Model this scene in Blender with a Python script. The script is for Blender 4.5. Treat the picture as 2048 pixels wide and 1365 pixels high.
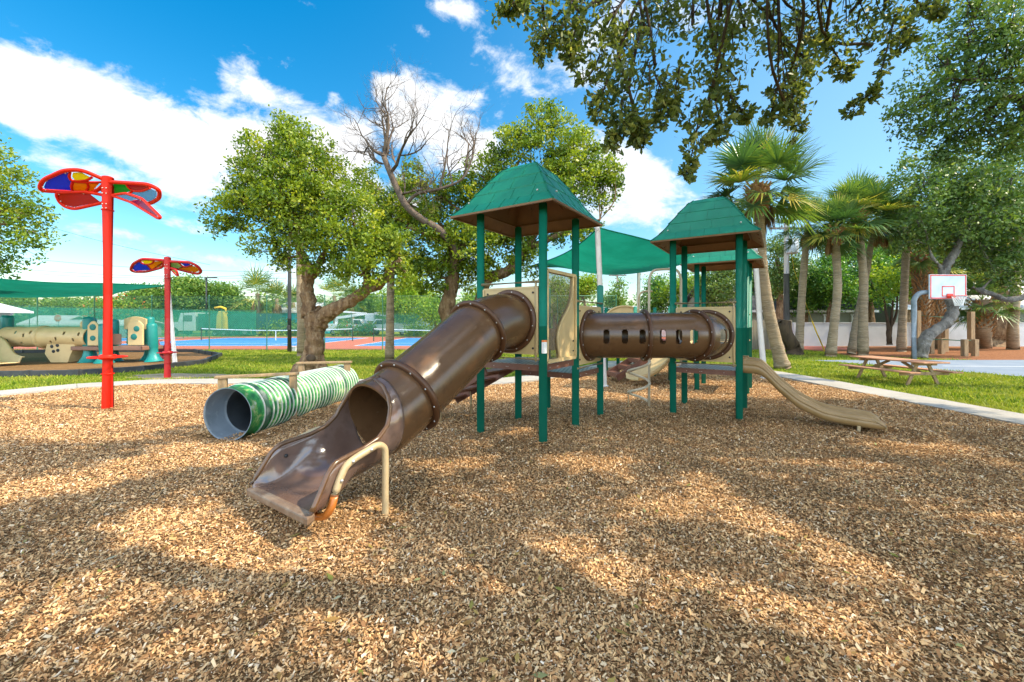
import bpy, bmesh, math, random
import numpy as np
from mathutils import Vector as V

for _o in list(bpy.data.objects):
    bpy.data.objects.remove(_o)
scene = bpy.context.scene
COL = scene.collection
random.seed(7)
RNG = np.random.default_rng(11)
R = math.radians
FPX, CX, HY, CAMH = 830.0, 1024.0, 645.0, 1.65

# ------------------------------------------------------------------ camera
cd = bpy.data.cameras.new("camera")
cam = bpy.data.objects.new("camera", cd)
COL.objects.link(cam)
cam.location = (0, 0, CAMH)
cam.rotation_euler = (R(90), 0, 0)
cd.sensor_width = 36.0
cd.lens = FPX / 2048 * 36
cd.shift_y = -(682.5 - HY) / 2048
cd.clip_start = 0.05
cd.clip_end = 3000
scene.camera = cam

# ------------------------------------------------------------------ sun, sky, exposure
SUN_EL, SUN_AZ = 47.0, 101.0          # azimuth clockwise from +Y
SUN_STRENGTH, SKY_STRENGTH, EXPOSURE = 3.0, 0.15, 1.42
sd = bpy.data.lights.new("sun", 'SUN')
sun = bpy.data.objects.new("sun", sd)
COL.objects.link(sun)
sd.energy = SUN_STRENGTH
sd.angle = R(0.6)
sd.color = (1.0, 0.87, 0.65)
_s = V((math.sin(R(SUN_AZ)) * math.cos(R(SUN_EL)), math.cos(R(SUN_AZ)) * math.cos(R(SUN_EL)), math.sin(R(SUN_EL))))
sun.rotation_euler = _s.to_track_quat('Z', 'Y').to_euler()
sun.location = (30, -6, 40)

vs = scene.view_settings
vs.view_transform = 'Standard'
vs.look = 'None'
vs.gamma = 1
vs.exposure = EXPOSURE
vs.use_curve_mapping = False
scene.render.resolution_x, scene.render.resolution_y = 1024, 682
try:
    scene.cycles.max_bounces = 8
    scene.cycles.transparent_max_bounces = 16
    scene.cycles.use_denoising = True
except Exception:
    pass

world = bpy.data.worlds.new("World")
scene.world = world
world.use_nodes = True


def build_world():
    nt = world.node_tree
    N, L = nt.nodes, nt.links
    N.clear()
    out = N.new('ShaderNodeOutputWorld')
    bg = N.new('ShaderNodeBackground')
    bg.inputs['Strength'].default_value = SKY_STRENGTH
    L.new(bg.outputs[0], out.inputs[0])
    sky = N.new('ShaderNodeTexSky')
    sky.sky_type = 'NISHITA'
    sky.sun_disc = False
    sky.sun_elevation = R(SUN_EL)
    sky.sun_rotation = R(SUN_AZ)
    sky.air_density = 1.2
    sky.dust_density = 0.5
    sky.ozone_density = 2.5
    tc = N.new('ShaderNodeTexCoord')

    def m(op, a, b=None, c=None):
        n = N.new('ShaderNodeMath')
        n.operation = op
        for i, x in enumerate((a, b, c)):
            if x is None:
                continue
            if isinstance(x, (int, float)):
                n.inputs[i].default_value = x
            else:
                L.new(x, n.inputs[i])
        return n.outputs[0]
    sep = N.new('ShaderNodeSeparateXYZ')
    L.new(tc.outputs['Generated'], sep.inputs[0])
    x, y, z = sep.outputs
    yy = m('MAXIMUM', y, 0.12)
    u = m('DIVIDE', x, yy)
    v = m('DIVIDE', z, yy)

    def noise(scale, detail, rough, dist=0.0, off=(0, 0, 0)):
        mp = N.new('ShaderNodeMapping')
        mp.inputs['Location'].default_value = off
        mp.inputs['Scale'].default_value = (1, 1, 1.7)
        L.new(tc.outputs['Generated'], mp.inputs[0])
        n = N.new('ShaderNodeTexNoise')
        n.inputs['Scale'].default_value = scale
        n.inputs['Detail'].default_value = detail
        n.inputs['Roughness'].default_value = rough
        n.inputs['Distortion'].default_value = dist
        L.new(mp.outputs[0], n.inputs['Vector'])
        return n.outputs['Fac']
    n1 = noise(4.5, 12, 0.62, 0.35)
    n2 = noise(17, 8, 0.65, 0.5, (3, 1, 5))
    fb = m('ADD', m('MULTIPLY', n1, 0.72), m('MULTIPLY', n2, 0.28))
    # cloud banks, as soft ellipses in direction space: (px, py, half length, half width, tilt, weight)
    blobs = [(-60, 130, 200, 56, 22, .56), (90, 175, 190, 54, 26, .58), (240, 230, 190, 56, 28, .60), (420, 285, 200, 56, 30, .60), (590, 320, 190, 58, 30, .60), (760, 400, 160, 60, 25, .5), (330, 330, 170, 34, 34, .36),
             (520, 180, 120, 26, 28, .38), (585, 122, 36, 22, 20, .50), (772, 170, 40, 28, -20, .50), (620, 215, 70, 26, 25, .30),
             (770, 245, 80, 52, -10, .58), (880, 240, 85, 55, 10, .60), (930, 310, 70, 50, 10, .46), (700, 275, 60, 40, 0, .36), (955, 75, 95, 30, 60, .36), (895, 20, 36, 20, 20, .36), (850, 75, 40, 14, 45, .26),
             (1110, 165, 105, 44, -15, .50), (1030, 120, 50, 56, 0, .30), (1290, 385, 130, 56, 15, .56), (1180, 290, 120, 42, 30, .42), (1260, 440, 190, 26, 0, .30),
             (1330, 230, 110, 40, 10, .36), (1420, 40, 150, 40, 10, .34), (1180, 80, 90, 40, 0, .3),
             (110, 325, 130, 16, 12, .36), (250, 470, 260, 16, 14, .38), (420, 520, 240, 16, 8, .34), (170, 545, 420, 16, 4, .20), (75, 270, 24, 70, -48, .26), (360, 440, 110, 12, 25, .22),
             (1250, 530, 420, 26, 0, .22), (665, 190, 14, 18, 0, .36)]
    tot = None
    for (px, py, a, b, ang, w) in blobs:
        u0, v0 = (px - CX) / FPX, (HY - py) / FPX
        ca, sa = math.cos(R(ang)), math.sin(R(ang))
        du = m('SUBTRACT', u, u0)
        dv = m('SUBTRACT', v, v0)
        p = m('DIVIDE', m('SUBTRACT', m('MULTIPLY', du, ca), m('MULTIPLY', dv, sa)), a / FPX)
        q = m('DIVIDE', m('ADD', m('MULTIPLY', du, sa), m('MULTIPLY', dv, ca)), b / FPX)
        d2 = m('ADD', m('MULTIPLY', p, p), m('MULTIPLY', q, q))
        g = m('MULTIPLY', m('EXPONENT', m('MULTIPLY', d2, -0.8)), w)
        tot = g if tot is None else m('ADD', tot, g)
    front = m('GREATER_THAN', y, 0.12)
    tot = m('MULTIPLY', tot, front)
    tot = m('ADD', tot, m('MULTIPLY', m('SUBTRACT', 1.0, front), 0.50))   # unseen cloud added behind the viewer to lift the shade
    dens = m('ADD', tot, m('MULTIPLY', m('SUBTRACT', fb, 0.52), 3.4))
    mr = N.new('ShaderNodeMapRange')
    mr.interpolation_type = 'SMOOTHSTEP'
    mr.inputs['From Min'].default_value = 0.12
    mr.inputs['From Max'].default_value = 0.66
    L.new(dens, mr.inputs['Value'])
    # cloud body: white tops, slightly grey where thick
    mr2 = N.new('ShaderNodeMapRange')
    mr2.inputs['From Min'].default_value = 0.35
    mr2.inputs['From Max'].default_value = 1.0
    L.new(dens, mr2.inputs['Value'])
    cr = N.new('ShaderNodeMix')
    cr.data_type = 'RGBA'
    cr.inputs['A'].default_value = CLOUD_A
    cr.inputs['B'].default_value = CLOUD_B
    L.new(m('MULTIPLY', mr2.outputs[0], noise(9, 4, .5, 0, (1, 2, 3))), cr.inputs['Factor'])
    hs = N.new('ShaderNodeHueSaturation')
    hs.inputs['Hue'].default_value = SKY_HUE
    hs.inputs['Saturation'].default_value = SKY_SAT
    hs.inputs['Value'].default_value = SKY_VAL
    L.new(sky.outputs[0], hs.inputs['Color'])
    mix = N.new('ShaderNodeMix')
    mix.data_type = 'RGBA'
    L.new(mr.outputs[0], mix.inputs['Factor'])
    L.new(hs.outputs[0], mix.inputs['A'])
    L.new(cr.outputs['Result'], mix.inputs['B'])
    # thin bright veil toward the right of the view
    du, dv = m('DIVIDE', m('SUBTRACT', u, .95), .75), m('DIVIDE', m('SUBTRACT', v, .45), .62)
    veil = m('MULTIPLY', m('MULTIPLY', m('EXPONENT', m('MULTIPLY', m('ADD', m('MULTIPLY', du, du), m('MULTIPLY', dv, dv)), -1.0)), front), .42)
    mv = N.new('ShaderNodeMix')
    mv.data_type = 'RGBA'
    mv.inputs['B'].default_value = (1.7, 2.15, 2.5, 1)
    L.new(veil, mv.inputs['Factor'])
    # unseen clouds behind and above the viewer, brightened as fill for the shade
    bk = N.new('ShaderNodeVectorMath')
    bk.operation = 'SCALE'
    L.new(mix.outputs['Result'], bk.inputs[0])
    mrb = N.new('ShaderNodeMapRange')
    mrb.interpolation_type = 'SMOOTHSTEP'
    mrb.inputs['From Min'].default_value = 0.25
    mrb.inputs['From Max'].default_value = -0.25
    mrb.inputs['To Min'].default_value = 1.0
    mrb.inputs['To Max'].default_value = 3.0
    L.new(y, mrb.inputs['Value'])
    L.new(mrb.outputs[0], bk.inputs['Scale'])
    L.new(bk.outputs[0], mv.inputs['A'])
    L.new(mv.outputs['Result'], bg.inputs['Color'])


CLOUD_A = (3.3, 3.3, 3.3, 1)
CLOUD_B = (2.45, 2.55, 2.75, 1)
SKY_HUE, SKY_SAT, SKY_VAL = 0.49, 1.5, 0.60
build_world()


# ------------------------------------------------------------------ helpers
def G(px, py, z=0.0):
    y = FPX * (CAMH - z) / (py - HY)
    return V(((px - CX) * y / FPX, y, z))


def P(px, py, Y):
    return V(((px - CX) * Y / FPX, Y, CAMH - (py - HY) * Y / FPX))


ORIG = {}


def new_mesh_obj(name, me, parent=None, origin=None):
    o = bpy.data.objects.new(name, me)
    COL.objects.link(o)
    if parent is not None:
        o.parent = parent
        ORIG[o] = ORIG[parent]
    else:
        o.location = origin
        ORIG[o] = V(origin)
    return o


def thing(name, label, cat, loc, group=None):
    o = bpy.data.objects.new(name, None)
    COL.objects.link(o)
    o.empty_display_size = 0.2
    o.location = loc
    ORIG[o] = V(loc)
    return tag(o, label, cat, group)


def tag(o, label=None, cat=None, group=None, kind=None):
    if label:
        o['label'] = label
    if cat:
        o['category'] = cat
    if group:
        o['group'] = group
    if kind:
        o['kind'] = kind
    return o


def frame_of(d):
    d = V(d).normalized()
    up = V((0, 0, 1)) if abs(d.z) < 0.93 else V((0, 1, 0))
    a = d.cross(up).normalized()
    b = a.cross(d).normalized()
    return a, b


class MB:
    def __init__(s):
        s.v, s.f, s.m, s.s = [], [], [], []

    def add(s, vs, fs, m=0, smooth=False):
        o = len(s.v)
        s.v += [V(p) for p in vs]
        for f in fs:
            s.f.append([o + i for i in f])
            s.m.append(m)
            s.s.append(smooth)
        return s

    def obox(s, c, x, y, z, m=0):
        c, x, y, z = V(c), V(x), V(y), V(z)
        vs = [c + x * i + y * j + z * k for k in (-1, 1) for j in (-1, 1) for i in (-1, 1)]
        return s.add(vs, [(0, 2, 3, 1), (4, 5, 7, 6), (0, 1, 5, 4), (2, 6, 7, 3), (0, 4, 6, 2), (1, 3, 7, 5)], m)

    def box(s, c, sx, sy, sz, m=0, rz=0):
        ca, sa = math.cos(rz), math.sin(rz)
        return s.obox(c, V((ca, sa, 0)) * sx / 2, V((-sa, ca, 0)) * sy / 2, V((0, 0, sz / 2)), m)

    def beam(s, p0, p1, w, h, m=0, up=(0, 0, 1)):
        p0, p1 = V(p0), V(p1)
        d = (p1 - p0)
        n = d.normalized()
        a = n.cross(V(up))
        if a.length < 1e-3:
            a = n.cross(V((0, 1, 0)))
        a.normalize()
        b = a.cross(n).normalized()
        return s.obox((p0 + p1) / 2, d / 2, a * w / 2, b * h / 2, m)

    def tube(s, pts, r, n=12, m=0, caps=True, smooth=True, squash=1.0):
        pts = [V(p) for p in pts]
        k = len(pts)
        rr = [r] * k if isinstance(r, (int, float)) else list(r)
        rings = []
        a = None
        for i in range(k):
            d = (pts[min(i + 1, k - 1)] - pts[max(i - 1, 0)])
            if d.length < 1e-9:
                d = V((0, 0, 1))
            d.normalize()
            if a is None:
                a, b = frame_of(d)
            else:
                a = a - d * a.dot(d)
                if a.length < 1e-6:
                    a, b = frame_of(d)
                a.normalize()
                b = d.cross(a).normalized()
            rings.append([pts[i] + (a * math.cos(2 * math.pi * j / n) + b * math.sin(2 * math.pi * j / n) * squash) * rr[i] for j in range(n)])
        vs = [p for rg in rings for p in rg]
        fs = []
        for i in range(k - 1):
            for j in range(n):
                j2 = (j + 1) % n
                fs.append((i * n + j, i * n + j2, (i + 1) * n + j2, (i + 1) * n + j))
        s.add(vs, fs, m, smooth)
        if caps:
            s.add(rings[0], [tuple(range(n))[::-1]], m)
            s.add(rings[-1], [tuple(range(n))], m)
        return s

    def cyl(s, p0, p1, r, r1=None, n=16, m=0, caps=True):
        return s.tube([p0, p1], [r, r if r1 is None else r1], n, m, caps)

    def lathe(s, prof, org, axis=(0, 0, 1), n=24, m=0, closed=False, smooth=True):
        org, ax = V(org), V(axis).normalized()
        a, b = frame_of(ax)
        vs, fs = [], []
        k = len(prof)
        for (r, h) in prof:
            for j in range(n):
                t = 2 * math.pi * j / n
                vs.append(org + ax * h + (a * math.cos(t) + b * math.sin(t)) * r)
        for i in range(k if closed else k - 1):
            i2 = (i + 1) % k
            for j in range(n):
                j2 = (j + 1) % n
                fs.append((i * n + j, i * n + j2, i2 * n + j2, i2 * n + j))
        return s.add(vs, fs, m, smooth)

    def prism(s, poly, t, m=0):
        poly = [V(p) for p in poly]
        t = V(t)
        n = len(poly)
        vs = poly + [p + t for p in poly]
        fs = [tuple(range(n))[::-1], tuple(range(n, 2 * n))]
        fs += [(i, (i + 1) % n, n + (i + 1) % n, n + i) for i in range(n)]
        return s.add(vs, fs, m)

    def ball(s, c, r, n=10, m=0, sz=None):
        c = V(c)
        vs, fs = [], []
        k = max(4, n // 2 + 1)
        sx, sy, sz2 = (r, r, r) if sz is None else sz
        for i in range(k + 1):
            th = math.pi * i / k
            for j in range(n):
                ph = 2 * math.pi * j / n
                vs.append(c + V((sx * math.sin(th) * math.cos(ph), sy * math.sin(th) * math.sin(ph), sz2 * math.cos(th))))
        for i in range(k):
            for j in range(n):
                j2 = (j + 1) % n
                fs.append((i * n + j, (i + 1) * n + j, (i + 1) * n + j2, i * n + j2))
        return s.add(vs, fs, m, True)

    def build(s, name, mats, parent=None, origin=None, bevel=0, solid=0, weld=True):
        if not isinstance(mats, (list, tuple)):
            mats = [mats]
        org = ORIG[parent] if parent is not None else V(origin if origin is not None else (0, 0, 0))
        me = bpy.data.meshes.new(name)
        me.from_pydata([tuple(p - org) for p in s.v], [], s.f)
        for mt in mats:
            me.materials.append(mt)
        me.polygons.foreach_set('material_index', s.m)
        me.polygons.foreach_set('use_smooth', s.s)
        bm = bmesh.new()
        bm.from_mesh(me)
        if weld:
            bmesh.ops.remove_doubles(bm, verts=bm.verts, dist=1e-5)
        bmesh.ops.recalc_face_normals(bm, faces=bm.faces)
        bm.to_mesh(me)
        bm.free()
        me.update()
        o = new_mesh_obj(name, me, parent, org)
        if solid:
            md = o.modifiers.new('thick', 'SOLIDIFY')
            md.thickness = solid
            md.offset = 0
        if bevel:
            md = o.modifiers.new('bevel', 'BEVEL')
            md.width = bevel
            md.segments = 2
            md.limit_method = 'ANGLE'
            md.angle_limit = R(40)
        return o


def np_mesh(name, verts, k, mat, parent=None, origin=(0, 0, 0), var=None):
    """verts (N,k,3): N faces of k corners each, one object; var is a per-face value for the material."""
    N = verts.shape[0]
    org = np.array(ORIG[parent] if parent is not None else origin, dtype=np.float64)
    me = bpy.data.meshes.new(name)
    vv = (verts.reshape(-1, 3) - org).astype(np.float32)
    me.vertices.add(N * k)
    me.vertices.foreach_set('co', vv.ravel())
    me.loops.add(N * k)
    me.loops.foreach_set('vertex_index', np.arange(N * k, dtype=np.int32))
    me.polygons.add(N)
    me.polygons.foreach_set('loop_start', np.arange(0, N * k, k, dtype=np.int32))
    me.polygons.foreach_set('loop_total', np.full(N, k, dtype=np.int32))
    me.update(calc_edges=True)
    at = me.attributes.new('var', 'FLOAT', 'FACE')
    at.data.foreach_set('value', (RNG.random(N) if var is None else var).astype(np.float32))
    me.materials.append(mat)
    return new_mesh_obj(name, me, parent, tuple(org))


# ------------------------------------------------------------------ materials
def mat(name, col, rough=0.6, spec=0.4, metal=0.0, mix=None, bump=None, coat=0.0, stretch=(1, 1, 1), alpha=None, trans=None):
    """mix: list of (colour, noise scale, low, high) patches laid over col; bump: list of (scale, strength)."""
    mt = bpy.data.materials.new(name)
    mt.use_nodes = True
    nt = mt.node_tree
    N, L = nt.nodes, nt.links
    bs = N['Principled BSDF']
    bs.inputs['Roughness'].default_value = rough
    bs.inputs['Specular IOR Level'].default_value = spec
    bs.inputs['Metallic'].default_value = metal
    bs.inputs['Coat Weight'].default_value = coat
    geo = N.new('ShaderNodeNewGeometry')
    mp = N.new('ShaderNodeMapping')
    mp.inputs['Scale'].default_value = stretch
    L.new(geo.outputs['Position'], mp.inputs[0])
    cur = None
    for (c2, sc, lo, hi) in (mix or []):
        n = N.new('ShaderNodeTexNoise')
        n.inputs['Scale'].default_value = sc
        n.inputs['Detail'].default_value = 5
        n.inputs['Roughness'].default_value = 0.6
        L.new(mp.outputs[0], n.inputs['Vector'])
        mr = N.new('ShaderNodeMapRange')
        mr.inputs['From Min'].default_value = lo
        mr.inputs['From Max'].default_value = hi
        L.new(n.outputs['Fac'], mr.inputs['Value'])
        mx = N.new('ShaderNodeMix')
        mx.data_type = 'RGBA'
        L.new(mr.outputs[0], mx.inputs['Factor'])
        if cur is None:
            mx.inputs['A'].default_value = (*col, 1)
        else:
            L.new(cur, mx.inputs['A'])
        mx.inputs['B'].default_value = (*c2, 1)
        cur = mx.outputs['Result']
    if cur is None:
        bs.inputs['Base Color'].default_value = (*col, 1)
    else:
        L.new(cur, bs.inputs['Base Color'])
    nrm = None
    for (sc, st) in (bump or []):
        n = N.new('ShaderNodeTexNoise')
        n.inputs['Scale'].default_value = sc
        n.inputs['Detail'].default_value = 4
        L.new(mp.outputs[0], n.inputs['Vector'])
        b = N.new('ShaderNodeBump')
        b.inputs['Strength'].default_value = st
        b.inputs['Distance'].default_value = 0.5 / sc
        L.new(n.outputs['Fac'], b.inputs['Height'])
        if nrm is not None:
            L.new(nrm, b.inputs['Normal'])
        nrm = b.outputs[0]
    if nrm is not None:
        L.new(nrm, bs.inputs['Normal'])
    out = N['Material Output']
    last = bs.outputs[0]
    if trans is not None:          # light passing through thin cloth or leaf
        tr = N.new('ShaderNodeBsdfTranslucent')
        if cur is None:
            tr.inputs[0].default_value = (*col, 1)
        else:
            L.new(cur, tr.inputs[0])
        ms = N.new('ShaderNodeMixShader')
        ms.inputs[0].default_value = trans
        L.new(last, ms.inputs[1])
        L.new(tr.outputs[0], ms.inputs[2])
        last = ms.outputs[0]
    if alpha is not None:          # open weave
        tp = N.new('ShaderNodeBsdfTransparent')
        ms = N.new('ShaderNodeMixShader')
        ms.inputs[0].default_value = alpha
        L.new(tp.outputs[0], ms.inputs[1])
        L.new(last, ms.inputs[2])
        last = ms.outputs[0]
    L.new(last, out.inputs[0])
    return mt


def var_mat(name, stops, rough=0.6, spec=0.3, trans=0.0, patch=None, tboost=(1.2, 1.25, .6)):
    """colour ramp over the per-face 'var' value: leaves, chips, blades."""
    mt = bpy.data.materials.new(name)
    mt.use_nodes = True
    nt = mt.node_tree
    N, L = nt.nodes, nt.links
    bs = N['Principled BSDF']
    bs.inputs['Roughness'].default_value = rough
    bs.inputs['Specular IOR Level'].default_value = spec
    at = N.new('ShaderNodeAttribute')
    at.attribute_name = 'var'
    cr = N.new('ShaderNodeValToRGB')
    el = cr.color_ramp.elements
    el[0].position, el[0].color = stops[0][0], (*stops[0][1], 1)
    el[1].position, el[1].color = stops[-1][0], (*stops[-1][1], 1)
    for (p, c) in stops[1:-1]:
        e = el.new(p)
        e.color = (*c, 1)
    L.new(at.outputs['Fac'], cr.inputs[0])
    cur = cr.outputs[0]
    if patch:
        c2, sc, lo, hi = patch
        geo = N.new('ShaderNodeNewGeometry')
        n = N.new('ShaderNodeTexNoise')
        n.inputs['Scale'].default_value = sc
        n.inputs['Detail'].default_value = 4
        L.new(geo.outputs['Position'], n.inputs['Vector'])
        mr = N.new('ShaderNodeMapRange')
        mr.inputs['From Min'].default_value = lo
        mr.inputs['From Max'].default_value = hi
        mr.inputs['To Max'].default_value = 0.7
        L.new(n.outputs['Fac'], mr.inputs['Value'])
        mx = N.new('ShaderNodeMix')
        mx.data_type = 'RGBA'
        L.new(mr.outputs[0], mx.inputs['Factor'])
        L.new(cur, mx.inputs['A'])
        mx.inputs['B'].default_value = (*c2, 1)
        cur = mx.outputs['Result']
    L.new(cur, bs.inputs['Base Color'])
    last = bs.outputs[0]
    if trans:
        tr = N.new('ShaderNodeBsdfTranslucent')
        mu = N.new('ShaderNodeMix')
        mu.data_type = 'RGBA'
        mu.blend_type = 'MULTIPLY'
        mu.inputs['Factor'].default_value = 1
        L.new(cur, mu.inputs['A'])
        mu.inputs['B'].default_value = (*tboost, 1)
        L.new(mu.outputs['Result'], tr.inputs[0])
        ms = N.new('ShaderNodeMixShader')
        ms.inputs[0].default_value = trans
        L.new(last, ms.inputs[1])
        L.new(tr.outputs[0], ms.inputs[2])
        last = ms.outputs[0]
    L.new(last, N['Material Output'].inputs[0])
    return mt


M = {}
M['post'] = mat('green_post', (.004, .150, .10), .4, .4, mix=[((.008, .19, .13), 3, .4, .7), ((.05, .17, .12), 14, .62, .85)], bump=[(300, .03)])
M['roof'] = mat('green_roof', (.004, .175, .10), .5, .3, mix=[((.008, .215, .125), 3, .4, .7), ((.02, .17, .11), 14, .55, .8)], bump=[(160, .08)])
M['brown'] = mat('brown_plastic', (.098, .047, .019), .26, .55, mix=[((.125, .063, .028), 1.8, .42, .72), ((.15, .10, .065), 34, .62, .85), ((.055, .026, .013), 4.5, .56, .8)], bump=[(220, .04)])
M['brown_edge'] = mat('brown_flange', (.075, .030, .012), .42, .4, bump=[(200, .05)])
M['soffit'] = mat('brown_soffit', (.20, .095, .035), .55, .35, mix=[((.15, .07, .028), 3, .4, .7)], bump=[(120, .08)])
M['steel_brown'] = mat('brown_steel', (.14, .055, .035), .45, .4, mix=[((.20, .10, .06), 9, .5, .8)])
M['beige'] = mat('beige_panel', (.50, .36, .17), .5, .4, mix=[((.42, .30, .15), 2.5, .45, .75)], bump=[(180, .05)])
M['beige_pipe'] = mat('beige_pipe', (.42, .31, .17), .4, .45, mix=[((.33, .23, .12), 12, .55, .8)])
M['tan_slide'] = mat('tan_slide', (.25, .155, .06), .38, .45, mix=[((.31, .20, .09), 3, .4, .7), ((.34, .24, .13), 25, .62, .85)], bump=[(200, .04)])
M['wood'] = mat('weathered_wood', (.34, .22, .11), .75, .25, mix=[((.22, .15, .085), 4, .4, .65), ((.42, .31, .19), 20, .5, .8)], bump=[(40, .25)], stretch=(3, 3, .6))
M['wood_red'] = mat('reddish_deck_boards', (.46, .23, .13), .7, .25, mix=[((.36, .17, .095), 5, .45, .7)], bump=[(40, .2)])
M['red'] = mat('red_enamel', (.66, .018, .003), .42, .14, mix=[((.57, .013, .003), 2, .4, .7), ((.70, .05, .025), 9, .66, .9)])
M['dark_red'] = mat('dark_red_enamel', (.46, .010, .012), .36, .3, mix=[((.34, .010, .010), 2, .4, .7)])
M['galv'] = mat('galvanised_steel', (.15, .18, .20), .5, .35, mix=[((.20, .235, .26), 7, .4, .7)])
M['white_steel'] = mat('white_steel', (.58, .555, .53), .4, .4, mix=[((.48, .45, .42), 4, .45, .75)])
M['white'] = mat('white_paint', (.60, .61, .60), .55, .4, mix=[((.50, .51, .50), 5, .45, .75)])
M['grey_paint'] = mat('grey_paint', (.30, .33, .33), .6, .3, mix=[((.24, .26, .26), 5, .45, .75)])
M['black_steel'] = mat('black_steel', (.035, .036, .035), .5, .4, mix=[((.055, .055, .05), 5, .45, .75)])
M['fence_green'] = mat('green_fence_steel', (.045, .17, .10), .5, .4, mix=[((.09, .24, .13), 1.2, .45, .7)])
M['wire'] = mat('green_fence_wire', (.05, .20, .14), .5, .4)
M['screen'] = mat('green_windscreen', (.015, .19, .12), .8, .1, alpha=.62, trans=.4, mix=[((.03, .26, .17), .6, .4, .7)])
M['screen_light'] = mat('thin_green_windscreen', (.03, .24, .19), .8, .1, alpha=.30, trans=.4)
M['sail'] = mat('green_shade_cloth', (.005, .17, .11), .75, .15, trans=.45, mix=[((.008, .22, .145), 1.2, .4, .7)], bump=[(3.0, .15)])
M['path'] = mat('path_concrete', (.36, .335, .295), .85, .2, mix=[((.29, .265, .225), .9, .4, .7), ((.44, .41, .37), 30, .5, .8), ((.20, .18, .14), 3.2, .60, .85)], bump=[(120, .1)])
M['wall'] = mat('white_wall', (.46, .46, .45), .8, .2, mix=[((.36, .36, .35), .8, .45, .75), ((.40, .37, .32), 5, .6, .85)], bump=[(30, .08)])
M['bark'] = mat('grey_brown_bark', (.20, .125, .065), .9, .15, mix=[((.10, .058, .03), 5, .42, .62), ((.33, .24, .14), 11, .52, .75)], bump=[(9, .9), (34, .6)], stretch=(1, 1, .45))
M['bark_grey'] = mat('grey_bark', (.19, .17, .145), .9, .15, mix=[((.085, .075, .065), 4, .42, .65), ((.34, .32, .28), 13, .55, .8)], bump=[(10, .8), (40, .5)], stretch=(1, 1, .5))
M['bark_dark'] = mat('dark_bark', (.085, .058, .036), .9, .15, mix=[((.045, .032, .022), 5, .42, .65)], bump=[(12, .7)], stretch=(1, 1, .4))
M['dead'] = mat('bare_branch_bark', (.15, .11, .08), .9, .15, mix=[((.09, .065, .05), 6, .42, .65)], bump=[(18, .6)])
M['palm_trunk'] = mat('palm_trunk_bark', (.30, .22, .135), .9, .15, mix=[((.19, .14, .09), 3, .4, .65), ((.40, .33, .24), 14, .5, .75)], bump=[(16, .8), (50, .5)], stretch=(.35, .35, 2.4))
M['palm_boot'] = mat('palm_boots', (.34, .18, .07), .85, .2, mix=[((.20, .095, .04), 9, .42, .65)], bump=[(30, .5)])
M['chrome'] = mat('steel_bolt', (.55, .53, .5), .35, .5, metal=.8)
M['dark'] = mat('dark_plastic', (.02, .02, .02), .5, .4)
M['rubber'] = mat('black_border_plastic', (.028, .03, .034), .55, .4, mix=[((.06, .065, .07), 4, .5, .8)])
M['asphalt_roof'] = mat('dark_shingles', (.055, .058, .065), .9, .15, mix=[((.085, .085, .09), 12, .45, .7)], bump=[(30, .4)])
M['grey_roof'] = mat('pale_metal_roof', (.52, .53, .53), .5, .4, mix=[((.42, .43, .43), 3, .45, .7)])
M['siding'] = mat('grey_green_siding', (.22, .23, .175), .8, .2, mix=[((.17, .18, .14), 2, .45, .7)])
M['teal_wall'] = mat('turquoise_wall', (.02, .46, .48), .7, .3, mix=[((.02, .38, .40), 1, .45, .7)])
M['pale_blue'] = mat('pale_blue_wall', (.52, .66, .70), .7, .3, mix=[((.45, .58, .62), 1, .45, .7)])
M['glass'] = mat('window_glass', (.03, .045, .055), .08, .6)
M['toy_beige'] = mat('toddler_beige', (.62, .44, .21), .45, .4, mix=[((.55, .38, .18), 2, .45, .7)])
M['toy_teal'] = mat('toddler_teal', (.008, .19, .17), .42, .45, mix=[((.010, .24, .21), 2, .45, .7)])
M['toy_brown'] = mat('toddler_brown', (.23, .115, .075), .5, .4, mix=[((.19, .09, .06), 2, .45, .7)])
M['maroon'] = mat('maroon_plastic', (.22, .02, .04), .4, .4)
M['yellow'] = mat('yellow_paint', (.72, .46, .02), .45, .4, mix=[((.62, .38, .02), 3, .45, .7)])
M['orange_paint'] = mat('orange_steel', (.42, .13, .02), .35, .5, mix=[((.30, .085, .015), 8, .45, .7)])
M['tyre'] = mat('tyre_rubber', (.02, .02, .02), .8, .2)
M['fence_wood'] = mat('grey_fence_boards', (.20, .175, .13), .85, .2, mix=[((.12, .105, .08), 3, .42, .7)], bump=[(20, .3)], stretch=(3, 3, .3))
M['dark_green_body'] = mat('dark_green_body', (.012, .075, .06), .5, .4)
M['sticker'] = mat('white_sticker', (.62, .62, .6), .5, .3)
M['sticker_orange'] = mat('orange_sticker_band', (.60, .16, .03), .5, .3)
M['black_cable'] = mat('black_cable', (.03, .03, .035), .6, .3)
M['net'] = mat('white_net_cord', (.72, .72, .70), .8, .2)
M['plate_red'] = mat('red_line_paint', (.66, .05, .03), .5, .4)
M['board'] = mat('white_backboard', (.50, .55, .60), .35, .5, mix=[((.42, .48, .54), 1.5, .4, .7)])

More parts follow.
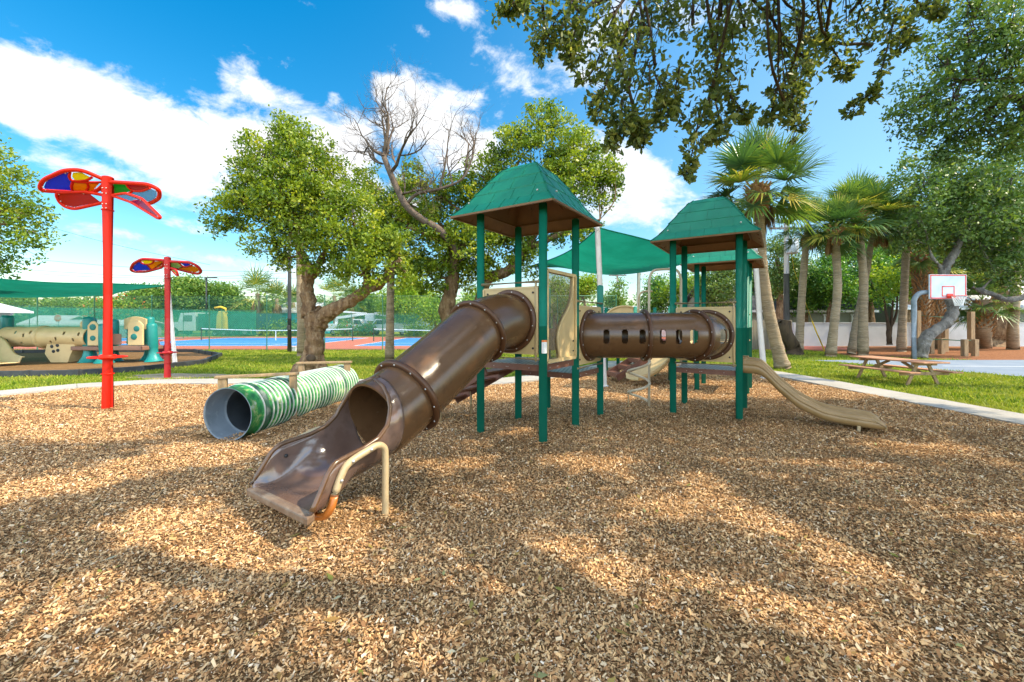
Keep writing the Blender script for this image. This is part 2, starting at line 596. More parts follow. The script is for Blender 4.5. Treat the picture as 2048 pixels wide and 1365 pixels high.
leaf = {}
leaf['sunny'] = var_mat('yellow_green_leaves', [(0, (0.050, 0.100, 0.011)), (.3, (0.125, 0.195, 0.014)), (.7, (0.275, 0.330, 0.018)), (1, (0.52, 0.47, 0.036))], .45, .35, .38)
leaf['oak'] = var_mat('oak_leaves', [(0, (0.043, 0.093, 0.020)), (.4, (0.093, 0.162, 0.031)), (.8, (0.178, 0.246, 0.037)), (1, (0.306, 0.340, 0.060))], .42, .4, .32)
leaf['near_oak'] = var_mat('overhanging_oak_leaves', [(0, (0.051, 0.085, 0.027)), (.4, (0.119, 0.160, 0.043)), (.8, (0.203, 0.236, 0.059)), (1, (0.321, 0.321, 0.101))], .4, .40, .36, tboost=(1.9, 1.8, .9))
leaf['far'] = var_mat('distant_leaves', [(0, (0.046, 0.111, 0.019)), (.4, (0.098, 0.195, 0.029)), (.8, (0.195, 0.286, 0.039)), (1, (0.312, 0.351, 0.058))], .5, .3, .35)
leaf['bright'] = var_mat('bright_green_leaves', [(0, (0.081, 0.172, 0.011)), (.4, (0.172, 0.287, 0.016)), (.8, (0.310, 0.391, 0.023)), (1, (0.460, 0.460, 0.034))], .45, .3, .4)
leaf['deep'] = var_mat('deep_green_leaves', [(0, (0.025, 0.093, 0.017)), (.4, (0.068, 0.178, 0.024)), (.8, (0.162, 0.323, 0.034)), (1, (0.306, 0.459, 0.051))], .42, .4, .35)
leaf['flower'] = var_mat('orange_flowering_leaves', [(0, (.07, .16, .015)), (.5, (.14, .25, .02)), (.78, (.28, .30, .025)), (.80, (.62, .11, .015)), (1, (.70, .2, .03))], .5, .3, .3)
leaf['palm'] = var_mat('palm_fronds', [(0, (0.037, 0.090, 0.031)), (.4, (0.080, 0.160, 0.043)), (.8, (0.181, 0.255, 0.037)), (.93, (0.361, 0.361, 0.043)), (1, (0.489, 0.383, 0.064))], .35, .45, .3)
leaf['palm_dead'] = var_mat('dry_palm_fronds', [(0, (.16, .085, .035)), (.6, (.28, .16, .07)), (1, (.38, .24, .11))], .7, .2, .2)

# ------------------------------------------------------------------ ground, lawn, path, courts
def pip(x, y, poly):
    inside = np.zeros(x.shape, bool)
    n = len(poly)
    for i in range(n):
        x0, y0 = poly[i]
        x1, y1 = poly[(i + 1) % n]
        c = ((y0 > y) != (y1 > y)) & (x < (x1 - x0) * (y - y0) / (y1 - y0 + 1e-12) + x0)
        inside ^= c
    return inside


EDGE = [(8.12, -4), (8.12, 6), (8.08, 9), (8.05, 11.5), (7.9, 13.4), (7.3, 15.2), (6.0, 16.6), (4.6, 16.6), (3.2, 14.6), (1.9, 12.75), (1.1, 12.0), (-.2, 11.0),
        (-1.1, 10.72), (-3, 10.8), (-6, 10.95), (-8.6, 11.0), (-9.9, 10.85), (-10.8, 10.3), (-11.4, 9.25), (-12.2, 7.4), (-12.8, 4.5), (-13, -4)]


# low banks kicked up round the slide exits and the posts: centre, ring radius, width, height
BANKS = [(-1.95, 2.95, .62, .20, .055), (5.4, 5.9, .55, .18, .05), (-1.2, 3.5, .0, .2, .02)] + [(px_, py_, .09, .07, .022) for px_, py_ in
         ((.417, 5.583), (-.465, 6.155), (.989, 6.465), (.107, 7.037), (1.561, 7.35), (2.90, 7.485), (3.785, 6.913), (4.357, 7.795), (-7.72, 7.96))]


def hfun(x, y):
    bank = 0 * x
    for (bx, by, br, bw, bh) in BANKS:
        d = np.sqrt((x - bx) ** 2 + (y - by) ** 2)
        bank = bank + bh * np.exp(-((d - br) / bw) ** 2)
    # chips lie banked along the half-sunk pipe
    t = np.clip((y - 5.95) / 3.0, 0, 1)
    dx = x - (-4.02 + .39 * t)
    bank = bank + .07 * np.exp(-((np.abs(dx) - .42) / .16) ** 2) * ((y > 5.9) & (y < 8.9))
    return bank + np.maximum(-.020, .022 * np.sin(1.3 * x + .7 * y) * np.sin(.9 * y - .4 * x) + .016 * np.sin(2.9 * x - 1.7 * y + 1) * np.sin(2.3 * y + .6 * x + 2)
            + .007 * np.sin(7.1 * x + 3.3 * y) * np.sin(6.3 * y - 2.2 * x))


def grid_obj(name, x0, x1, y0, y1, step, poly, mt, z0, hf=None):
    nx, ny = int((x1 - x0) / step) + 1, int((y1 - y0) / step) + 1
    xs, ys = np.meshgrid(np.linspace(x0, x1, nx), np.linspace(y0, y1, ny))
    zs = z0 + (hf(xs, ys) if hf else 0 * xs)
    cx = (xs[:-1, :-1] + xs[1:, 1:]) / 2
    cy = (ys[:-1, :-1] + ys[1:, 1:]) / 2
    ok = pip(cx, cy, poly) if poly else np.ones(cx.shape, bool)
    idx = np.arange(nx * ny).reshape(ny, nx)
    f = np.stack([idx[:-1, :-1], idx[:-1, 1:], idx[1:, 1:], idx[1:, :-1]], -1)[ok]
    v = np.stack([xs, ys, zs], -1).reshape(-1, 3)
    used, inv = np.unique(f, return_inverse=True)
    me = bpy.data.meshes.new(name)
    me.from_pydata(v[used].tolist(), [], inv.reshape(-1, 4).tolist())
    for p in me.polygons:
        p.use_smooth = True
    me.materials.append(mt)
    return new_mesh_obj(name, me, None, V((0, 0, 0)))


def poly_offset(pts, d):
    out = []
    n = len(pts)
    for i in range(n):
        a = V((*pts[max(i - 1, 0)], 0))
        b = V((*pts[min(i + 1, n - 1)], 0))
        t = (b - a).normalized()
        out.append((pts[i][0] + t.y * d, pts[i][1] - t.x * d))
    return out


# lawn sheet out to the horizon
def lawn_material():
    return mat('lawn_soil_and_grass', (.11, .17, .012), .9, .1,
               mix=[((.28, .28, .03), .55, .42, .60), ((.07, .12, .012), 2.4, .48, .72), ((.22, .19, .06), 1.1, .60, .80), ((.03, .05, .012), 40, .5, .8)],
               bump=[(60, .8)])


M['lawn'] = lawn_material()
M['mulch'] = mat('mulch_bed', (.25, .14, .058), .9, .1,
                 mix=[((.10, .052, .023), 38, .44, .60), ((.36, .23, .11), 60, .54, .74), ((.13, .07, .03), 1.3, .45, .75)], bump=[(45, 1.0), (110, .7)])  # sheet darkened so the gaps between chips read as shade
M['mulch_red'] = mat('orange_pine_straw', (.24, .10, .042), .9, .1, mix=[((.13, .05, .022), 9, .42, .65), ((.34, .17, .08), 22, .5, .75)], bump=[(40, .8)])
M['dirt'] = mat('bare_sandy_dirt', (.28, .22, .15), .95, .1, mix=[((.16, .15, .05), 2.2, .48, .7), ((.36, .30, .22), 9, .5, .75)], bump=[(40, .4)])
M['court_red'] = mat('red_court_paint', (.40, .12, .075), .8, .2, mix=[((.35, .10, .065), .5, .4, .7)])
M['court_blue'] = mat('blue_court_paint', (.045, .19, .45), .8, .2, mix=[((.04, .165, .40), .5, .4, .7)])
M['ball_court'] = mat('blue_grey_court', (.165, .205, .255), .85, .2, mix=[((.205, .24, .285), .8, .42, .7), ((.12, .155, .205), 3.5, .55, .8)], bump=[(150, .1)])
M['line'] = mat('white_line_paint', (.72, .73, .72), .7, .3)

mb = MB()
mb.add([(-900, -300, -.03), (900, -300, -.03), (900, 1400, -.03), (-900, 1400, -.03)], [(0, 1, 2, 3)])
tag(mb.build('lawn', M['lawn'], origin=(0, 0, 0)), 'green lawn round the playground', 'lawn', kind='structure')

MPOLY = poly_offset(EDGE, .12)
mul = grid_obj('mulch_ground', -14, 9, -4, 17.5, .12, MPOLY, M['mulch'], 0.0, hfun)
tag(mul, 'tan wood mulch surface under the play structures', 'mulch', kind='structure')

# concrete path round the mulch: a slab 0.10 m thick with joints every 1.5 m
outer = poly_offset(EDGE, .92)
mb = MB()
seglen, accum = 0, 0
fine = []
for i in range(len(EDGE) - 1):
    (ax, ay), (bx, by) = EDGE[i], EDGE[i + 1]
    (cx_, cy_), (dx, dy) = outer[i], outer[i + 1]
    L_ = math.hypot(bx - ax, by - ay)
    k = max(1, round(L_ / 1.5))
    for j in range(k):
        t0, t1 = j / k, (j + 1) / k - .008 / L_ * 1.0
        q = lambda p0, p1, t: (p0[0] + (p1[0] - p0[0]) * t, p0[1] + (p1[1] - p0[1]) * t)
        a0, a1 = q((ax, ay), (bx, by), t0), q((ax, ay), (bx, by), t1)
        c0, c1 = q((cx_, cy_), (dx, dy), t0), q((cx_, cy_), (dx, dy), t1)
        mb.prism([(*a0, -.06), (*a1, -.06), (*c1, -.06), (*c0, -.06)], (0, 0, .095))
tag(mb.build('path', M['path'], origin=(0, 0, 0), weld=False), 'pale concrete path bordering the mulch', 'path', kind='structure')

# bare dirt round the far sculpture, a thin sheet on the lawn
mb = MB()
pts = []
for i in range(28):
    t = 2 * math.pi * i / 28
    r = 1 + .18 * math.sin(3 * t + 1) + .1 * math.sin(7 * t)
    pts.append((-10.3 + 1.65 * r * math.cos(t), 12.95 + .62 * r * math.sin(t), -.022))
mb.add(pts, [tuple(range(28))])
tag(mb.build('dirt_ground', M['dirt'], origin=(0, 0, 0)), 'bare sandy patch round the far sculpture', 'dirt', kind='structure')

# toddler area mulch
TOD = [(-24, 12.3), (-17.6, 12.45), (-13.6, 13.0), (-12.6, 14.2), (-12.35, 16.6), (-14.2, 20.2), (-17.6, 23.0), (-24, 23.3), (-30, 21), (-31, 15)]
mb = MB()
mb.add([(x, y, -.012) for x, y in TOD], [tuple(range(len(TOD)))])
tag(mb.build('toddler_mulch_ground', M['mulch'], origin=(0, 0, 0)), 'mulch surface of the toddler playground', 'mulch', kind='structure')

# orange mulch bed on the far right, reaching the white wall
bed = [G(1592, 699), G(1648, 703), G(1700, 712), G(1850, 716.5), G(2048, 722), G(2400, 722), G(2500, 692), G(1590, 691)]
mb = MB()
mb.add([(p.x, p.y, -.022) for p in bed], [tuple(range(len(bed)))])
tag(mb.build('pine_straw_ground', M['mulch_red'], origin=(0, 0, 0)), 'orange pine straw bed along the white wall', 'mulch', kind='structure')

# basketball court
c0 = [G(1600, 718.5), G(2500, 716), (60, 10, 0), (60, -8, 0), (18.5, -3, 0), (15.7, 12.6, 0), (14.9, 14.7, 0), (13.6, 17.4, 0)]
bc = MB()
cpoly = [(13.1, 18.3), (40, 18.6), (40, -4), (19.5, -4), (15.75, 12.6), (14.95, 14.7), (13.9, 16.9)]
bc.add([(x, y, -.018) for x, y in cpoly], [tuple(range(len(cpoly)))])
court = tag(bc.build('basketball_court', M['ball_court'], origin=(15, 15, 0)), 'blue grey basketball court surface', 'court', kind='structure')
lm = MB()
lm.add([(16.4, 15.75, -.013), (16.4, 15.83, -.013), (40, 14.7, -.013), (40, 14.6, -.013)], [(0, 1, 2, 3)])
lm.build('court_line', M['line'], court)

# tennis courts
mb = MB()
mb.add([(-46, 25.4, -.02), (22, 25.4, -.02), (22, 47.6, -.02), (-46, 47.6, -.02)], [(0, 1, 2, 3)])
tcourt = tag(mb.build('tennis_court', M['court_red'], origin=(-15, 30, 0)), 'red and blue tennis courts behind the green fence', 'court', kind='structure')
for (x0, x1) in ((-30.2, -15.2), (-11.2, 3.8), (-49, -34.5)):
    x0c = max(x0, -45.8)
    b = MB()
    b.add([(x0c, 29.2, -.014), (x1, 29.2, -.014), (x1, 44.2, -.014), (x0c, 44.2, -.014)], [(0, 1, 2, 3)])
    b.build('court_surface', M['court_blue'], tcourt)
    b = MB()
    for (a0, b0, a1, b1) in ((x0c, 29.2, x1, 29.35), (x0c, 44.1, x1, 44.25), (x1 - .15, 29.2, x1, 44.2), (x0c, 29.2, x0c + .12, 44.2),
                             (x0c, 32.6, x1, 32.72), (x1 - 2.2, 29.2, x1 - 2.08, 44.2)):
        b.add([(a0, b0, -.008), (a1, b0, -.008), (a1, b1, -.008), (a0, b1, -.008)], [(0, 1, 2, 3)])
    b.build('court_line', M['line'], tcourt)


# wood chips: individual chips lying on the mulch, one mass
def chips():
    n = 1400000
    # sample Y by density
    ys = np.linspace(1.35, 15.5, 600)
    w = (1.3 * ys + .6) * np.minimum(1, 3.0 / ys) ** .85
    cdf = np.cumsum(w) / w.sum()
    y = np.interp(RNG.random(n), cdf, ys)
    x = (RNG.random(n) * 2 - 1) * (1.3 * y + .6)
    ok = pip(x, y, EDGE)
    x, y = x[ok], y[ok]
    keep = min(len(x), 980000)
    x, y = x[:keep], y[:keep]
    n = len(x)
    L_ = RNG.lognormal(-4.18, .34, n).clip(.006, .042)
    L_ = L_ * (1 + .04 * np.maximum(0, y - 4))
    W_ = (L_ * RNG.uniform(.28, .72, n)).clip(.004, .021)
    th = RNG.random(n) * 2 * np.pi
    tl = RNG.normal(0, .34, n)
    rl = RNG.normal(0, .46, n)
    ax = np.stack([np.cos(th) * np.cos(tl), np.sin(th) * np.cos(tl), np.sin(tl)], -1)
    sd_ = np.stack([-np.sin(th) * np.cos(rl), np.cos(th) * np.cos(rl), np.sin(rl)], -1)
    c = np.stack([x, y, hfun(x, y) + .004 + np.abs(np.sin(tl)) * L_ * .5 + np.abs(np.sin(rl)) * W_ * .5 + RNG.random(n) * .010], -1)
    j = RNG.uniform(.55, 1.0, (n, 4))
    sk = RNG.normal(0, .18, (n, 4))
    q = np.empty((n, 4, 3))
    for k, (sa, sb) in enumerate(((-.5, -.5), (.5, -.5), (.5, .5), (-.5, .5))):
        q[:, k] = c + ax * (L_ * sa * (1 + sk[:, k] * .5))[:, None] + sd_ * (W_ * sb * j[:, k])[:, None]
    v = RNG.beta(2.0, 2.0, n)
    return np_mesh('wood_chips', q, 4, M['chip'], None, (0, 0, 0), v)


M['chip'] = var_mat('wood_chip', [(0, (.09, .042, .020)), (.2, (.28, .138, .060)), (.42, (.51, .285, .125)), (.68, (.66, .42, .20)), (.88, (.71, .52, .32)), (1, (.69, .60, .48))],
                    .9, .04, 0, patch=((.17, .10, .05), 1.1, .50, .80))
tag(chips(), 'tan wood chips scattered over the play surface', 'wood chips', kind='stuff')


def litter():
    # fallen leaves and bits of twig lying on the chips
    n = 2600
    y = RNG.uniform(1.5, 10.5, n) ** 1.0
    x = (RNG.random(n) * 2 - 1) * (1.3 * y + .4)
    ok = pip(x, y, EDGE)
    x, y = x[ok], y[ok]
    n = len(x)
    L_ = RNG.lognormal(-3.05, .3, n)
    W_ = L_ * np.where(RNG.random(n) < .3, .07, RNG.uniform(.3, .5, n))
    L_ = np.where(W_ < L_ * .1, L_ * 2.4, L_)
    th = RNG.random(n) * 2 * np.pi
    tl = RNG.normal(0, .22, n)
    ax = np.stack([np.cos(th) * np.cos(tl), np.sin(th) * np.cos(tl), np.sin(tl)], -1)
    rl = RNG.normal(0, .3, n)
    sd_ = np.stack([-np.sin(th) * np.cos(rl), np.cos(th) * np.cos(rl), np.sin(rl)], -1)
    c = np.stack([x, y, hfun(x, y) + .022], -1)
    q = np.stack([c - ax * L_[:, None] * .5, c + sd_ * W_[:, None] * .5, c + ax * L_[:, None] * .5, c - sd_ * W_[:, None] * .5], 1)
    return np_mesh('fallen_leaves', q, 4, var_mat('fallen_leaf', [(0, (.07, .03, .012)), (.4, (.20, .10, .03)), (.7, (.33, .22, .06)), (.88, (.16, .18, .03)), (1, (.42, .36, .24))], .7, .25))


tag(litter(), 'fallen brown leaves and twigs lying on the mulch', 'fallen leaves', kind='stuff')


# grass blades on the lawn nearest the viewer
def grass():
    n = 420000
    ys = np.linspace(6, 27, 400)
    w = (1.3 * ys) * (8 / ys) ** 1.6
    cdf = np.cumsum(w) / w.sum()
    y = np.interp(RNG.random(n), cdf, ys)
    x = (RNG.random(n) * 2 - 1) * (1.32 * y)
    cl = np.sin(x * 2.1 + y * .7) * np.sin(y * 2.7 - x * .5) + np.sin(x * 5.3) * np.sin(y * 4.9 + x)
    ok = ~pip(x, y, poly_offset(EDGE, .86)) & ~pip(x, y, TOD) & ~pip(x, y, cpoly) & (RNG.random(n) < .75 + .25 * cl) & (y < 25.3)
    ok &= ~pip(x, y, [(p.x, p.y) for p in bed]) & ((((x + 10.3) / 1.6) ** 2 + ((y - 12.95) / .6) ** 2) > 1 + .3 * RNG.random(n))
    x, y = x[ok], y[ok]
    n = len(x)
    h = RNG.lognormal(-2.95, .38, n).clip(.02, .14)
    wd = RNG.uniform(.004, .011, n) * (1 + y / 14)
    th = RNG.random(n) * 2 * np.pi
    ln = RNG.normal(0, .5, (n, 2)) * h[:, None]
    b0 = np.stack([x, y, np.full(n, -.032)], -1)
    sx = np.stack([np.cos(th), np.sin(th), 0 * th], -1) * wd[:, None]
    tip = b0 + np.stack([ln[:, 0], ln[:, 1], h], -1)
    q = np.stack([b0 - sx, b0 + sx, tip], 1)
    return np_mesh('grass', q, 3, M['blade'])


M['blade'] = var_mat('grass_blades', [(0, (.05, .10, .008)), (.35, (.13, .21, .010)), (.8, (.27, .33, .016)), (1, (.44, .40, .07))], .6, .25, .35,
                     patch=((.36, .33, .06), .8, .44, .66))
tag(grass(), 'short green grass of the lawn', 'grass', kind='stuff')

# ------------------------------------------------------------------ play structure
Z = V((0, 0, 1))
E1 = V((.155, -.727, 0))              # centre -> near post of each tower
E2 = V((.727, .155, 0))               # centre -> right post
AV = (E2 - E1)                        # near -> right   (also left -> far)
BV = V((.882, -.572, 0))              # left -> near    (also far -> right)
AN, BN = AV.normalized(), BV.normalized()


class Tower:
    def __init__(s, cx, cy):
        s.c = V((cx, cy, 0))
        s.N, s.Rt, s.B, s.L = s.c + E1, s.c + E2, s.c - E1, s.c - E2


T1 = Tower(.262, 6.31)
T2 = Tower(3.63, 7.64)
T3 = Tower(5.20, 10.20)

play = thing('play_structure', 'brown and green play structure with a tube slide in the foreground and two hip roofs', 'playground', (.262, 6.31, 0))
rear = thing('play_structure', 'smaller green roofed play structure with short posts and brown steps behind the crawl tube', 'playground', (5.2, 10.2, 0))


def post(p, h, parent, r=.057, cap=True):
    m = MB()
    m.cyl(p - Z * .05, p + Z * h, r, n=20)
    if cap:
        m.ball(p + Z * h, r, 16, sz=(r, r, .03))
    return m.build('post', M['post'], parent)


def roof(T, ze, parent, D=1.19):
    ux, uy = E1.normalized(), E2.normalized()

    def ring(d, z):
        return [T.c + k * d + Z * z for k in (ux, uy, -ux, -uy)]
    prof = [(D, 0, .965, .160), (1.000, .137, .795, .342), (.836, .315, .605, .542), (.646, .515, .42, .720), (.462, .690, .33, .765)]
    m = MB()

    for (d0, z0, d1, z1) in prof:
        a, b = ring(d0, ze + z0), ring(d1, ze + z1)
        lo = ring(d0 - .008, ze + z0 - .030)
        m.add(a + b, [(i, (i + 1) % 4, 4 + (i + 1) % 4, 4 + i) for i in range(4)])
        m.add(lo + a, [(i, (i + 1) % 4, 4 + (i + 1) % 4, 4 + i) for i in range(4)])
    a = ring(.33, ze + .765)
    tip = T.c + Z * (ze + .795)
    m.add(a + [tip], [(i, (i + 1) % 4, 4) for i in range(4)])
    # shingle joints: thin raised ribs down each course
    for q, (d0, z0, d1, z1) in enumerate(prof[:4]):
        a, b = ring(d0, ze + z0), ring(d1, ze + z1)
        k = 7 if q == 0 else (4, 4, 3, 2)[q]
        for i in range(4):
            p0, p1, q0, q1 = a[i], a[(i + 1) % 4], b[i], b[(i + 1) % 4]
            nrm = (p1 - p0).cross(q0 - p0).normalized()
            if nrm.z < 0:
                nrm = -nrm
            for j in range(k):
                t = (j + .5 + (.0 if q % 2 else .25)) / (k + .3)
                wq = (q1 - q0).length / (p1 - p0).length
                s0 = p0 + (p1 - p0) * t
                tt = .5 + (t - .5) / wq
                if not .02 < tt < .98:
                    continue
                s1 = q0 + (q1 - q0) * tt
                m.beam(s0 + nrm * .001, s1 + nrm * .001, .009, .009, 0, nrm)
    # hip beads
    for i in range(4):
        for (d0, z0, d1, z1) in prof:
            m.tube([ring(d0, ze + z0)[i], ring(d1, ze + z1)[i]], .012, 6)
    for k in (ux, uy, -ux, -uy):
        for sgn in (-1, 1):
            m.ball(T.c + k * .93 + Z.cross(k).normalized() * .13 * sgn + Z * (ze + .165), .016, 8, 1)
    o = m.build('roof', [M['roof'], M['chrome']], parent, weld=False)
    # brown underside a little inside the shell
    s = MB()
    pr = [(D - .012, -.02), (.93, .10), (.76, .285), (.57, .48), (.33, .69)]
    for (a0, a1) in zip(pr[:-1], pr[1:]):
        a, b = ring(a0[0], ze + a0[1]), ring(a1[0], ze + a1[1])
        s.add(a + b, [(i, 4 + i, 4 + (i + 1) % 4, (i + 1) % 4) for i in range(4)])
    s.add(ring(.33, ze + .69), [(0, 3, 2, 1)])
    rim0, rim1 = ring(D - .012, ze - .02), ring(D - .06, ze - .02)
    for i in range(4):
        s.beam(rim0[i], rim0[(i + 1) % 4], .03, .025)
        # moulded ribs on the underside
        for t in (.25, .5, .75):
            lo = ring(D - .05, ze - .005)
            hi = ring(.70, ze + .325)
            s.beam(lo[i].lerp(lo[(i + 1) % 4], t), hi[i].lerp(hi[(i + 1) % 4], t), .012, .02)
        mid = ring(.90, ze + .105)
        s.beam(mid[i], mid[(i + 1) % 4], .014, .02)
    s.build('soffit', M['soffit'], o, weld=False)
    return o


def perforated():
    mt = mat('perforated_deck_plate', (.30, .26, .22), .45, .4)
    nt = mt.node_tree
    N, L = nt.nodes, nt.links
    geo = N.new('ShaderNodeNewGeometry')
    mp = N.new('ShaderNodeMapping')
    mp.inputs['Rotation'].default_value = (0, 0, R(33))
    mp.inputs['Scale'].default_value = (14, 30, 14)
    L.new(geo.outputs['Position'], mp.inputs[0])
    br = N.new('ShaderNodeTexBrick')
    br.inputs['Color1'].default_value = (.03, .025, .02, 1)
    br.inputs['Color2'].default_value = (.035, .03, .025, 1)
    br.inputs['Mortar'].default_value = (.36, .32, .28, 1)
    br.inputs['Scale'].default_value = 1
    br.inputs['Mortar Size'].default_value = .24
    br.inputs['Mortar Smooth'].default_value = .1
    br.inputs['Brick Width'].default_value = 1.0
    br.inputs['Row Height'].default_value = 1.0
    L.new(mp.outputs[0], br.inputs[0])
    L.new(br.outputs[0], N['Principled BSDF'].inputs['Base Color'])
    return mt


M['deck'] = perforated()


def deck(corners, z, parent, name='deck', inset=.045):
    c = sum(corners, V()) / len(corners)
    pts = [p + (c - p).normalized() * inset + Z * z for p in corners]
    m = MB()
    m.prism([p - Z * .012 for p in pts], Z * .012, 0)
    n = len(pts)
    for i in range(n):
        m.beam(pts[i] - Z * .046, pts[(i + 1) % n] - Z * .046, .03, .085, 1)
        d = (pts[(i + 1) % n] - pts[i])
        nr = d.cross(Z).normalized()
        for t in (.42, .45, .2, .8):
            m.ball(pts[i] + d * t + nr * .016 - Z * .05, .007, 6, 2)
    return m.build(name, [M['deck'], M['steel_brown'], M['chrome']], parent, weld=False)


def rail(pts, parent, r=.021, name='rail'):
    m = MB()
    m.tube(pts, r, 10)
    return m.build(name, M['beige_pipe'], parent)


# posts
for p in (T1.N, T1.L, T1.Rt, T1.B):
    post(p, 3.24, play)
X5, X6 = T1.Rt + AV, T1.B + AV
post(X5, 2.28, play)
post(X6, 2.28, play)
for p in (T2.N, T2.L, T2.Rt, T2.B):
    post(p, 3.16, play)
for p in (T3.N, T3.L, T3.Rt, T3.B):
    post(p, 3.10, rear)
roof(T1, 3.20, play)
roof(T2, 3.10, play)
roof(T3, 3.05, rear)
deck([T1.N, T1.Rt, T1.B, T1.L], 1.07, play)
deck([T1.Rt, X5, X6, T1.B], .85, play)
deck([T2.N, T2.Rt, T2.B, T2.L], .84, play)
deck([T3.N, T3.Rt, T3.B, T3.L], .84, rear)

# warning sticker on the near post
m = MB()
ra = .0585
for (z0, z1, k) in ((1.235, 1.385, 0), (1.385, 1.412, 1)):
    vs, fs = [], []
    for i in range(7):
        t = R(-112 + i * 14)
        q = T1.N + V((math.cos(t), math.sin(t), 0)) * ra
        vs += [q + Z * z0, q + Z * z1]
    fs = [(2 * i, 2 * i + 2, 2 * i + 3, 2 * i + 1) for i in range(6)]
    m.add(vs, fs, k, True)
m.build('warning_sticker', [M['sticker'], M['sticker_orange']], play)


def panel_with_hole(p0, p1, z0, z1, hole_c, hole_r, nrm, parent, name='tube_panel'):
    """flat moulded panel between two posts with a round opening; p0,p1 on the ground line."""
    u = (p1 - p0).normalized()
    w = (p1 - p0).length
    n = V(nrm).normalized()
    hc = V((hole_c.dot(u) - p0.dot(u), 0, hole_c.z))
    K = 48
    m = MB()
    inn, out = [], []
    for i in range(K):
        t = 2 * math.pi * i / K
        dx, dz = math.cos(t), math.sin(t)
        inn.append((hc.x + dx * hole_r, hc.z + dz * hole_r))
        sx = ((w if dx > 0 else 0) - hc.x) / dx if abs(dx) > 1e-6 else 1e9
        sz = ((z1 if dz > 0 else z0) - hc.z) / dz if abs(dz) > 1e-6 else 1e9
        s = min(sx, sz)
        out.append((hc.x + dx * s, hc.z + dz * s))
    base = V((p0.x, p0.y, 0))
    pt = lambda q, off: base + u * q[0] + Z * q[1] + n * off
    vs = [pt(q, .018) for q in inn] + [pt(q, .018) for q in out] + [pt(q, -.018) for q in inn] + [pt(q, -.018) for q in out]
    fs = []
    for i in range(K):
        j = (i + 1) % K
        fs += [(i, j, K + j, K + i), (2 * K + i, 3 * K + i, 3 * K + j, 2 * K + j), (K + i, K + j, 3 * K + j, 3 * K + i), (i, 2 * K + i, 2 * K + j, j)]
    m.add(vs, fs)
    # raised lip along the sides, corner bolts
    for (a, b) in (((0, z0), (0, z1)), ((w, z0), (w, z1))):
        m.beam(pt(a, 0), pt(b, 0), .03, .06, 0, n)
    for (a, b) in (((0, z0), (w, z0)), ((0, z1), (w, z1))):
        m.beam(pt(a, 0), pt(b, 0), .05, .03, 0, Z)
    for q in ((.07, z0 + .07), (w - .07, z0 + .07), (.07, z1 - .07), (w - .07, z1 - .07)):
        m.ball(pt(q, .02), .016, 8, 1)
    return m.build(name, [M['beige'], M['dark']], parent, weld=False)


def flange(c, d, r, parent, w=.062, th=.05, bolts=12):
    d = V(d).normalized()
    m = MB()
    m.lathe([(r - .012, -th / 2), (r + w, -th / 2), (r + w + .006, -th * .15), (r + w + .006, th * .15), (r + w, th / 2), (r - .012, th / 2)], c, d, 48, 0, closed=True)
    a, b = frame_of(d)
    for i in range(bolts):
        t = 2 * math.pi * (i + .3) / bolts
        for sg in (-1, 1):
            m.ball(V(c) + (a * math.cos(t) + b * math.sin(t)) * (r + w * .55) + d * sg * (th / 2), .011, 6, 1)
    return m.build('flange', [M['brown_edge'], M['chrome']], parent, weld=False)


def curve_pts(pts, n):
    """Catmull-Rom through pts."""
    pts = [V(p) for p in pts]
    e = [pts[0] * 2 - pts[1]] + pts + [pts[-1] * 2 - pts[-2]]
    out = []
    for i in range(len(pts) - 1):
        p0, p1, p2, p3 = e[i:i + 4]
        for k in range(n):
            t = k / n
            out.append(.5 * ((2 * p1) + (p2 - p0) * t + (2 * p0 - 5 * p1 + 4 * p2 - p3) * t * t + (3 * p1 - p0 - 3 * p2 + p3) * t ** 3))
    out.append(pts[-1])
    return out


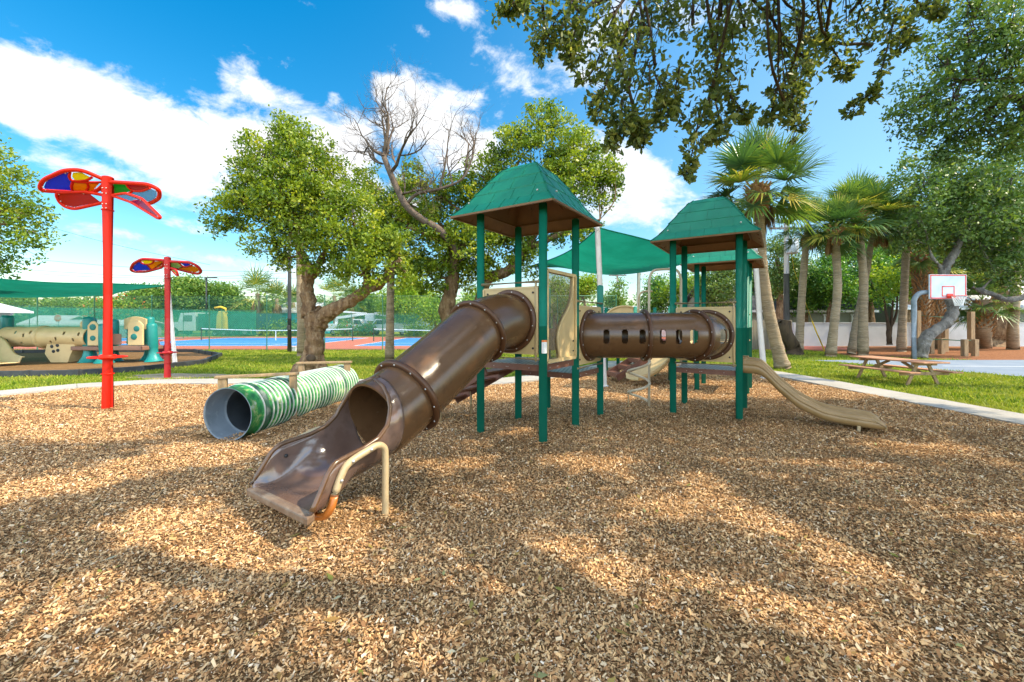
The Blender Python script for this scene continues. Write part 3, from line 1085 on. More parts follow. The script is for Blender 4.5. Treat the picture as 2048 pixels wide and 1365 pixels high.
def pipe_wall(path, r, parent, name, mt, n=56, wall=.022, skip=None):
    """hollow tube: outer and inner skin; skip(i, j) leaves openings."""
    rings_o, rings_i = [], []
    k = len(path)
    a = None
    for i in range(k):
        d = (path[min(i + 1, k - 1)] - path[max(i - 1, 0)]).normalized()
        if a is None:
            a, b = frame_of(d)
        a = (a - d * a.dot(d)).normalized()
        b = d.cross(a).normalized()
        for (lst, rad) in ((rings_o, r), (rings_i, r - wall)):
            lst.append([path[i] + (a * math.cos(2 * math.pi * j / n) + b * math.sin(2 * math.pi * j / n)) * rad for j in range(n)])
    vs = [p for rg in rings_o for p in rg] + [p for rg in rings_i for p in rg]
    O = k * n
    fs = []
    gone = [[bool(skip and skip(i, j)) for j in range(n)] for i in range(k - 1)]
    for i in range(k - 1):
        for j in range(n):
            j2 = (j + 1) % n
            if gone[i][j]:
                continue
            fs.append((i * n + j, i * n + j2, (i + 1) * n + j2, (i + 1) * n + j))
            fs.append((O + i * n + j, O + (i + 1) * n + j, O + (i + 1) * n + j2, O + i * n + j2))
            if gone[i][(j + 1) % n]:
                fs.append((i * n + j2, O + i * n + j2, O + (i + 1) * n + j2, (i + 1) * n + j2))
            if gone[i][(j - 1) % n]:
                fs.append((i * n + j, (i + 1) * n + j, O + (i + 1) * n + j, O + i * n + j))
            if i > 0 and gone[i - 1][j]:
                fs.append((i * n + j, i * n + j2, O + i * n + j2, O + i * n + j))
            if i < k - 2 and gone[i + 1][j]:
                fs.append(((i + 1) * n + j, (i + 1) * n + j2, O + (i + 1) * n + j2, O + (i + 1) * n + j))
    for i in (0, k - 1):
        for j in range(n):
            j2 = (j + 1) % n
            fs.append((i * n + j, i * n + j2, O + i * n + j2, O + i * n + j))
    m = MB()
    m.add(vs, fs, 0, True)
    o = m.build(name, mt, parent)
    for p in o.data.polygons:
        p.use_smooth = True
    md = o.modifiers.new('split', 'EDGE_SPLIT')
    md.split_angle = R(50)
    return o


# ---- tube slide
SD = V((-.565, -.825, 0)).normalized()          # downhill direction on plan
SE = V((.825, -.565, 0)).normalized()           # near side of the slide
S0 = V((-.024, 5.87, 0))
TR = .375


def sp(s, z, e=0):
    return S0 + SD * s + SE * e + Z * z


axis = [sp(.0, 1.665), sp(.30, 1.655), sp(.55, 1.60), sp(.80, 1.50), sp(1.2, 1.275), sp(1.6, 1.05), sp(1.9, .885), sp(2.15, .765), sp(2.3, .715)]
apath = curve_pts(axis, 6)
slide = pipe_wall(apath, TR, play, 'tube_slide', M['brown'], 56)
fl = lambda i: (apath[min(i + 1, len(apath) - 1)] - apath[max(i - 1, 0)])
flange(sp(.035, 1.665), SD, TR, slide)
for (s_, tgt) in ((.76, None), (1.88, None)):
    k = min(range(len(apath)), key=lambda i: abs((apath[i] - S0).dot(SD) - s_))
    flange(apath[k], fl(k), TR, slide, w=.052)


# the open run-out: cross-sections that unroll from the tube to a flat lip
def chute():
    m = MB()
    SS = np.linspace(2.26, 3.18, 40)
    NT = 45
    bot = lambda s: np.interp(s, [2.2, 2.4, 2.6, 2.8, 2.95, 3.1, 3.2], [.385, .318, .280, .264, .258, .254, .250])
    rimz = lambda s: np.interp(s, [2.2, 2.30, 2.33, 2.38, 2.45, 2.55, 2.7, 2.89, 2.97, 3.03, 3.10, 3.18], [1.16, 1.145, 1.06, .88, .74, .655, .61, .585, .57, .525, .41, .285])
    hw = lambda s: np.interp(s, [2.2, 2.6, 3.0, 3.2], [.376, .387, .425, .465])
    rows = []
    for s in SS:
        b, rz, w = bot(s), rimz(s), hw(s)
        h = rz - b
        fl_ = float(np.clip((s - 2.62) / .45, 0, 1))
        fl_ = fl_ * fl_ * (3 - 2 * fl_)
        row = []
        for j in range(NT):
            t = -1 + 2 * j / (NT - 1)
            # circular section up to rim height h (r = w)
            hh = min(h / w, 1.998)
            amax = math.acos(1 - hh)
            a = t * amax
            xc, zc = w * math.sin(a), w * (1 - math.cos(a))
            # flat-bottomed section with rounded corners
            sg = 1 if t >= 0 else -1
            q = abs(t)
            if q < .72:
                xf, zf = w * .90 * q / .72, 0.0
            else:
                k = (q - .72) / .28
                xf, zf = w * (.90 + .10 * math.sin(min(k, 1) * math.pi / 2)), h * k ** 1.4
            x = xc * (1 - fl_) + sg * xf * fl_
            z = zc * (1 - fl_) + zf * fl_
            row.append(sp(s, b + z, x))
        rows.append(row)
    vs = [p for r_ in rows for p in r_]
    fs = [(i * NT + j, i * NT + j + 1, (i + 1) * NT + j + 1, (i + 1) * NT + j) for i in range(len(SS) - 1) for j in range(NT - 1)]
    m.add(vs, fs, 0, True)
    o = m.build('exit_chute', M['chute'], slide, weld=False)
    md = o.modifiers.new('thick', 'SOLIDIFY')
    md.thickness = .022
    md.offset = 0
    # rolled rim up both sides and over the arch
    rim = MB()
    left = [r_[0] for r_ in rows]
    right = [r_[-1] for r_ in rows]
    path = list(reversed(left)) + right
    clean = [path[0]]
    for p in path[1:]:
        if (p - clean[-1]).length > .012:
            clean.append(p)
    rim.tube(clean, .020, 10)
    for s in (2.72, 2.93):
        rim.ball(sp(s, .47, -.385), .017, 8, 1)
    rim.build('rim', [M['brown'], M['dark']], slide)
    # squared lip below the exit
    lp = MB()
    lp.prism([sp(3.15, .266, -.455), sp(3.15, .266, .455), sp(3.22, .256, .468), sp(3.22, .256, -.468)], V((0, 0, -.06)))
    lp.build('lip', M['lip'], slide, bevel=.012)


M['chute'] = mat('polished_brown_chute', (.115, .068, .050), .13, .8, mix=[((.17, .115, .095), 3.5, .4, .7), ((.08, .045, .032), 7, .5, .8)], bump=[(14, .04)])  # greyer than the tube: sky reflection put into the base colour
M['lip'] = mat('worn_brown_lip', (.15, .092, .055), .45, .4, mix=[((.24, .18, .125), 8, .45, .7)])
chute()
# support pipe: bracket along the rim, then down to the mulch on both sides
for sg in (1, -1):
    m = MB()
    e = .445 * sg
    pts = curve_pts([sp(2.99, .34, e), sp(2.94, .46, e), sp(2.87, .545, e), sp(2.70, .60, e), sp(2.60, .62, e), sp(2.535, .585, e), sp(2.52, .50, e), sp(2.52, .25, e), sp(2.52, -.05, e)], 6)
    m.tube(pts, .029, 12)
    for s, z in ((2.95, .44), (2.85, .56), (2.68, .61)):
        m.ball(sp(s, z, e + .03 * sg), .014, 8, 1)
    m.build('support_leg', [M['beige_pipe'], M['chrome']], slide)
    m = MB()
    m.tube(curve_pts([sp(2.99, .34, e), sp(3.02, .25, e), sp(3.05, .18, e * .85), sp(3.06, .165, e * .4), sp(3.06, .16, 0)], 5), .030, 12)
    m.build('orange_brace', M['orange_paint'], slide)

# slide entrance panel, flanked by rails
panel_with_hole(T1.L + BN * .075, T1.N - BN * .075, 1.225, 2.125, V((-.024, 5.87, 1.665)), TR - .02, -AN, play)
off = -AN * .02
rail([T1.L + off + Z * 2.20 + BN * .04, T1.N + off + Z * 2.20 - BN * .04], play)
rail([T1.L + off + Z * 1.15 + BN * .04, T1.N + off + Z * 1.15 - BN * .04], play, .019)
rail([T1.N + off + Z * 1.12 - BN * .10, T1.N + off + Z * 2.20 - BN * .10], play, .016)


# ---- clear wavy window panel on the right face of the left tower
def window_panel():
    p0, p1 = T1.N + AN * .065, T1.Rt - AN * .065
    w = (p1 - p0).length
    n = BN
    pt = lambda x, z, o=0: p0 + AN * x + Z * z + n * o
    z0, z1 = 1.115, 2.36
    m = MB()
    for (a, b, c, d) in ((0, z0, 0, z1), (w, z0, w, z1)):
        m.beam(pt(a, b), pt(c, d), .045, .085, 0, n)
    m.beam(pt(0, z0), pt(w, z0), .085, .05, 0, Z)
    m.beam(pt(0, z1), pt(w, z1), .085, .045, 0, Z)
    # solid side whose edge follows an S curve
    edge = [(w * (.60 + .30 * math.tanh((t - .52) * 5.5) + .10 * math.exp(-((t - .02) / .14) ** 2)), z0 + (z1 - z0) * t) for t in [i / 24 for i in range(25)]]
    for i in range(24):
        (xa, za), (xb, zb) = edge[i], edge[i + 1]
        m.prism([pt(xa, za, -.02), pt(w, za, -.02), pt(w, zb, -.02), pt(xb, zb, -.02)], n * .035)
    m.tube([pt(x, z, .03) for x, z in edge], .018, 8)
    for z in (z0 + .25, z0 + .10, z1 - .12):
        m.ball(pt(w * .93, z, .022), .013, 8, 1)
    o = m.build('window_panel', [M['beige'], M['dark']], play, weld=False)
    g = MB()
    for i in range(24):
        (xa, za), (xb, zb) = edge[i], edge[i + 1]
        g.add([pt(.02, za, .004), pt(xa, za, .004), pt(xb, zb, .004), pt(.02, zb, .004)], [(0, 1, 2, 3)])
    g.build('window', M['smoky'], o)


def smoky():
    mt = bpy.data.materials.new('scuffed_clear_plastic')
    mt.use_nodes = True
    N, L = mt.node_tree.nodes, mt.node_tree.links
    bs = N['Principled BSDF']
    bs.inputs['Base Color'].default_value = (.16, .13, .11, 1)
    bs.inputs['Roughness'].default_value = .22
    tp = N.new('ShaderNodeBsdfTransparent')
    tp.inputs[0].default_value = (.72, .70, .66, 1)
    geo = N.new('ShaderNodeNewGeometry')
    n = N.new('ShaderNodeTexNoise')
    n.inputs['Scale'].default_value = 22
    n.inputs['Detail'].default_value = 6
    L.new(geo.outputs['Position'], n.inputs['Vector'])
    mr = N.new('ShaderNodeMapRange')
    mr.inputs['From Min'].default_value = .35
    mr.inputs['From Max'].default_value = .75
    mr.inputs['To Min'].default_value = .22
    mr.inputs['To Max'].default_value = .65
    L.new(n.outputs['Fac'], mr.inputs['Value'])
    ms = N.new('ShaderNodeMixShader')
    L.new(mr.outputs[0], ms.inputs[0])
    L.new(tp.outputs[0], ms.inputs[1])
    L.new(bs.outputs[0], ms.inputs[2])
    L.new(ms.outputs[0], N['Material Output'].inputs[0])
    return mt


M['smoky'] = smoky()
window_panel()

# ---- crawl tube to the second tower
CR = .372
CZ = 1.435
pc = (T1.Rt + X5) / 2
panel_with_hole(T1.Rt + AN * .05, X5 - AN * .05, .99, 1.90, V((pc.x, pc.y, CZ)), CR - .03, BN, play)
rail([T1.Rt + Z * 1.98 + BN * .03, X5 + Z * 1.98 + BN * .03], play)
rail([T1.Rt + Z * .93 + BN * .03, X5 + Z * .93 + BN * .03], play, .019)
pe = T2.L.lerp(T2.N, .53)
panel_with_hole(T2.L + BN * .07, T2.N - BN * .07, .99, 1.90, V((pe.x, pe.y, CZ)), CR - .03, -AN, play)
rail([T2.L - AN * .02 + Z * 1.985 + BN * .04, T2.N - AN * .02 + Z * 1.985 - BN * .04], play)
rail([T2.L - AN * .02 + Z * .93 + BN * .04, T2.N - AN * .02 + Z * .93 - BN * .04], play, .019)
rail([T2.N - AN * .02 + Z * .90 - BN * .08, T2.N - AN * .02 + Z * 1.985 - BN * .08], play, .016)
A0 = V((pc.x, pc.y, CZ)) + BN * .0
Sx = V((2.87, 6.78, CZ))
Ex = V((pe.x, pe.y, CZ))
dirs = (Sx - (A0 + BN * .14)).normalized()
raw = [A0, A0 + BN * .09 + dirs * .03]
NS = 110
for i in range(1, NS + 1):
    raw.append((A0 + BN * .09 + dirs * .03).lerp(Sx, i / NS))
P1 = Ex - AN * .46
for i in range(1, 29):
    t = i / 28
    raw.append(Sx * (1 - t) ** 2 + P1 * 2 * t * (1 - t) + Ex * t * t)
NA = 112


def slots(i, j):
    # rounded slots at mid height on both sides of the tube
    for st_ in (6, 27, 47, 70, 88, 104, 123, 131):
        q = i - st_
        if 0 <= q <= 6:
            for c in (0, NA // 2):
                dj = min(abs(j - c), NA - abs(j - c))
                lim = (4, 5, 5, 5, 5, 5, 4)[q]
                if dj <= lim:
                    return True
    return False


crawl = pipe_wall(raw, CR, play, 'crawl_tube', M['brown'], NA, skip=slots)
flange(A0 + BN * .035, BN, CR, crawl, w=.05)
flange(raw[59], dirs, CR, crawl, w=.05)
flange(raw[NS + 7], raw[NS + 8] - raw[NS + 6], CR, crawl, w=.05)
flange(Ex - AN * .03, AN, CR, crawl, w=.055)

# ---- open slide on the right tower
OD = BN
OE = AN                                  # far side
o0 = T2.N + BN * .05 + AN * .10
osl = lambda s, e, z: o0 + OD * s + OE * e + Z * z


def open_slide():
    S_ = np.linspace(-.05, 1.80, 60)
    rim = lambda s: float(np.interp(s, [0, .18, .27, .5, .76, 1.08, 1.38, 1.62, 1.70, 1.86], [1.035, 1.03, 1.005, .735, .505, .335, .29, .272, .268, .13]))
    bot = lambda s: float(np.interp(s, [0, .20, .30, .5, .76, 1.08, 1.38, 1.62, 1.72, 1.86], [.845, .84, .80, .575, .335, .185, .148, .135, .13, .125]))
    smooth = lambda f, s: (f(s - .06) + f(s - .03) + f(s) + f(s + .03) + f(s + .06)) / 5
    W = .46
    rows = []
    for s in S_:
        b, rz = smooth(bot, s), max(smooth(rim, s), smooth(bot, s) + .02)
        h = rz - b
        prof = [(-.035, rz - .045), (-.03, rz - .01), (-.012, rz + .004), (.012, rz), (.03, rz - .03), (.055, b + h * .35), (.09, b + .015), (.14, b), (W / 2, b - .002)]
        prof = prof + [(W - x, z) for x, z in prof[-2::-1]]
        rows.append([osl(s, x, z) for x, z in prof])
    n = len(rows[0])
    m = MB()
    m.add([p for r_ in rows for p in r_], [(i * n + j, i * n + j + 1, (i + 1) * n + j + 1, (i + 1) * n + j) for i in range(len(rows) - 1) for j in range(n - 1)], 0, True)
    # outer skirts: the moulded sides with their long creases
    for side in (0, 1):
        sk = []
        for s in S_:
            b, rz = smooth(bot, s), max(smooth(rim, s), smooth(bot, s) + .02)
            h = rz - b
            pr = [(-.035, rz - .045), (-.050, rz - .06), (-.050, b + h * .52), (-.040, b + h * .46), (-.046, b + h * .40), (-.046, b + .01), (-.02, b - .035), (.05, b - .05), (W / 2, b - .05)]
            sk.append([osl(s, (x if side == 0 else W - x), z) for x, z in pr])
        k = len(sk[0])
        m.add([p for r_ in sk for p in r_], [(i * k + j, i * k + j + 1, (i + 1) * k + j + 1, (i + 1) * k + j) for i in range(len(sk) - 1) for j in range(k - 1)], 0, True)
    s = 1.79
    m.prism([osl(s, -.045, .085), osl(s, W + .045, .085), osl(s, W + .045, .15), osl(s, -.045, .15)], OD * .025)
    o = m.build('open_slide', M['tan_slide'], play, weld=False)
    for e in (.06, W - .06):
        q = MB()
        q.cyl(osl(1.50, e - .075, -.05), osl(1.50, e - .075, .12), .026, n=12)
        q.build('support_leg', M['beige_pipe'], o)
    for e in (.0, W):
        hood = MB()
        hood.beam(osl(-.05, e, .94), osl(.06, e, .94), .04, .24)
        hood.build('side_hood', M['tan_slide'], o, bevel=.01)


open_slide()


# ---- brown perforated steps up to the left tower from behind
def steps(top, d, width, z_top, z_bot, n, parent, name='steps'):
    d = V(d).normalized()
    sdir = d.cross(Z).normalized()
    run = 1.28
    m = MB()
    for e in (-width / 2, width / 2):
        a = top + sdir * e + Z * z_top
        b = top + sdir * e + d * run + Z * z_bot
        m.beam(a - Z * .06, b - Z * .06, .03, .17)
    o = m.build(name, M['steel_brown'], parent, weld=False)
    for i in range(n):
        t = (i + .6) / n
        c = top + d * run * t + Z * (z_top + (z_bot - z_top) * t - .03)
        q = MB()
        q.obox(c, d * .13, sdir * width / 2, Z * .014)
        q.obox(c + d * .125 - Z * .05, d * .012, sdir * width / 2, Z * .05)
        q.build('tread', M['steel_brown'], o)
    for e in (-width / 2, width / 2):
        q = MB()
        c = top + sdir * e + d * run * .72
        q.cyl(V((c.x, c.y, -.05)), V((c.x, c.y, z_top + (z_bot - z_top) * .72 - .08)), .02, n=10)
        q.build('leg', M['beige_pipe'], o)
    return o


st = steps(T1.L.lerp(T1.B, .5), -BN, .80, 1.0, .30, 4, play)
# gate panel and rails on the far side of the left tower
panel_back = MB()
pb0, pb1 = T1.B + BN * .10, T1.Rt - BN * .10
panel_back.prism([pb0 + Z * 1.2 + AN * .02, pb1 + Z * 1.2 + AN * .02, pb1 + Z * 1.55 + AN * .02, pb0 + Z * 1.55 + AN * .02], AN * .03)
panel_back.build('step_panel', M['beige'], play, bevel=.01)
rail([X5 + Z * 1.25, X6 + Z * 1.25], play)
rail([T1.B + Z * 1.9, X6 + Z * 1.9], play)

# ---- spiral climber with its overhead loop
M['pale_pipe'] = mat('pale_worn_pipe', (.50, .42, .30), .4, .45, mix=[((.40, .32, .20), 12, .5, .8)])
SPC = V((2.66, 8.05, 0))
m = MB()
m.tube([SPC - Z * .05, SPC + Z * 1.0, SPC + Z * 2.45] + curve_pts([SPC + Z * 2.45, SPC + V((.04, 0, 2.60)), SPC + V((.16, .02, 2.67)), SPC + V((.50, .05, 2.68)), SPC + V((.60, .06, 2.62)), SPC + V((.645, .07, 2.48))], 5)[1:] + [SPC + V((.645, .07, .85))], .024, 12)
spir = m.build('spiral_climber', M['pale_pipe'], play)
hx = []
for i in range(130):
    t = i / 129
    a = t * 3.3 * 2 * math.pi
    hx.append(SPC + V((-.20 + .20 * math.cos(a), .20 * math.sin(a), .09 + t * 1.35)))
m = MB()
m.tube(hx, .025, 10)
m.build('spiral', M['pale_pipe'], spir)
m = MB()
m.cyl(SPC + V((-.40, 0, -.05)), SPC + V((-.40, .02, .24)), .012, n=8)
m.build('leg', M['beige_pipe'], spir)
rail(curve_pts([SPC + V((-.08, .4, 1.6)), SPC + V((-.08, .4, 2.1)), SPC + V((-.04, .4, 2.24)), SPC + V((.06, .4, 2.28)), SPC + V((.2, .4, 2.28))], 5), play, .018)
panel_t = MB()
tb0, tb1 = T2.L + AN * .1, T2.B - AN * .1
rail([T2.L + Z * 1.9 + AN * .05, T2.B + Z * 1.9 - AN * .05], play)
rail([T2.B + Z * 1.9 + BN * .05, T2.Rt + Z * 1.9 - BN * .05], play)
rail([T2.B + Z * 1.15 + BN * .05, T2.Rt + Z * 1.15 - BN * .05], play)

# ---- rear structure: short posts, low decks, steps, arched panel, rails
rp = [(2.95, 13.0), (3.45, 13.5), (4.42, 12.85), (4.42, 11.6), (5.35, 12.1), (3.55, 11.95)]
for (x, y) in rp:
    post(V((x, y, 0)), 2.08, rear, .052)
deck([V((3.55, 11.95, 0)), V((4.42, 11.6, 0)), V((5.35, 12.1, 0)), V((4.42, 12.85, 0)), V((3.45, 13.5, 0)), V((2.95, 13.0, 0))], .98, rear, inset=.0)
deck([V((4.42, 11.6, 0)), T3.L, T3.B, V((5.35, 12.1, 0))], .9, rear)
steps(V((4.05, 11.75, 0)), V((-.72, -.10, 0)), .75, .95, .2, 4, rear)
m = MB()
ctr = V((3.42, 12.6, 0))
poly = [ctr + V((-.62, 0, 1.70))] + [ctr + V((.60 * math.cos(math.pi - math.pi * i / 20), 0, 1.72 + .42 * math.sin(math.pi * i / 20))) for i in range(21)] + [ctr + V((.62, 0, 1.70)), ctr + V((.62, 0, 1.05)), ctr + V((-.62, 0, 1.05))]
m.prism(poly, V((0, .04, 0)))
m.tube([p - V((0, .01, 0)) for p in poly[1:22]], .03, 8)
m.build('arched_panel', M['beige'], rear, weld=False)
m = MB()
sl = [V((4.75, 11.4, 1.0)), V((4.2, 11.15, .75)), V((3.75, 10.95, .38)), V((3.35, 10.8, .2)), V((3.1, 10.7, .16))]
c_ = curve_pts(sl, 5)
rows = []
for i, p in enumerate(c_):
    rows.append([p + V((.1, -.24, .16)), p + V((.09, -.2, .02)), p + V((0, 0, 0)), p + V((-.09, .2, .02)), p + V((-.1, .24, .16))])
m.add([q for r_ in rows for q in r_], [(i * 5 + j, i * 5 + j + 1, (i + 1) * 5 + j + 1, (i + 1) * 5 + j) for i in range(len(rows) - 1) for j in range(4)], 0, True)
m.build('beige_slide', M['beige'], rear, solid=.03)
for (a, b) in ((0, 1), (1, 2), (2, 4), (0, 5)):
    pa, pb = V((*rp[a], 0)), V((*rp[b], 0))
    rail([pa + Z * 1.85, pb + Z * 1.85], rear)
    rail([pa + Z * 1.2, pb + Z * 1.2], rear)
m = MB()
pa, pb = V((*rp[3], 0)), V((*rp[4], 0))
m.prism([pa.lerp(pb, .1) + Z * 1.1, pa.lerp(pb, .9) + Z * 1.1, pa.lerp(pb, .9) + Z * 1.85, pa.lerp(pb, .1) + Z * 1.85], V((0, .03, 0)))
m.build('play_panel', M['beige'], rear, bevel=.01)
for (p, q) in ((T3.L, T3.N), (T3.N, T3.Rt), (T3.Rt, T3.B)):
    rail([p + Z * 1.85, q + Z * 1.85], rear)
    rail([p + Z * 1.2, q + Z * 1.2], rear)

# ------------------------------------------------------------------ trees
def unit(n):
    d = RNG.normal(size=(n, 3))
    return d / np.linalg.norm(d, axis=1)[:, None]


def leaf_quads(c, L_, W_, droop=.25, up=.35, near=False, axis=None):
    n = len(c)
    ax = unit(n) if axis is None else axis + .75 * unit(n)
    ax[:, 2] -= droop
    ax /= np.linalg.norm(ax, axis=1)[:, None]
    nn = unit(n)
    nn[:, 2] += up
    sd_ = np.cross(ax, nn)
    sd_ /= np.linalg.norm(sd_, axis=1)[:, None] + 1e-9
    L_ = (L_ * RNG.lognormal(0, .22, n))[:, None]
    W_ = L_ * W_
    if near:
        nr = np.cross(ax, sd_)
        k = [(-.5, 0, 0), (-.2, .30, .04), (.22, .48, .0), (.5, 0, -.08), (.22, -.48, 0), (-.2, -.30, .04)]
        return np.stack([c + ax * L_ * a + sd_ * W_ * b + nr * L_ * d for a, b, d in k], 1)
    return np.stack([c - ax * L_ * .5, c + sd_ * W_ * .5 + ax * L_ * .08, c + ax * L_ * .5, c - sd_ * W_ * .5 + ax * L_ * .08], 1)


def clump_points(clumps, sub_density, leaves_per, sub_r, shell=2.4, flat=.75):
    """clumps: (centre, radius vec).  Returns leaf centres and the twig-tip centres."""
    subs, own = [], []
    for ci, (c, r) in enumerate(clumps):
        r = np.array(r, float)
        n = max(5, int(sub_density * (r[0] * r[1] + r[0] * r[2] + r[1] * r[2]) / 3))
        d = unit(n)
        rad = RNG.random(n) ** (1 / shell)
        p = np.array(c) + d * rad[:, None] * r
        subs.append(p)
        own += [ci] * n
    subs = np.concatenate(subs)
    k = RNG.poisson(leaves_per, len(subs))
    idx = np.repeat(np.arange(len(subs)), k)
    sr = RNG.uniform(.6, 1.35, len(subs)) * sub_r
    off = RNG.normal(size=(len(idx), 3)) * sr[idx][:, None] * .55
    off = np.clip(off, -.95 * sr[idx][:, None], .95 * sr[idx][:, None])
    off[:, 2] *= flat
    return subs[idx] + off, subs, np.array(own), idx


def tree(name, label, cat, base, limbs, clumps, lmat, bark, leaf_len=.10, leaf_w=.5, sub_density=16, leaves_per=26, sub_r=.34, group=None,
         twig=.35, near=False, n_ring=12, limb_noise=.06, shell=2.4, crown_name='crown', wire_r=.012, var_shift=None, limb_mat=None, upper=None, br_max=.10):
    root = thing(name, label, cat, base, group)
    m = MB()
    nodes = []
    for (pts, rad) in limbs:
        cp = curve_pts(pts, 5) if len(pts) > 2 else [V(p) for p in pts]
        rr = np.interp(np.linspace(0, 1, len(cp)), np.linspace(0, 1, len(rad)), rad)
        cp2 = []
        for i, p in enumerate(cp):
            f = 0 if i == 0 else rr[i] * limb_noise * 4
            cp2.append(p + V(tuple(RNG.normal(0, 1, 3))) * f * .25)
            nodes.append((cp2[-1], rr[i]))
        m.tube(cp2, [r * RNG.uniform(.93, 1.08) for r in rr], n_ring)
    m.build('trunk', bark, root, weld=False)
    m = MB()
    lc, subs, own, idx = clump_points(clumps, sub_density, leaves_per, sub_r, shell)
    npos = np.array([tuple(p) for p, r in nodes])
    nr_ = np.array([r for p, r in nodes])
    for ci, (c, r) in enumerate(clumps):
        c = V(c)
        d = np.linalg.norm(npos - np.array(tuple(c)), axis=1) + nr_ * 1.5
        k = int(np.argmin(d))
        a = nodes[k][0]
        r0 = max(.012, min(nodes[k][1] * .6, br_max))
        mid = (a + c) / 2 + V(tuple(RNG.normal(0, .12, 3))) * (c - a).length
        m.tube(curve_pts([a, mid, c], 4), np.linspace(r0, .02, 9), 6)
        if twig:
            for s in subs[own == ci]:
                if RNG.random() < twig:
                    s = V(tuple(s))
                    st = c.lerp(a, RNG.random() * .5)
                    mid = (st + s) / 2 + V(tuple(RNG.normal(0, .10, 3))) * (s - st).length
                    m.tube([st, mid, s], [wire_r * 1.5, wire_r, wire_r * .4], 4, caps=False)
    if upper:
        ulc, usub, uown, uidx = clump_points(upper, 64, 22, .22, 2.0)
        for c, r in upper:
            d = np.linalg.norm(npos - np.array(c), axis=1)
            a, c = nodes[int(np.argmin(d))][0], V(c)
            m.tube([a, (a + c) / 2 + V(tuple(RNG.normal(0, .08, 3))), c], [.03, .02, .008], 5, caps=False)
        np_mesh('upper_crown', leaf_quads(ulc, .13, .52), 4, lmat, root)
    m.build('branches', limb_mat or bark, root, weld=False)
    var = np.clip(RNG.normal(.44, .15, len(lc)) + RNG.normal(0, .17, len(subs))[idx], 0, 1)
    if var_shift:
        var = np.clip(var + var_shift(lc), 0, 1)
    q = leaf_quads(lc, leaf_len, leaf_w, near=near)
    np_mesh(crown_name, q, 6 if near else 4, lmat, root, var=var)
    return root


def C(px, py, Y, rpx, flat=1.0, dj=0.0):
    """clump from photo position at distance Y: real centre and radius."""
    p = P(px, py, Y + dj)
    r = rpx * Y / FPX
    return ((p.x, p.y, p.z), (r, r, r * flat))


# -- twisted tree left of the slide
tb = V((-6.45, 13.0, 0))
limbs = [
    ([P(615, 762, 13), P(621, 735, 13), P(628, 712, 13), P(630, 680, 13), P(629, 650, 13), P(626, 620, 13)], [.56, .38, .29, .265, .27, .29]),
    ([P(618, 640, 13), P(617, 605, 13), P(614, 580, 13), P(617, 556, 13), P(628, 534, 13)], [.25, .20, .17, .20, .25]),
    ([P(636, 655, 13), P(650, 632, 12.9), P(672, 618, 12.8), P(700, 602, 12.7), P(735, 582, 12.6), P(765, 562, 12.5), P(800, 520, 12.4)], [.24, .24, .20, .18, .17, .14, .08]),
    ([P(735, 582, 12.6), P(730, 540, 12.5), P(705, 500, 12.4)], [.13, .10, .06]),
    ([P(630, 540, 13), P(650, 505, 13), P(640, 480, 13.1), P(600, 455, 13.2), P(560, 430, 13.2)], [.12, .09, .08, .06, .04]),
    ([P(622, 545, 13), P(600, 500, 13.3), P(570, 420, 13.6), P(560, 330, 13.6)], [.14, .11, .08, .05]),
    ([P(595, 762, 12.7), P(606, 735, 12.85), P(618, 718, 13)], [.20, .22, .2]),
    ([P(650, 760, 12.7), P(642, 740, 12.85), P(634, 715, 13)], [.16, .20, .2]),
    ([P(575, 758, 13.1), P(598, 742, 13.1), P(618, 722, 13.1)], [.14, .2, .2]),
]
clumps = [C(560, 262, 13, 42), C(545, 315, 13, 68), C(610, 320, 13, 62), C(500, 372, 13, 62, dj=.4), C(575, 390, 13, 70, dj=-.5), C(640, 380, 13, 55), C(462, 425, 13, 42), C(530, 440, 13, 62),
          C(605, 450, 13, 60, dj=.6), C(660, 440, 13, 55, dj=-.4), C(710, 440, 12.8, 48), C(755, 470, 12.6, 52), C(700, 500, 12.6, 50, dj=-.5), C(640, 515, 12.8, 42), C(775, 520, 12.5, 45), C(730, 550, 12.4, 40, dj=-.4),
          C(545, 500, 13, 38), C(665, 350, 13.3, 36), C(520, 300, 13.4, 36), C(600, 275, 13.2, 36), C(812, 545, 12.4, 32), C(690, 545, 12.5, 26), C(560, 520, 13, 24), C(580, 350, 12.6, 56), C(680, 470, 12.4, 50), C(620, 480, 12.5, 48), C(740, 510, 12.3, 46), C(790, 490, 12.6, 36), C(660, 400, 12.6, 50), C(480, 400, 12.8, 44), C(560, 400, 12.5, 50), C(630, 300, 13.2, 40), C(700, 400, 13, 36), C(440, 440, 13.2, 30)]
t1 = tree('gnarled_tree', 'gnarled tree with a hollow stub and one thick limb reaching over the corrugated tunnel', 'tree', tb, limbs, clumps, leaf['sunny'], M['bark'],
          .105, .54, 40, 58, .27, n_ring=18, twig=.35)
def gnarl(o, scale, strength, lv=1):
    tx = bpy.data.textures.new('gnarl', 'CLOUDS')
    tx.noise_scale = scale
    tx.noise_depth = 3
    a = o.modifiers.new('sub', 'SUBSURF')
    a.levels = a.render_levels = lv
    b = o.modifiers.new('gnarl', 'DISPLACE')
    b.texture = tx
    b.texture_coords = 'LOCAL'
    b.strength = strength
    b.mid_level = .5


gnarl([c for c in t1.children if c.name.startswith('trunk')][0], .28, .20, 2)
# hollow in its foot: a ball with the hole's shade in its colour
m = MB()
m.ball(P(622, 717, 12.62), .15, 12, sz=(.15, .06, .12))
m.build('hollow', M['bark_dark'], t1)

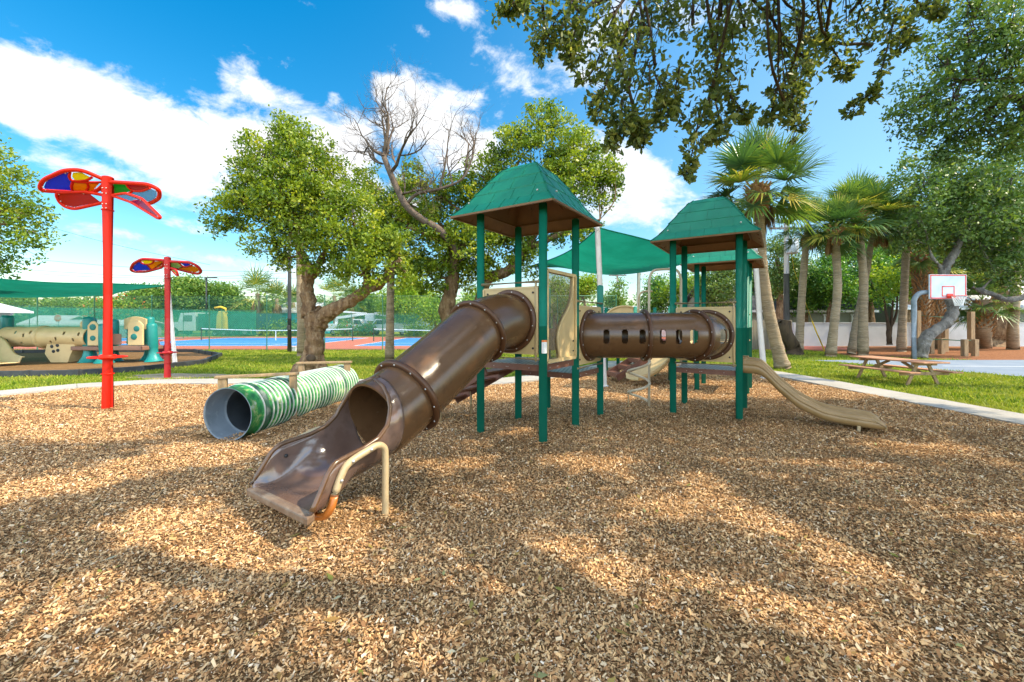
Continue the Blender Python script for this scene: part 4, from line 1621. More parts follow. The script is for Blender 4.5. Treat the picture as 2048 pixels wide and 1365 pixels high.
# -- second tree with the bare limb, behind the slide
tb = V((-2.4, 17.0, 0))
limbs = [([P(903, 730, 17), P(903, 690, 17), P(900, 650, 17), P(892, 622, 17), P(900, 590, 17), P(905, 560, 17), P(906, 500, 17)], [.45, .34, .30, .30, .28, .26, .2]),
         ([P(940, 690, 17.2), P(958, 610, 17.2), P(975, 560, 17.2), P(1020, 540, 17), P(1050, 500, 17), P(1090, 420, 17), P(1110, 330, 17)], [.26, .24, .22, .22, .18, .13, .06]),
         ([P(905, 560, 17), P(930, 480, 17), P(990, 400, 17), P(1040, 320, 17)], [.2, .16, .11, .05]),
         ([P(1050, 500, 17), P(1120, 470, 16.8), P(1200, 440, 16.6)], [.14, .1, .05])]
clumps = [C(1085, 250, 17, 42), C(1040, 285, 17, 50), C(1140, 300, 17, 60), C(1190, 335, 17, 42), C(1075, 340, 17, 62), C(1000, 320, 17, 42), C(1010, 390, 17, 60, dj=.6), C(950, 420, 17, 50), C(1120, 380, 17, 58, dj=-.6),
          C(1200, 380, 17, 36), C(880, 470, 17, 58), C(930, 490, 17, 55, dj=-.6), C(850, 440, 17, 45), C(1000, 470, 17, 60), C(900, 540, 17, 46), C(960, 545, 17, 42), C(1060, 440, 17, 55), C(1050, 520, 17, 40), C(1130, 450, 17, 45),
          C(850, 520, 17, 38), C(1180, 480, 17, 34), C(1100, 200 + 20, 17, 22), C(1215, 345, 17, 26), C(830, 360, 17, 34), C(800, 420, 17.3, 42), C(800, 470, 17.3, 48), C(810, 530, 17.3, 44), C(860, 560, 17, 40), C(760, 430, 17.5, 44), C(920, 370, 17, 36), C(960, 350, 17, 36), C(1150, 350, 16.6, 50), C(1230, 350, 17, 22), C(880, 400, 17.2, 46), C(740, 370, 17.5, 36), C(970, 460, 16.6, 50)]
t2 = tree('leafy_tree', 'tall leafy tree behind the left tower with a long bare dead limb', 'tree', tb, limbs, clumps, leaf['sunny'], M['bark'], .13, .54, 36, 56, .32, n_ring=12, twig=.3)


def bare(m, p, d, ln, r, depth):
    p, d = V(p), V(d).normalized()
    pts, rr = [p], [r]
    n = 4
    for i in range(n):
        d = (d + V(tuple(RNG.normal(0, .20, 3))) + Z * .07).normalized()
        p = p + d * ln / n
        pts.append(p)
        rr.append(r * (1 - .45 * (i + 1) / n))
    m.tube(pts, rr, 7 if depth > 2 else 5, caps=False)
    if depth == 0:
        return
    for i in range(1, n + 1):
        k = 2 if i == n else (1 if RNG.random() < .75 else 0)
        for _ in range(k):
            dd = (d + V(tuple(RNG.normal(0, .62, 3)))).normalized()
            bare(m, pts[i], dd, ln * RNG.uniform(.55, .8), rr[i] * .68, depth - 1)


m = MB()
dl = [P(925, 520, 16.6), P(905, 490, 16.4), P(878, 460, 16.2), P(845, 440, 16.1), P(815, 415, 16), P(795, 380, 16), P(778, 340, 16), P(768, 315, 16)]
m.tube(curve_pts(dl, 4), np.linspace(.17, .10, 29), 10)
for (px, py, dx, dz, ln, r) in ((770, 318, -.5, .8, 1.30, .075), (768, 312, .30, 1, 1.45, .085), (774, 330, -1, .35, 1.15, .055), (782, 345, .9, .75, 1.6, .07), (800, 392, 1, .28, 1.0, .05), (770, 316, .05, 1, 1.3, .06)):
    bare(m, P(px, py, 16), V((dx, RNG.normal(0, .3), dz)), ln, r, 4)
rb = [P(835, 432, 16.1), P(862, 360 + 35, 16), P(905, 372, 15.9), P(930, 345, 15.8), P(936, 300, 15.8)]
m.tube(curve_pts([P(812, 410, 16), P(835, 368 + 20, 16), P(880, 378, 15.9), P(925, 358, 15.8), P(945, 315, 15.8)], 4), np.linspace(.075, .035, 17), 7)
for (px, py, dx, dz, ln, r) in ((880, 378, .1, 1, 1.5, .05), (925, 358, .35, 1, 1.3, .05), (945, 315, .1, 1, 1.1, .045), (905, 366, -.2, 1, 1.3, .04), (850, 385, 0, 1, 1.1, .035)):
    bare(m, P(px, py, 15.9), V((dx, RNG.normal(0, .3), dz)), ln, r, 3)
m.build('dead_limb', M['dead'], t2, weld=False)

# -- tree at the far left edge
tb = G(-150, 735)
limbs = [([V((-22.4, 15.2, 0)), V((-22.3, 15.2, 2.0)), V((-22.0, 15.3, 4.0)), V((-21.4, 15.5, 6.0))], [.35, .28, .22, .12])]
clumps = [C(-20, 320, 16, 50), C(25, 370, 16, 40), C(15, 425, 16, 46), C(60, 430, 16, 34), C(30, 490, 16, 40), C(-50, 420, 16, 70), C(-60, 520, 16, 60), C(70, 465, 16, 26), C(10, 525, 16, 22), C(-110, 450, 16, 70), C(-100, 350, 16, 60)]
tree('leafy_tree', 'leafy tree at the far left above the green shade sail', 'tree', V((-22.4, 15.2, 0)), limbs, clumps, leaf['sunny'], M['bark'], .13, .52, 40, 32, .32)

# -- oak over the foreground: trunk outside the frame, boughs and hanging sprays overhead
ob = V((8.6, -2.2, 0))
limbs = [([V((8.6, -2.2, 0)), V((8.5, -2.1, 1.6)), V((8.2, -1.8, 3.2)), V((7.6, -1.2, 4.6))], [.62, .50, .46, .42]),
         ([V((7.6, -1.2, 4.6)), V((5.8, 1.2, 5.7)), V((4.2, 3.3, 6.2)), V((2.6, 5.0, 6.3)), V((1.2, 6.2, 6.4))], [.30, .22, .15, .09, .05]),
         ([V((7.6, -1.2, 4.6)), V((8.6, 1.2, 6.2)), V((8.9, 3.8, 7.4)), V((8.8, 6.0, 8.2))], [.28, .2, .14, .07]),
         ([V((7.6, -1.2, 4.6)), V((4.6, -1.4, 6.2)), V((1.6, -1.6, 7.0)), V((-1.5, -1.2, 7.2))], [.28, .2, .13, .06]),
         ([V((5.8, 1.2, 5.7)), V((3.4, 1.6, 6.4)), V((.8, 2.4, 6.6)), V((-1.2, 3.4, 6.4))], [.16, .12, .08, .05])]
clumps = []
for (px, py, r, Y) in [(1085, 12, 34, 5), (1120, 62, 46, 5), (1160, 25, 50, 5), (1215, 45, 60, 5), (1235, 115, 50, 4.9), (1255, 185, 48, 4.8), (1275, 245, 36, 4.7), (1290, 60, 60, 5.1), (1330, 20, 50, 5.2), (1310, 130, 36, 4.9),
                       (1385, 50, 52, 5.2), (1440, 35, 50, 5.3), (1430, 110, 52, 5.1), (1425, 175, 44, 5), (1405, 235, 34, 4.9), (1470, 160, 36, 5), (1490, 60, 46, 5.4),
                       (1545, 40, 50, 5.5), (1560, 110, 42, 5.4), (1575, 165, 36, 5.3), (1575, 222, 28, 5.2), (1620, 130, 34, 5.5), (1630, 40, 52, 5.6), (1700, 25, 46, 5.7), (1650, 85, 26, 5.6),
                       (1770, 20, 46, 5.8), (1840, 15, 40, 6), (1020, 8, 22, 5.2), (1745, 90, 22, 5.6)]:
    clumps.append(C(px, py, Y, r))
# crown above and outside the frame: it shades the mulch, with gaps where sun reaches the ground
rg = np.random.default_rng(5)
SH = V((_s.x / _s.z, _s.y / _s.z, 0))
GAPS = [(G(230, 1150), .60, .30), (G(90, 1260), .50, .22), (G(550, 1090), .42, .22), (G(1180, 935), .42, .18), (G(1260, 1020), .28, .15), (G(1390, 1000), .42, .15), (G(900, 930), .4, .2),
        (G(960, 860), .6, .3), (G(1850, 900), .6, .35), (G(1640, 930), .6, .25), (G(1620, 1080), .30, .2), (G(1100, 1100), .3, .18), (G(80, 970), .6, .3), (G(250, 940), .5, .22),
        (G(760, 1020), .5, .25), (G(1700, 1250), .22, .15), (G(1330, 1180), .16, .10), (G(1500, 960), .3, .12), (G(700, 1180), .14, .09), (G(980, 1220), .12, .08), (G(1560, 1230), .15, .08), (G(330, 1030), .3, .12), (G(1800, 1130), .25, .12), (G(1980, 1050), .5, .3), (G(420, 905), .7, .25), (G(700, 1300), .2, .14)]
ground_pts = []
upper = []
tries = 0
while len(ground_pts) < 560 and tries < 60000:
    tries += 1
    gx, gy = rg.uniform(-7.5, 8.0), rg.uniform(.3, 8.6)
    if gx < -3.2 and gy > 5.3 + .25 * (gx + 3.2) * -.4:
        continue
    if gx < -1.0 and gy > 7.6:
        continue
    r = rg.uniform(.30, .58)
    if any(((gx - g.x) / (a + r * .8)) ** 2 + ((gy - g.y) / (b_ + r * .8)) ** 2 < 1 for g, a, b_ in GAPS):
        continue
    if any((gx - q[0]) ** 2 + (gy - q[1]) ** 2 < (.40 * r + .40 * q[2]) ** 2 for q in ground_pts):
        continue
    zmin = (2.3 + .8 * max(gy, 0) + r) / 1.142
    z = max(4.9, zmin) + rg.uniform(0, 1.6)
    ground_pts.append((gx, gy, r))
    upper.append(((gx + SH.x * z, gy + SH.y * z, z), (r, r, r * .75)))
oak = tree('overhanging_oak', 'oak whose leafy twigs hang down over the playground from above', 'tree', ob, limbs, clumps, leaf['near_oak'], M['bark_dark'],
           .074, .50, 105, 26, .19, twig=.5, near=True, wire_r=.006, n_ring=14, upper=upper, br_max=.014)


def spray(m, pts, n_side, lc, ax, spread=.16, per=7):
    cp = curve_pts(pts, 8)
    m.tube(cp, np.linspace(.012, .004, len(cp)), 5, caps=False)
    for i in range(1, len(cp)):
        for _ in range(n_side):
            d = V(tuple(RNG.normal(0, 1, 3)))
            d.z -= .5
            d.normalize()
            ln = spread * RNG.uniform(.4, 1.3) * (1.15 - .7 * i / len(cp))
            t = cp[i] + d * ln
            m.tube([cp[i], (cp[i] + t) / 2 + V(tuple(RNG.normal(0, .02, 3))), t], [.005, .004, .002], 4, caps=False)
            for _ in range(per):
                dd = (d + V(tuple(RNG.normal(0, .7, 3)))).normalized()
                lc.append(tuple(t + dd * .045 - d * RNG.uniform(0, ln * .5)))
                ax.append(tuple(dd))


m, lc, ax = MB(), [], []
for pp, ns, sprd in (
        ([(1120, 20, 5), (1095, 75, 4.9), (1075, 112, 4.85)], 2, .16), ([(1150, 60, 5), (1140, 100, 4.9), (1150, 122, 4.9)], 2, .14), ([(1060, 5, 5.2), (1030, 12, 5.2), (1000, 18, 5.2)], 2, .13),
        ([(1200, 110, 4.9), (1180, 150, 4.8), (1150, 162, 4.8)], 1, .12), ([(1245, 200, 4.8), (1240, 250, 4.7), (1225, 285, 4.7)], 3, .20), ([(1270, 230, 4.7), (1285, 260, 4.7), (1275, 268, 4.7)], 3, .18),
        ([(1215, 160, 4.8), (1200, 200, 4.7), (1195, 235, 4.7)], 2, .16), ([(1400, 220, 4.9), (1392, 270, 4.8), (1378, 330, 4.75), (1368, 350, 4.75)], 2, .15), ([(1430, 200, 5), (1440, 250, 4.9), (1425, 280, 4.9)], 3, .18),
        ([(1450, 180, 5), (1480, 215, 4.9), (1492, 240, 4.9)], 2, .15), ([(1360, 130, 5), (1350, 190, 4.9), (1362, 225, 4.9)], 2, .17), ([(1595, 130, 5.3), (1585, 200, 5.2), (1590, 262, 5.2)], 3, .2), ([(1560, 150, 5.3), (1545, 215, 5.2), (1540, 240, 5.2)], 2, .16),
        ([(1655, 80, 5.5), (1685, 130, 5.4), (1697, 150, 5.4)], 2, .14), ([(1790, 30, 5.7), (1775, 95, 5.6), (1752, 170, 5.5), (1725, 200, 5.5), (1695, 228, 5.5)], 2, .14), ([(1600, 20, 5.5), (1606, 120, 5.4), (1590, 220, 5.3)], 2, .18),
        ([(1800, 30, 5.8), (1815, 70, 5.7), (1800, 95, 5.7)], 2, .14), ([(1850, 10, 6), (1870, 20, 5.9), (1890, 28, 5.9)], 2, .13), ([(1310, 150, 4.9), (1330, 200, 4.8), (1320, 240, 4.8)], 3, .18)):
    spray(m, [P(*q) for q in pp], ns, lc, ax, sprd)
m.build('twigs', M['bark_dark'], oak, weld=False)
np_mesh('foliage', leaf_quads(np.array(lc), .085, .44, near=True, droop=.05, axis=np.array(ax)), 6, leaf['near_oak'], oak)

# -- right oak high in the corner, trunk outside the frame
limbs = [([V((19.5, 9.0, 0)), V((19.3, 9.0, 2.2)), V((18.6, 9.3, 4.4)), V((17.2, 9.8, 6.2)), V((15.2, 10.4, 7.2)), V((13, 11, 7.6))], [.55, .44, .38, .3, .2, .08]),
         ([P(2300, 160, 11.3), P(2048, 162, 11.2), P(1925, 160, 11)], [.1, .06, .03])]
clumps = [C(px, py, Y, r) for (px, py, r, Y) in [(1800, 235, 34, 11.5), (1835, 195, 48, 11.3), (1850, 265, 44, 11.4), (1890, 130, 62, 11.3), (1900, 215, 60, 11.2), (1935, 65, 66, 11.2), (1960, 160, 70, 11.2), (1990, 60, 70, 11),
                                                 (1960, 255, 60, 11.3), (2030, 120, 70, 11), (2040, 220, 70, 11), (1905, 290, 40, 11.6), (1870, 315, 34, 11.8), (2010, 300, 50, 11.4), (1950, 10, 60, 11), (2095, 170, 60, 11), (2090, 260, 60, 11)]]
_unused = [
                                                 ]
tree('oak_tree', 'small leaved oak reaching in high above the basketball hoop', 'tree', V((19.5, 9.0, 0)), limbs, clumps, leaf['oak'], M['bark_dark'], .115, .5, 46, 32, .30, twig=.35)

# -- leaning grey oak behind the hoop
limbs = [([P(1840, 722, 19.4), P(1845, 700, 19.4), P(1852, 676, 19.4), P(1872, 660, 19.5), P(1895, 643, 19.6), P(1906, 622, 19.7), P(1898, 595, 19.8), P(1888, 560, 19.8), P(1892, 535, 19.8), P(1910, 505, 19.9), P(1930, 460, 20)],
          [.30, .26, .24, .235, .22, .22, .20, .20, .19, .16, .10]),
         ([P(1890, 540, 19.8), P(1875, 528, 19.8), P(1862, 510, 19.8), P(1858, 490, 19.8)], [.12, .09, .07, .05]),
         ([P(1945, 575, 20), P(1985, 590, 19.6), P(2020, 600, 19.3), P(2080, 585, 19)], [.10, .12, .13, .14])]
clumps = [C(px, py, Y, r) for (px, py, r, Y) in [(1850, 355, 56, 19), (1900, 350, 60, 19.5), (1960, 345, 66, 19), (2025, 350, 62, 19), (1830, 415, 44, 19), (1880, 420, 62, 20), (1940, 425, 66, 19), (2005, 435, 62, 19.5), (2060, 420, 70, 19),
                                                 (1830, 475, 38, 20), (1985, 500, 52, 19.5), (2035, 510, 56, 19.5), (1935, 495, 48, 20.5), (1990, 550, 34, 20), (2045, 560, 34, 20), (1870, 480, 44, 21)]]
ok_ = tree('oak_tree', 'grey oak with a crooked leaning trunk just behind the basketball hoop', 'tree', V((19.0, 19.4, 0)), limbs, clumps, leaf['oak'], M['bark_grey'], .16, .52, 26, 34, .44, twig=.2)

gnarl([c for c in ok_.children if c.name.startswith('trunk')][0], .35, .16, 2)

# -- slender young tree with three stems, by the white wall
limbs = [([P(1779, 690, 27), P(1776, 650, 27), P(1768, 600, 27)], [.17, .1, .05]), ([P(1779, 680, 27), P(1783, 640, 27), P(1786, 600, 27)], [.11, .08, .05]), ([P(1777, 665, 27), P(1792, 630, 27), P(1795, 590, 27)], [.08, .07, .04])]
clumps = [C(px, py, Y, r) for (px, py, r, Y) in [(1760, 585, 32, 27), (1795, 580, 34, 27), (1775, 545, 38, 27), (1815, 550, 30, 27), (1740, 560, 26, 27.4), (1830, 520, 34, 27.5)]]
tree('young_tree', 'slender young tree with dark stems in front of the white wall', 'tree', G(1779, 690), limbs, clumps, leaf['bright'], M['bark_dark'], .2, .5, 9, 26, .5, twig=.2)


# ------------------------------------------------------------------ palms
def palm(label, pts, rad, crown_r, n_frond=34, boots=0, dead=5, group='sabal palms', seed=1, name='palm_tree', nleaf=40, cat='palm', boot_len=.95):
    rg = np.random.default_rng(seed)
    base = V((pts[0].x, pts[0].y, 0))
    root = thing(name, label, cat, base, group)
    cp = curve_pts(pts, 7)
    rr = np.interp(np.linspace(0, 1, len(cp)), np.linspace(0, 1, len(rad)), rad)
    m = MB()
    m.tube(cp, [r * rg.uniform(.95, 1.06) for r in rr], 14)
    m.build('trunk', M['palm_trunk'], root, weld=False)
    top = cp[-1]
    quads, vars_ = [], []
    dq = []

    def frond(az, el, L_, rr_, deadf=False):
        d = V((math.cos(az) * math.cos(el), math.sin(az) * math.cos(el), math.sin(el)))
        pl = L_ * (.52 if not deadf else .3)
        hub = top + d * pl + Z * (-.06 * L_)
        sd_ = d.cross(Z)
        sd_ = sd_.normalized() if sd_.length > .1 else V((1, 0, 0))
        up = sd_.cross(d).normalized()
        w = .022
        dest = dq if deadf else quads
        dest.append((top - sd_ * w, top + sd_ * w, hub + sd_ * w * .6, hub - sd_ * w * .6))
        v0 = rg.uniform(.1, .6)
        if rg.random() < .12:
            v0 = .9
        if not deadf:
            vars_.append(.8)
        for k in range(nleaf):
            t = -1 + 2 * (k + rg.uniform(.2, .8)) / nleaf
            a = t * R(128)
            ld = (d * math.cos(a) + sd_ * math.sin(a) + up * (.18 + .22 * abs(t)) * (0 if deadf else 1))
            if deadf:
                ld = d * .5 + sd_ * math.sin(a) * .35 - Z * .9
            ld.normalize()
            ll = L_ * rr_ * (1 - .30 * abs(t)) * rg.uniform(.85, 1.1)
            droop = rg.uniform(.05, .30) * ll * (1.3 - .9 * math.sin(max(el, 0)))
            p1 = hub + ld * ll * .5 - Z * droop * .12
            p2 = hub + ld * ll * .93 - Z * droop
            n = ld.cross(up)
            n = (n.normalized() if n.length > .05 else sd_)
            ww = .0125 * crown_r
            dest.append((hub - n * ww * .5, hub + n * ww * .5, p1 + n * ww, p1 - n * ww))
            dest.append((p1 - n * ww, p1 + n * ww, p2 + n * .003, p2 - n * .003))
            if not deadf:
                vv = min(1, max(0, v0 + rg.normal(0, .13)))
                vars_.extend((vv, min(1, vv + .1)))
    ga = 2.399963
    for i in range(n_frond):
        f = (i + .5) / n_frond
        el = R(82 - 128 * f ** 1.0 + rg.normal(0, 6))
        frond(i * ga + rg.normal(0, .15), el, crown_r * (.78 + .25 * rg.random()), .62)
    for i in range(dead):
        frond(rg.random() * 6.28, R(-50 - 20 * rg.random()), crown_r * .75, .5, True)
    np_mesh('crown', np.array([[tuple(p) for p in q] for q in quads]), 4, leaf['palm'], root, var=np.array(vars_))
    if dead:
        np_mesh('dead_fronds', np.array([[tuple(p) for p in q] for q in dq]), 4, leaf['palm_dead'], root)
    if boots:
        b = MB()
        for i in range(boots):
            f = i / boots
            zz = V(tuple(np.array([np.interp(top.z - boot_len * (1 - f), [q.z for q in cp], [q[ax_] for q in cp]) for ax_ in range(3)])))
            a = i * 2.4 + rg.normal(0, .1)
            out = V((math.cos(a), math.sin(a), 0))
            r0 = rad[-1] * (.85 + .5 * f)
            s0 = zz + out * r0
            tip = s0 + (out * .75 + Z * rg.uniform(.6, 1.1)).normalized() * rg.uniform(.16, .30)
            side = Z.cross(out) * .055
            b.add([s0 - side, s0 + side, s0 - Z * .07, tip - side * .75, tip + side * .75, tip - Z * .03 + out * .015], [(0, 1, 4, 3), (1, 2, 5, 4), (2, 0, 3, 5), (3, 4, 5)])
        b.build('boots', M['palm_boot'], root, weld=False)
    return root


palm('leaning palm with a fat ring of cut brown boots, beside the roofed tower',
     [G(1566, 737), P(1557, 705, 14.9), P(1537, 620, 14.9), P(1524, 530, 14.9), P(1519, 450, 14.9), P(1515, 375, 14.9)], [.28, .21, .18, .175, .175, .21], 2.5, 36, 150, 4, seed=3)
palm('thin palm trunk just right of the utility pole, crown among others',
     [G(1597, 708), P(1600, 660, 22), P(1606, 560, 22), P(1613, 480, 22), P(1616, 450, 22)], [.23, .19, .165, .15, .15], 2.0, 30, 0, 6, seed=4)
palm('pale palm with a slightly bent trunk behind the yellow guy wire',
     [G(1661, 713), P(1667, 660, 20), P(1675, 580, 20), P(1673, 520, 20), P(1668, 455, 20)], [.25, .19, .17, .17, .17], 2.0, 32, 50, 6, seed=5)
palm('tallest palm of the clump, standing behind the picnic table',
     [G(1726, 712), P(1726, 650, 20.4), P(1727, 560, 20.4), P(1720, 480, 20.4), P(1716, 425, 20.4)], [.25, .20, .175, .165, .165], 2.3, 36, 50, 3, seed=6)
palm('slim palm leaning right, close behind the tallest palm',
     [G(1703, 708), P(1712, 650, 21.8), P(1730, 560, 21.8), P(1742, 490, 21.8), P(1757, 445, 21.8)], [.21, .17, .15, .14, .14], 2.0, 30, 0, 14, seed=7)
palm('straight palm trunk between the young tree and the hoop pole',
     [G(1803, 703), P(1804, 660, 23.5), P(1808, 590, 23.5), P(1812, 500, 23.5), P(1812, 455, 23.5)], [.24, .20, .18, .17, .165], 2.0, 28, 0, 10, seed=8)
palm('palm trunk at the right edge in front of the white wall',
     [G(2026, 699), P(2026, 660, 25), P(2030, 590, 25), P(2032, 520, 25), P(2034, 440, 25)], [.28, .24, .23, .22, .20], 2.1, 26, 0, 6, seed=9)
palm('palm with a shaggy criss-cross trunk left of the leaning oak',
     [G(1848, 700), P(1850, 650, 24), P(1846, 600, 24), P(1842, 550, 24), P(1838, 505, 24)], [.25, .26, .30, .30, .27], 2.0, 22, 420, 8, seed=10, boot_len=5)
palm('dark shaggy palm trunk hidden behind the leaning oak',
     [G(1878, 697), P(1876, 650, 25.5), P(1876, 600, 25.5), P(1872, 560, 25.5), P(1870, 530, 25.5)], [.25, .27, .30, .30, .27], 2.0, 20, 380, 8, seed=12, boot_len=5)
palm('low bushy palm with drooping dark fronds right of the hoop net',
     [G(1968, 696), P(1966, 660, 25.5), P(1966, 630, 25.5), P(1964, 600, 25.5)], [.35, .38, .45, .4], 2.3, 26, 120, 10, seed=13, boot_len=2.4)
palm('bare palm trunk standing on the grass left of the tube slide',
     [G(779, 722), P(780, 660, 17.6), P(782, 560, 17.6), P(788, 470, 18.2), P(800, 430, 18.8), P(812, 405, 19.2)], [.20, .17, .155, .15, .14, .13], 1.5, 26, 0, 4, seed=14)
palm('palm trunk rising behind the gnarled tree',
     [G(603, 712), P(603, 640, 20), P(601, 560, 20), P(600, 470, 20), P(604, 440, 20), P(612, 410, 20)], [.22, .19, .18, .18, .17, .15], 1.4, 22, 0, 3, seed=15)
for i, (px, ytop, Y, r, lab) in enumerate([(515, 588, 54, 4.2, 'big rounded palm beyond the tennis court, tallest of the row'), (553, 598, 54, 3.2, 'palm beyond the court, between the big rounded palm and the light pole'),
                                           (586, 606, 58, 3.0, 'small palm beyond the court, hidden partly by the light pole'), (668, 592, 56, 3.6, 'palm beyond the court, seen below the thick limb'),
                                           (702, 600, 60, 3.0, 'palm beyond the court, next to the bare palm trunk')]):
    p = P(px, ytop, Y)
    palm(lab, [V((p.x, Y, 0)), V((p.x + .2, Y, p.z * .5)), V((p.x, Y, p.z))], [.32, .26, .24], r, 30, 0, 8, 'palms beyond the tennis court', 30 + i, nleaf=14)


# ------------------------------------------------------------------ trees and shrubs beyond
def far_tree(label, px, ytop, Y, wpx, lm='far', ybase=None, leaf_len=None, name='broad_tree', group='trees beyond the courts', dens=1.0, cat='tree'):
    s = Y / FPX
    top = P(px, ytop, Y)
    w = wpx * s / 2
    h = top.z
    base = V((top.x, Y, 0))
    rg = np.random.default_rng(int(px * 7 + ytop))
    cl = []
    low = .28 * h if ybase is None else P(px, ybase, Y).z
    n = max(6, int(9 * dens))
    for i in range(n):
        a = rg.random() * 6.28
        f = rg.random()
        zz = low + (h - low) * (.16 + .70 * f)
        rr_ = w * .62 * math.sqrt(max(.05, 1 - (2 * f - .85) ** 2 * .8)) * math.sqrt(rg.random())
        r = w * rg.uniform(.34, .5)
        r = min(r, (h - zz))
        r = max(r, w * .2)
        cl.append(((base.x + rr_ * math.cos(a), Y + rr_ * math.sin(a), zz), (r, r, r * .8)))
    cl.append(((base.x, Y, h - w * .38), (w * .42, w * .42, w * .36)))
    L_ = leaf_len or .0052 * Y
    return tree(name, label, cat, base, [([base, base + Z * h * .3, base + V((rg.normal(0, .2), 0, h * .6))], [.05 * h, .035 * h, .015 * h])], cl, leaf[lm], M['bark'], L_, .55,
                5.5 * (30 / Y) ** .6 * dens * (4.2 if Y < 37 else 3.4), 34, .028 * Y * .55 + .15, group, twig=.06, n_ring=7, wire_r=.02)


for (lab, px, yt, Y, w, lm, dn) in [
        ('dark green tree at the left edge behind the pavilion roof', 30, 594, 62, 130, 'far', 1), ('rounded green tree above the stop sign', 125, 600, 66, 110, 'far', 1),
        ('green tree between the stop sign and the red pole', 190, 606, 70, 90, 'far', 1), ('dense tree behind the far red sculpture', 300, 572, 56, 120, 'far', 1.3), ('tall rounded tree left of the street lamp', 365, 554, 58, 130, 'far', 1.4),
        ('rounded tree right of the street lamp', 440, 568, 60, 110, 'far', 1.3), ('low green tree under the big rounded palm', 480, 602, 62, 80, 'far', 1), ('bushy tree behind the small court palm', 625, 604, 64, 90, 'far', 1),
        ('green tree behind the turquoise house', 740, 588, 66, 110, 'far', 1), ('bright tree right of the bare palm trunk', 815, 560, 52, 120, 'bright', 1.2), ('bright yellow green tree by the pale blue porch', 872, 590, 46, 90, 'bright', 1.2),
        ('tree showing between the slide and the left tower', 950, 575, 48, 100, 'bright', 1.1), ('bright tree behind the window panel', 1110, 556, 44, 110, 'bright', 1.2), ('yellow green tree left of the white sail post', 1175, 548, 40, 90, 'bright', 1.2),
        ('airy tree between the two sail posts', 1240, 556, 46, 80, 'far', .9), ('rounded tree right of the far sail post', 1312, 552, 42, 100, 'deep', 1.2), ('dense tree behind the overhead loop', 1375, 548, 40, 110, 'bright', 1.2),
        ('leafy tree behind the small rear roof', 1440, 520, 34, 120, 'oak', 1.3), ('tree behind the right tower posts', 1500, 540, 36, 100, 'deep', 1.2)]:
    far_tree(lab, px, yt, Y, w, lm, dens=dn)
for (lab, px, yt, Y, w, lm, dn, yb) in [
        ('dark dense tree behind the leaning palm', 1560, 470, 31, 110, 'oak', 1.4, 640), ('deep green tree over the grey house roof', 1610, 520, 33, 120, 'deep', 1.4, 630), ('dense tree behind the pale palm', 1660, 505, 31, 130, 'deep', 1.5, 625),
        ('dense tree filling in behind the tallest palm', 1740, 490, 32, 140, 'deep', 1.6, 620), ('large dark tree behind the young tree', 1810, 430, 34, 150, 'deep', 1.6, 610), ('tall oak mass behind the basketball hoop', 1900, 380, 34, 170, 'oak', 1.8, 575),
        ('tall oak mass at the right edge', 2000, 340, 33, 180, 'oak', 1.8, 560), ('broad oak past the right edge of the frame', 2110, 350, 32, 180, 'oak', 1.4, 590), ('pale green oak above the palm clump', 1690, 440, 36, 120, 'oak', 1.2, 560), ('dark thicket tree between the utility pole and the board fence', 1535, 545, 36, 90, 'deep', 1.3, 660),
        ('dark thicket tree low behind the pale palm', 1640, 560, 38, 110, 'deep', 1.4, 650), ('dark thicket tree low behind the tallest palm', 1710, 560, 39, 120, 'deep', 1.4, 650), ('dark thicket tree low behind the straight palm', 1790, 560, 40, 120, 'deep', 1.4, 650),
        ('dark thicket tree behind the shaggy palms', 1870, 520, 40, 130, 'deep', 1.4, 640), ('dark thicket tree behind the low bushy palm', 1960, 510, 40, 130, 'deep', 1.4, 640)]:
    far_tree(lab, px, yt, Y, w, lm, ybase=yb, group='dense trees behind the white wall', dens=dn)
# flowering shrubs and hedging along the court
for (lab, px, yt, Y, w, lm) in [('flowering tree with orange blossom behind the near red pole', 235, 592, 52, 110, 'flower'), ('orange flowering shrub under the thick limb', 690, 652, 51, 34, 'flower'),
                                ('orange flowering shrub left of the white pickup', 733, 653, 51, 26, 'flower'), ('orange flowering shrub right of the light pole', 597, 655, 51, 18, 'flower'), ('bright green shrub below the pale blue porch', 832, 653, 50, 60, 'bright'),
                                ('yellow green shrub against the court fence', 540, 640, 51, 50, 'bright'), ('low leafy shrub beside the far court corner', 470, 655, 52, 50, 'far'), ('green shrub left of the turquoise house', 575, 640, 55, 36, 'far')]:
    far_tree(lab, px, yt, Y, w, lm, ybase=674, name='shrub', group='shrubs along the court', cat='shrub', dens=.9)


def treeline():
    n = 60000
    th = RNG.random(n)
    x = -150 + 300 * th
    Y = 92 + 25 * RNG.random(n) + .0015 * x ** 2 * 0
    h = 6.0 + 1.6 * np.sin(x * .11 + 1) + 1.2 * np.sin(x * .31) + .8 * np.sin(x * .77)
    z = h * RNG.random(n) ** .7
    c = np.stack([x, Y, z], -1) + RNG.normal(0, .5, (n, 3))
    return np_mesh('treeline', leaf_quads(c, .75, .6), 4, leaf['far'])


tag(treeline(), 'distant continuous line of green trees', 'treeline', kind='stuff')

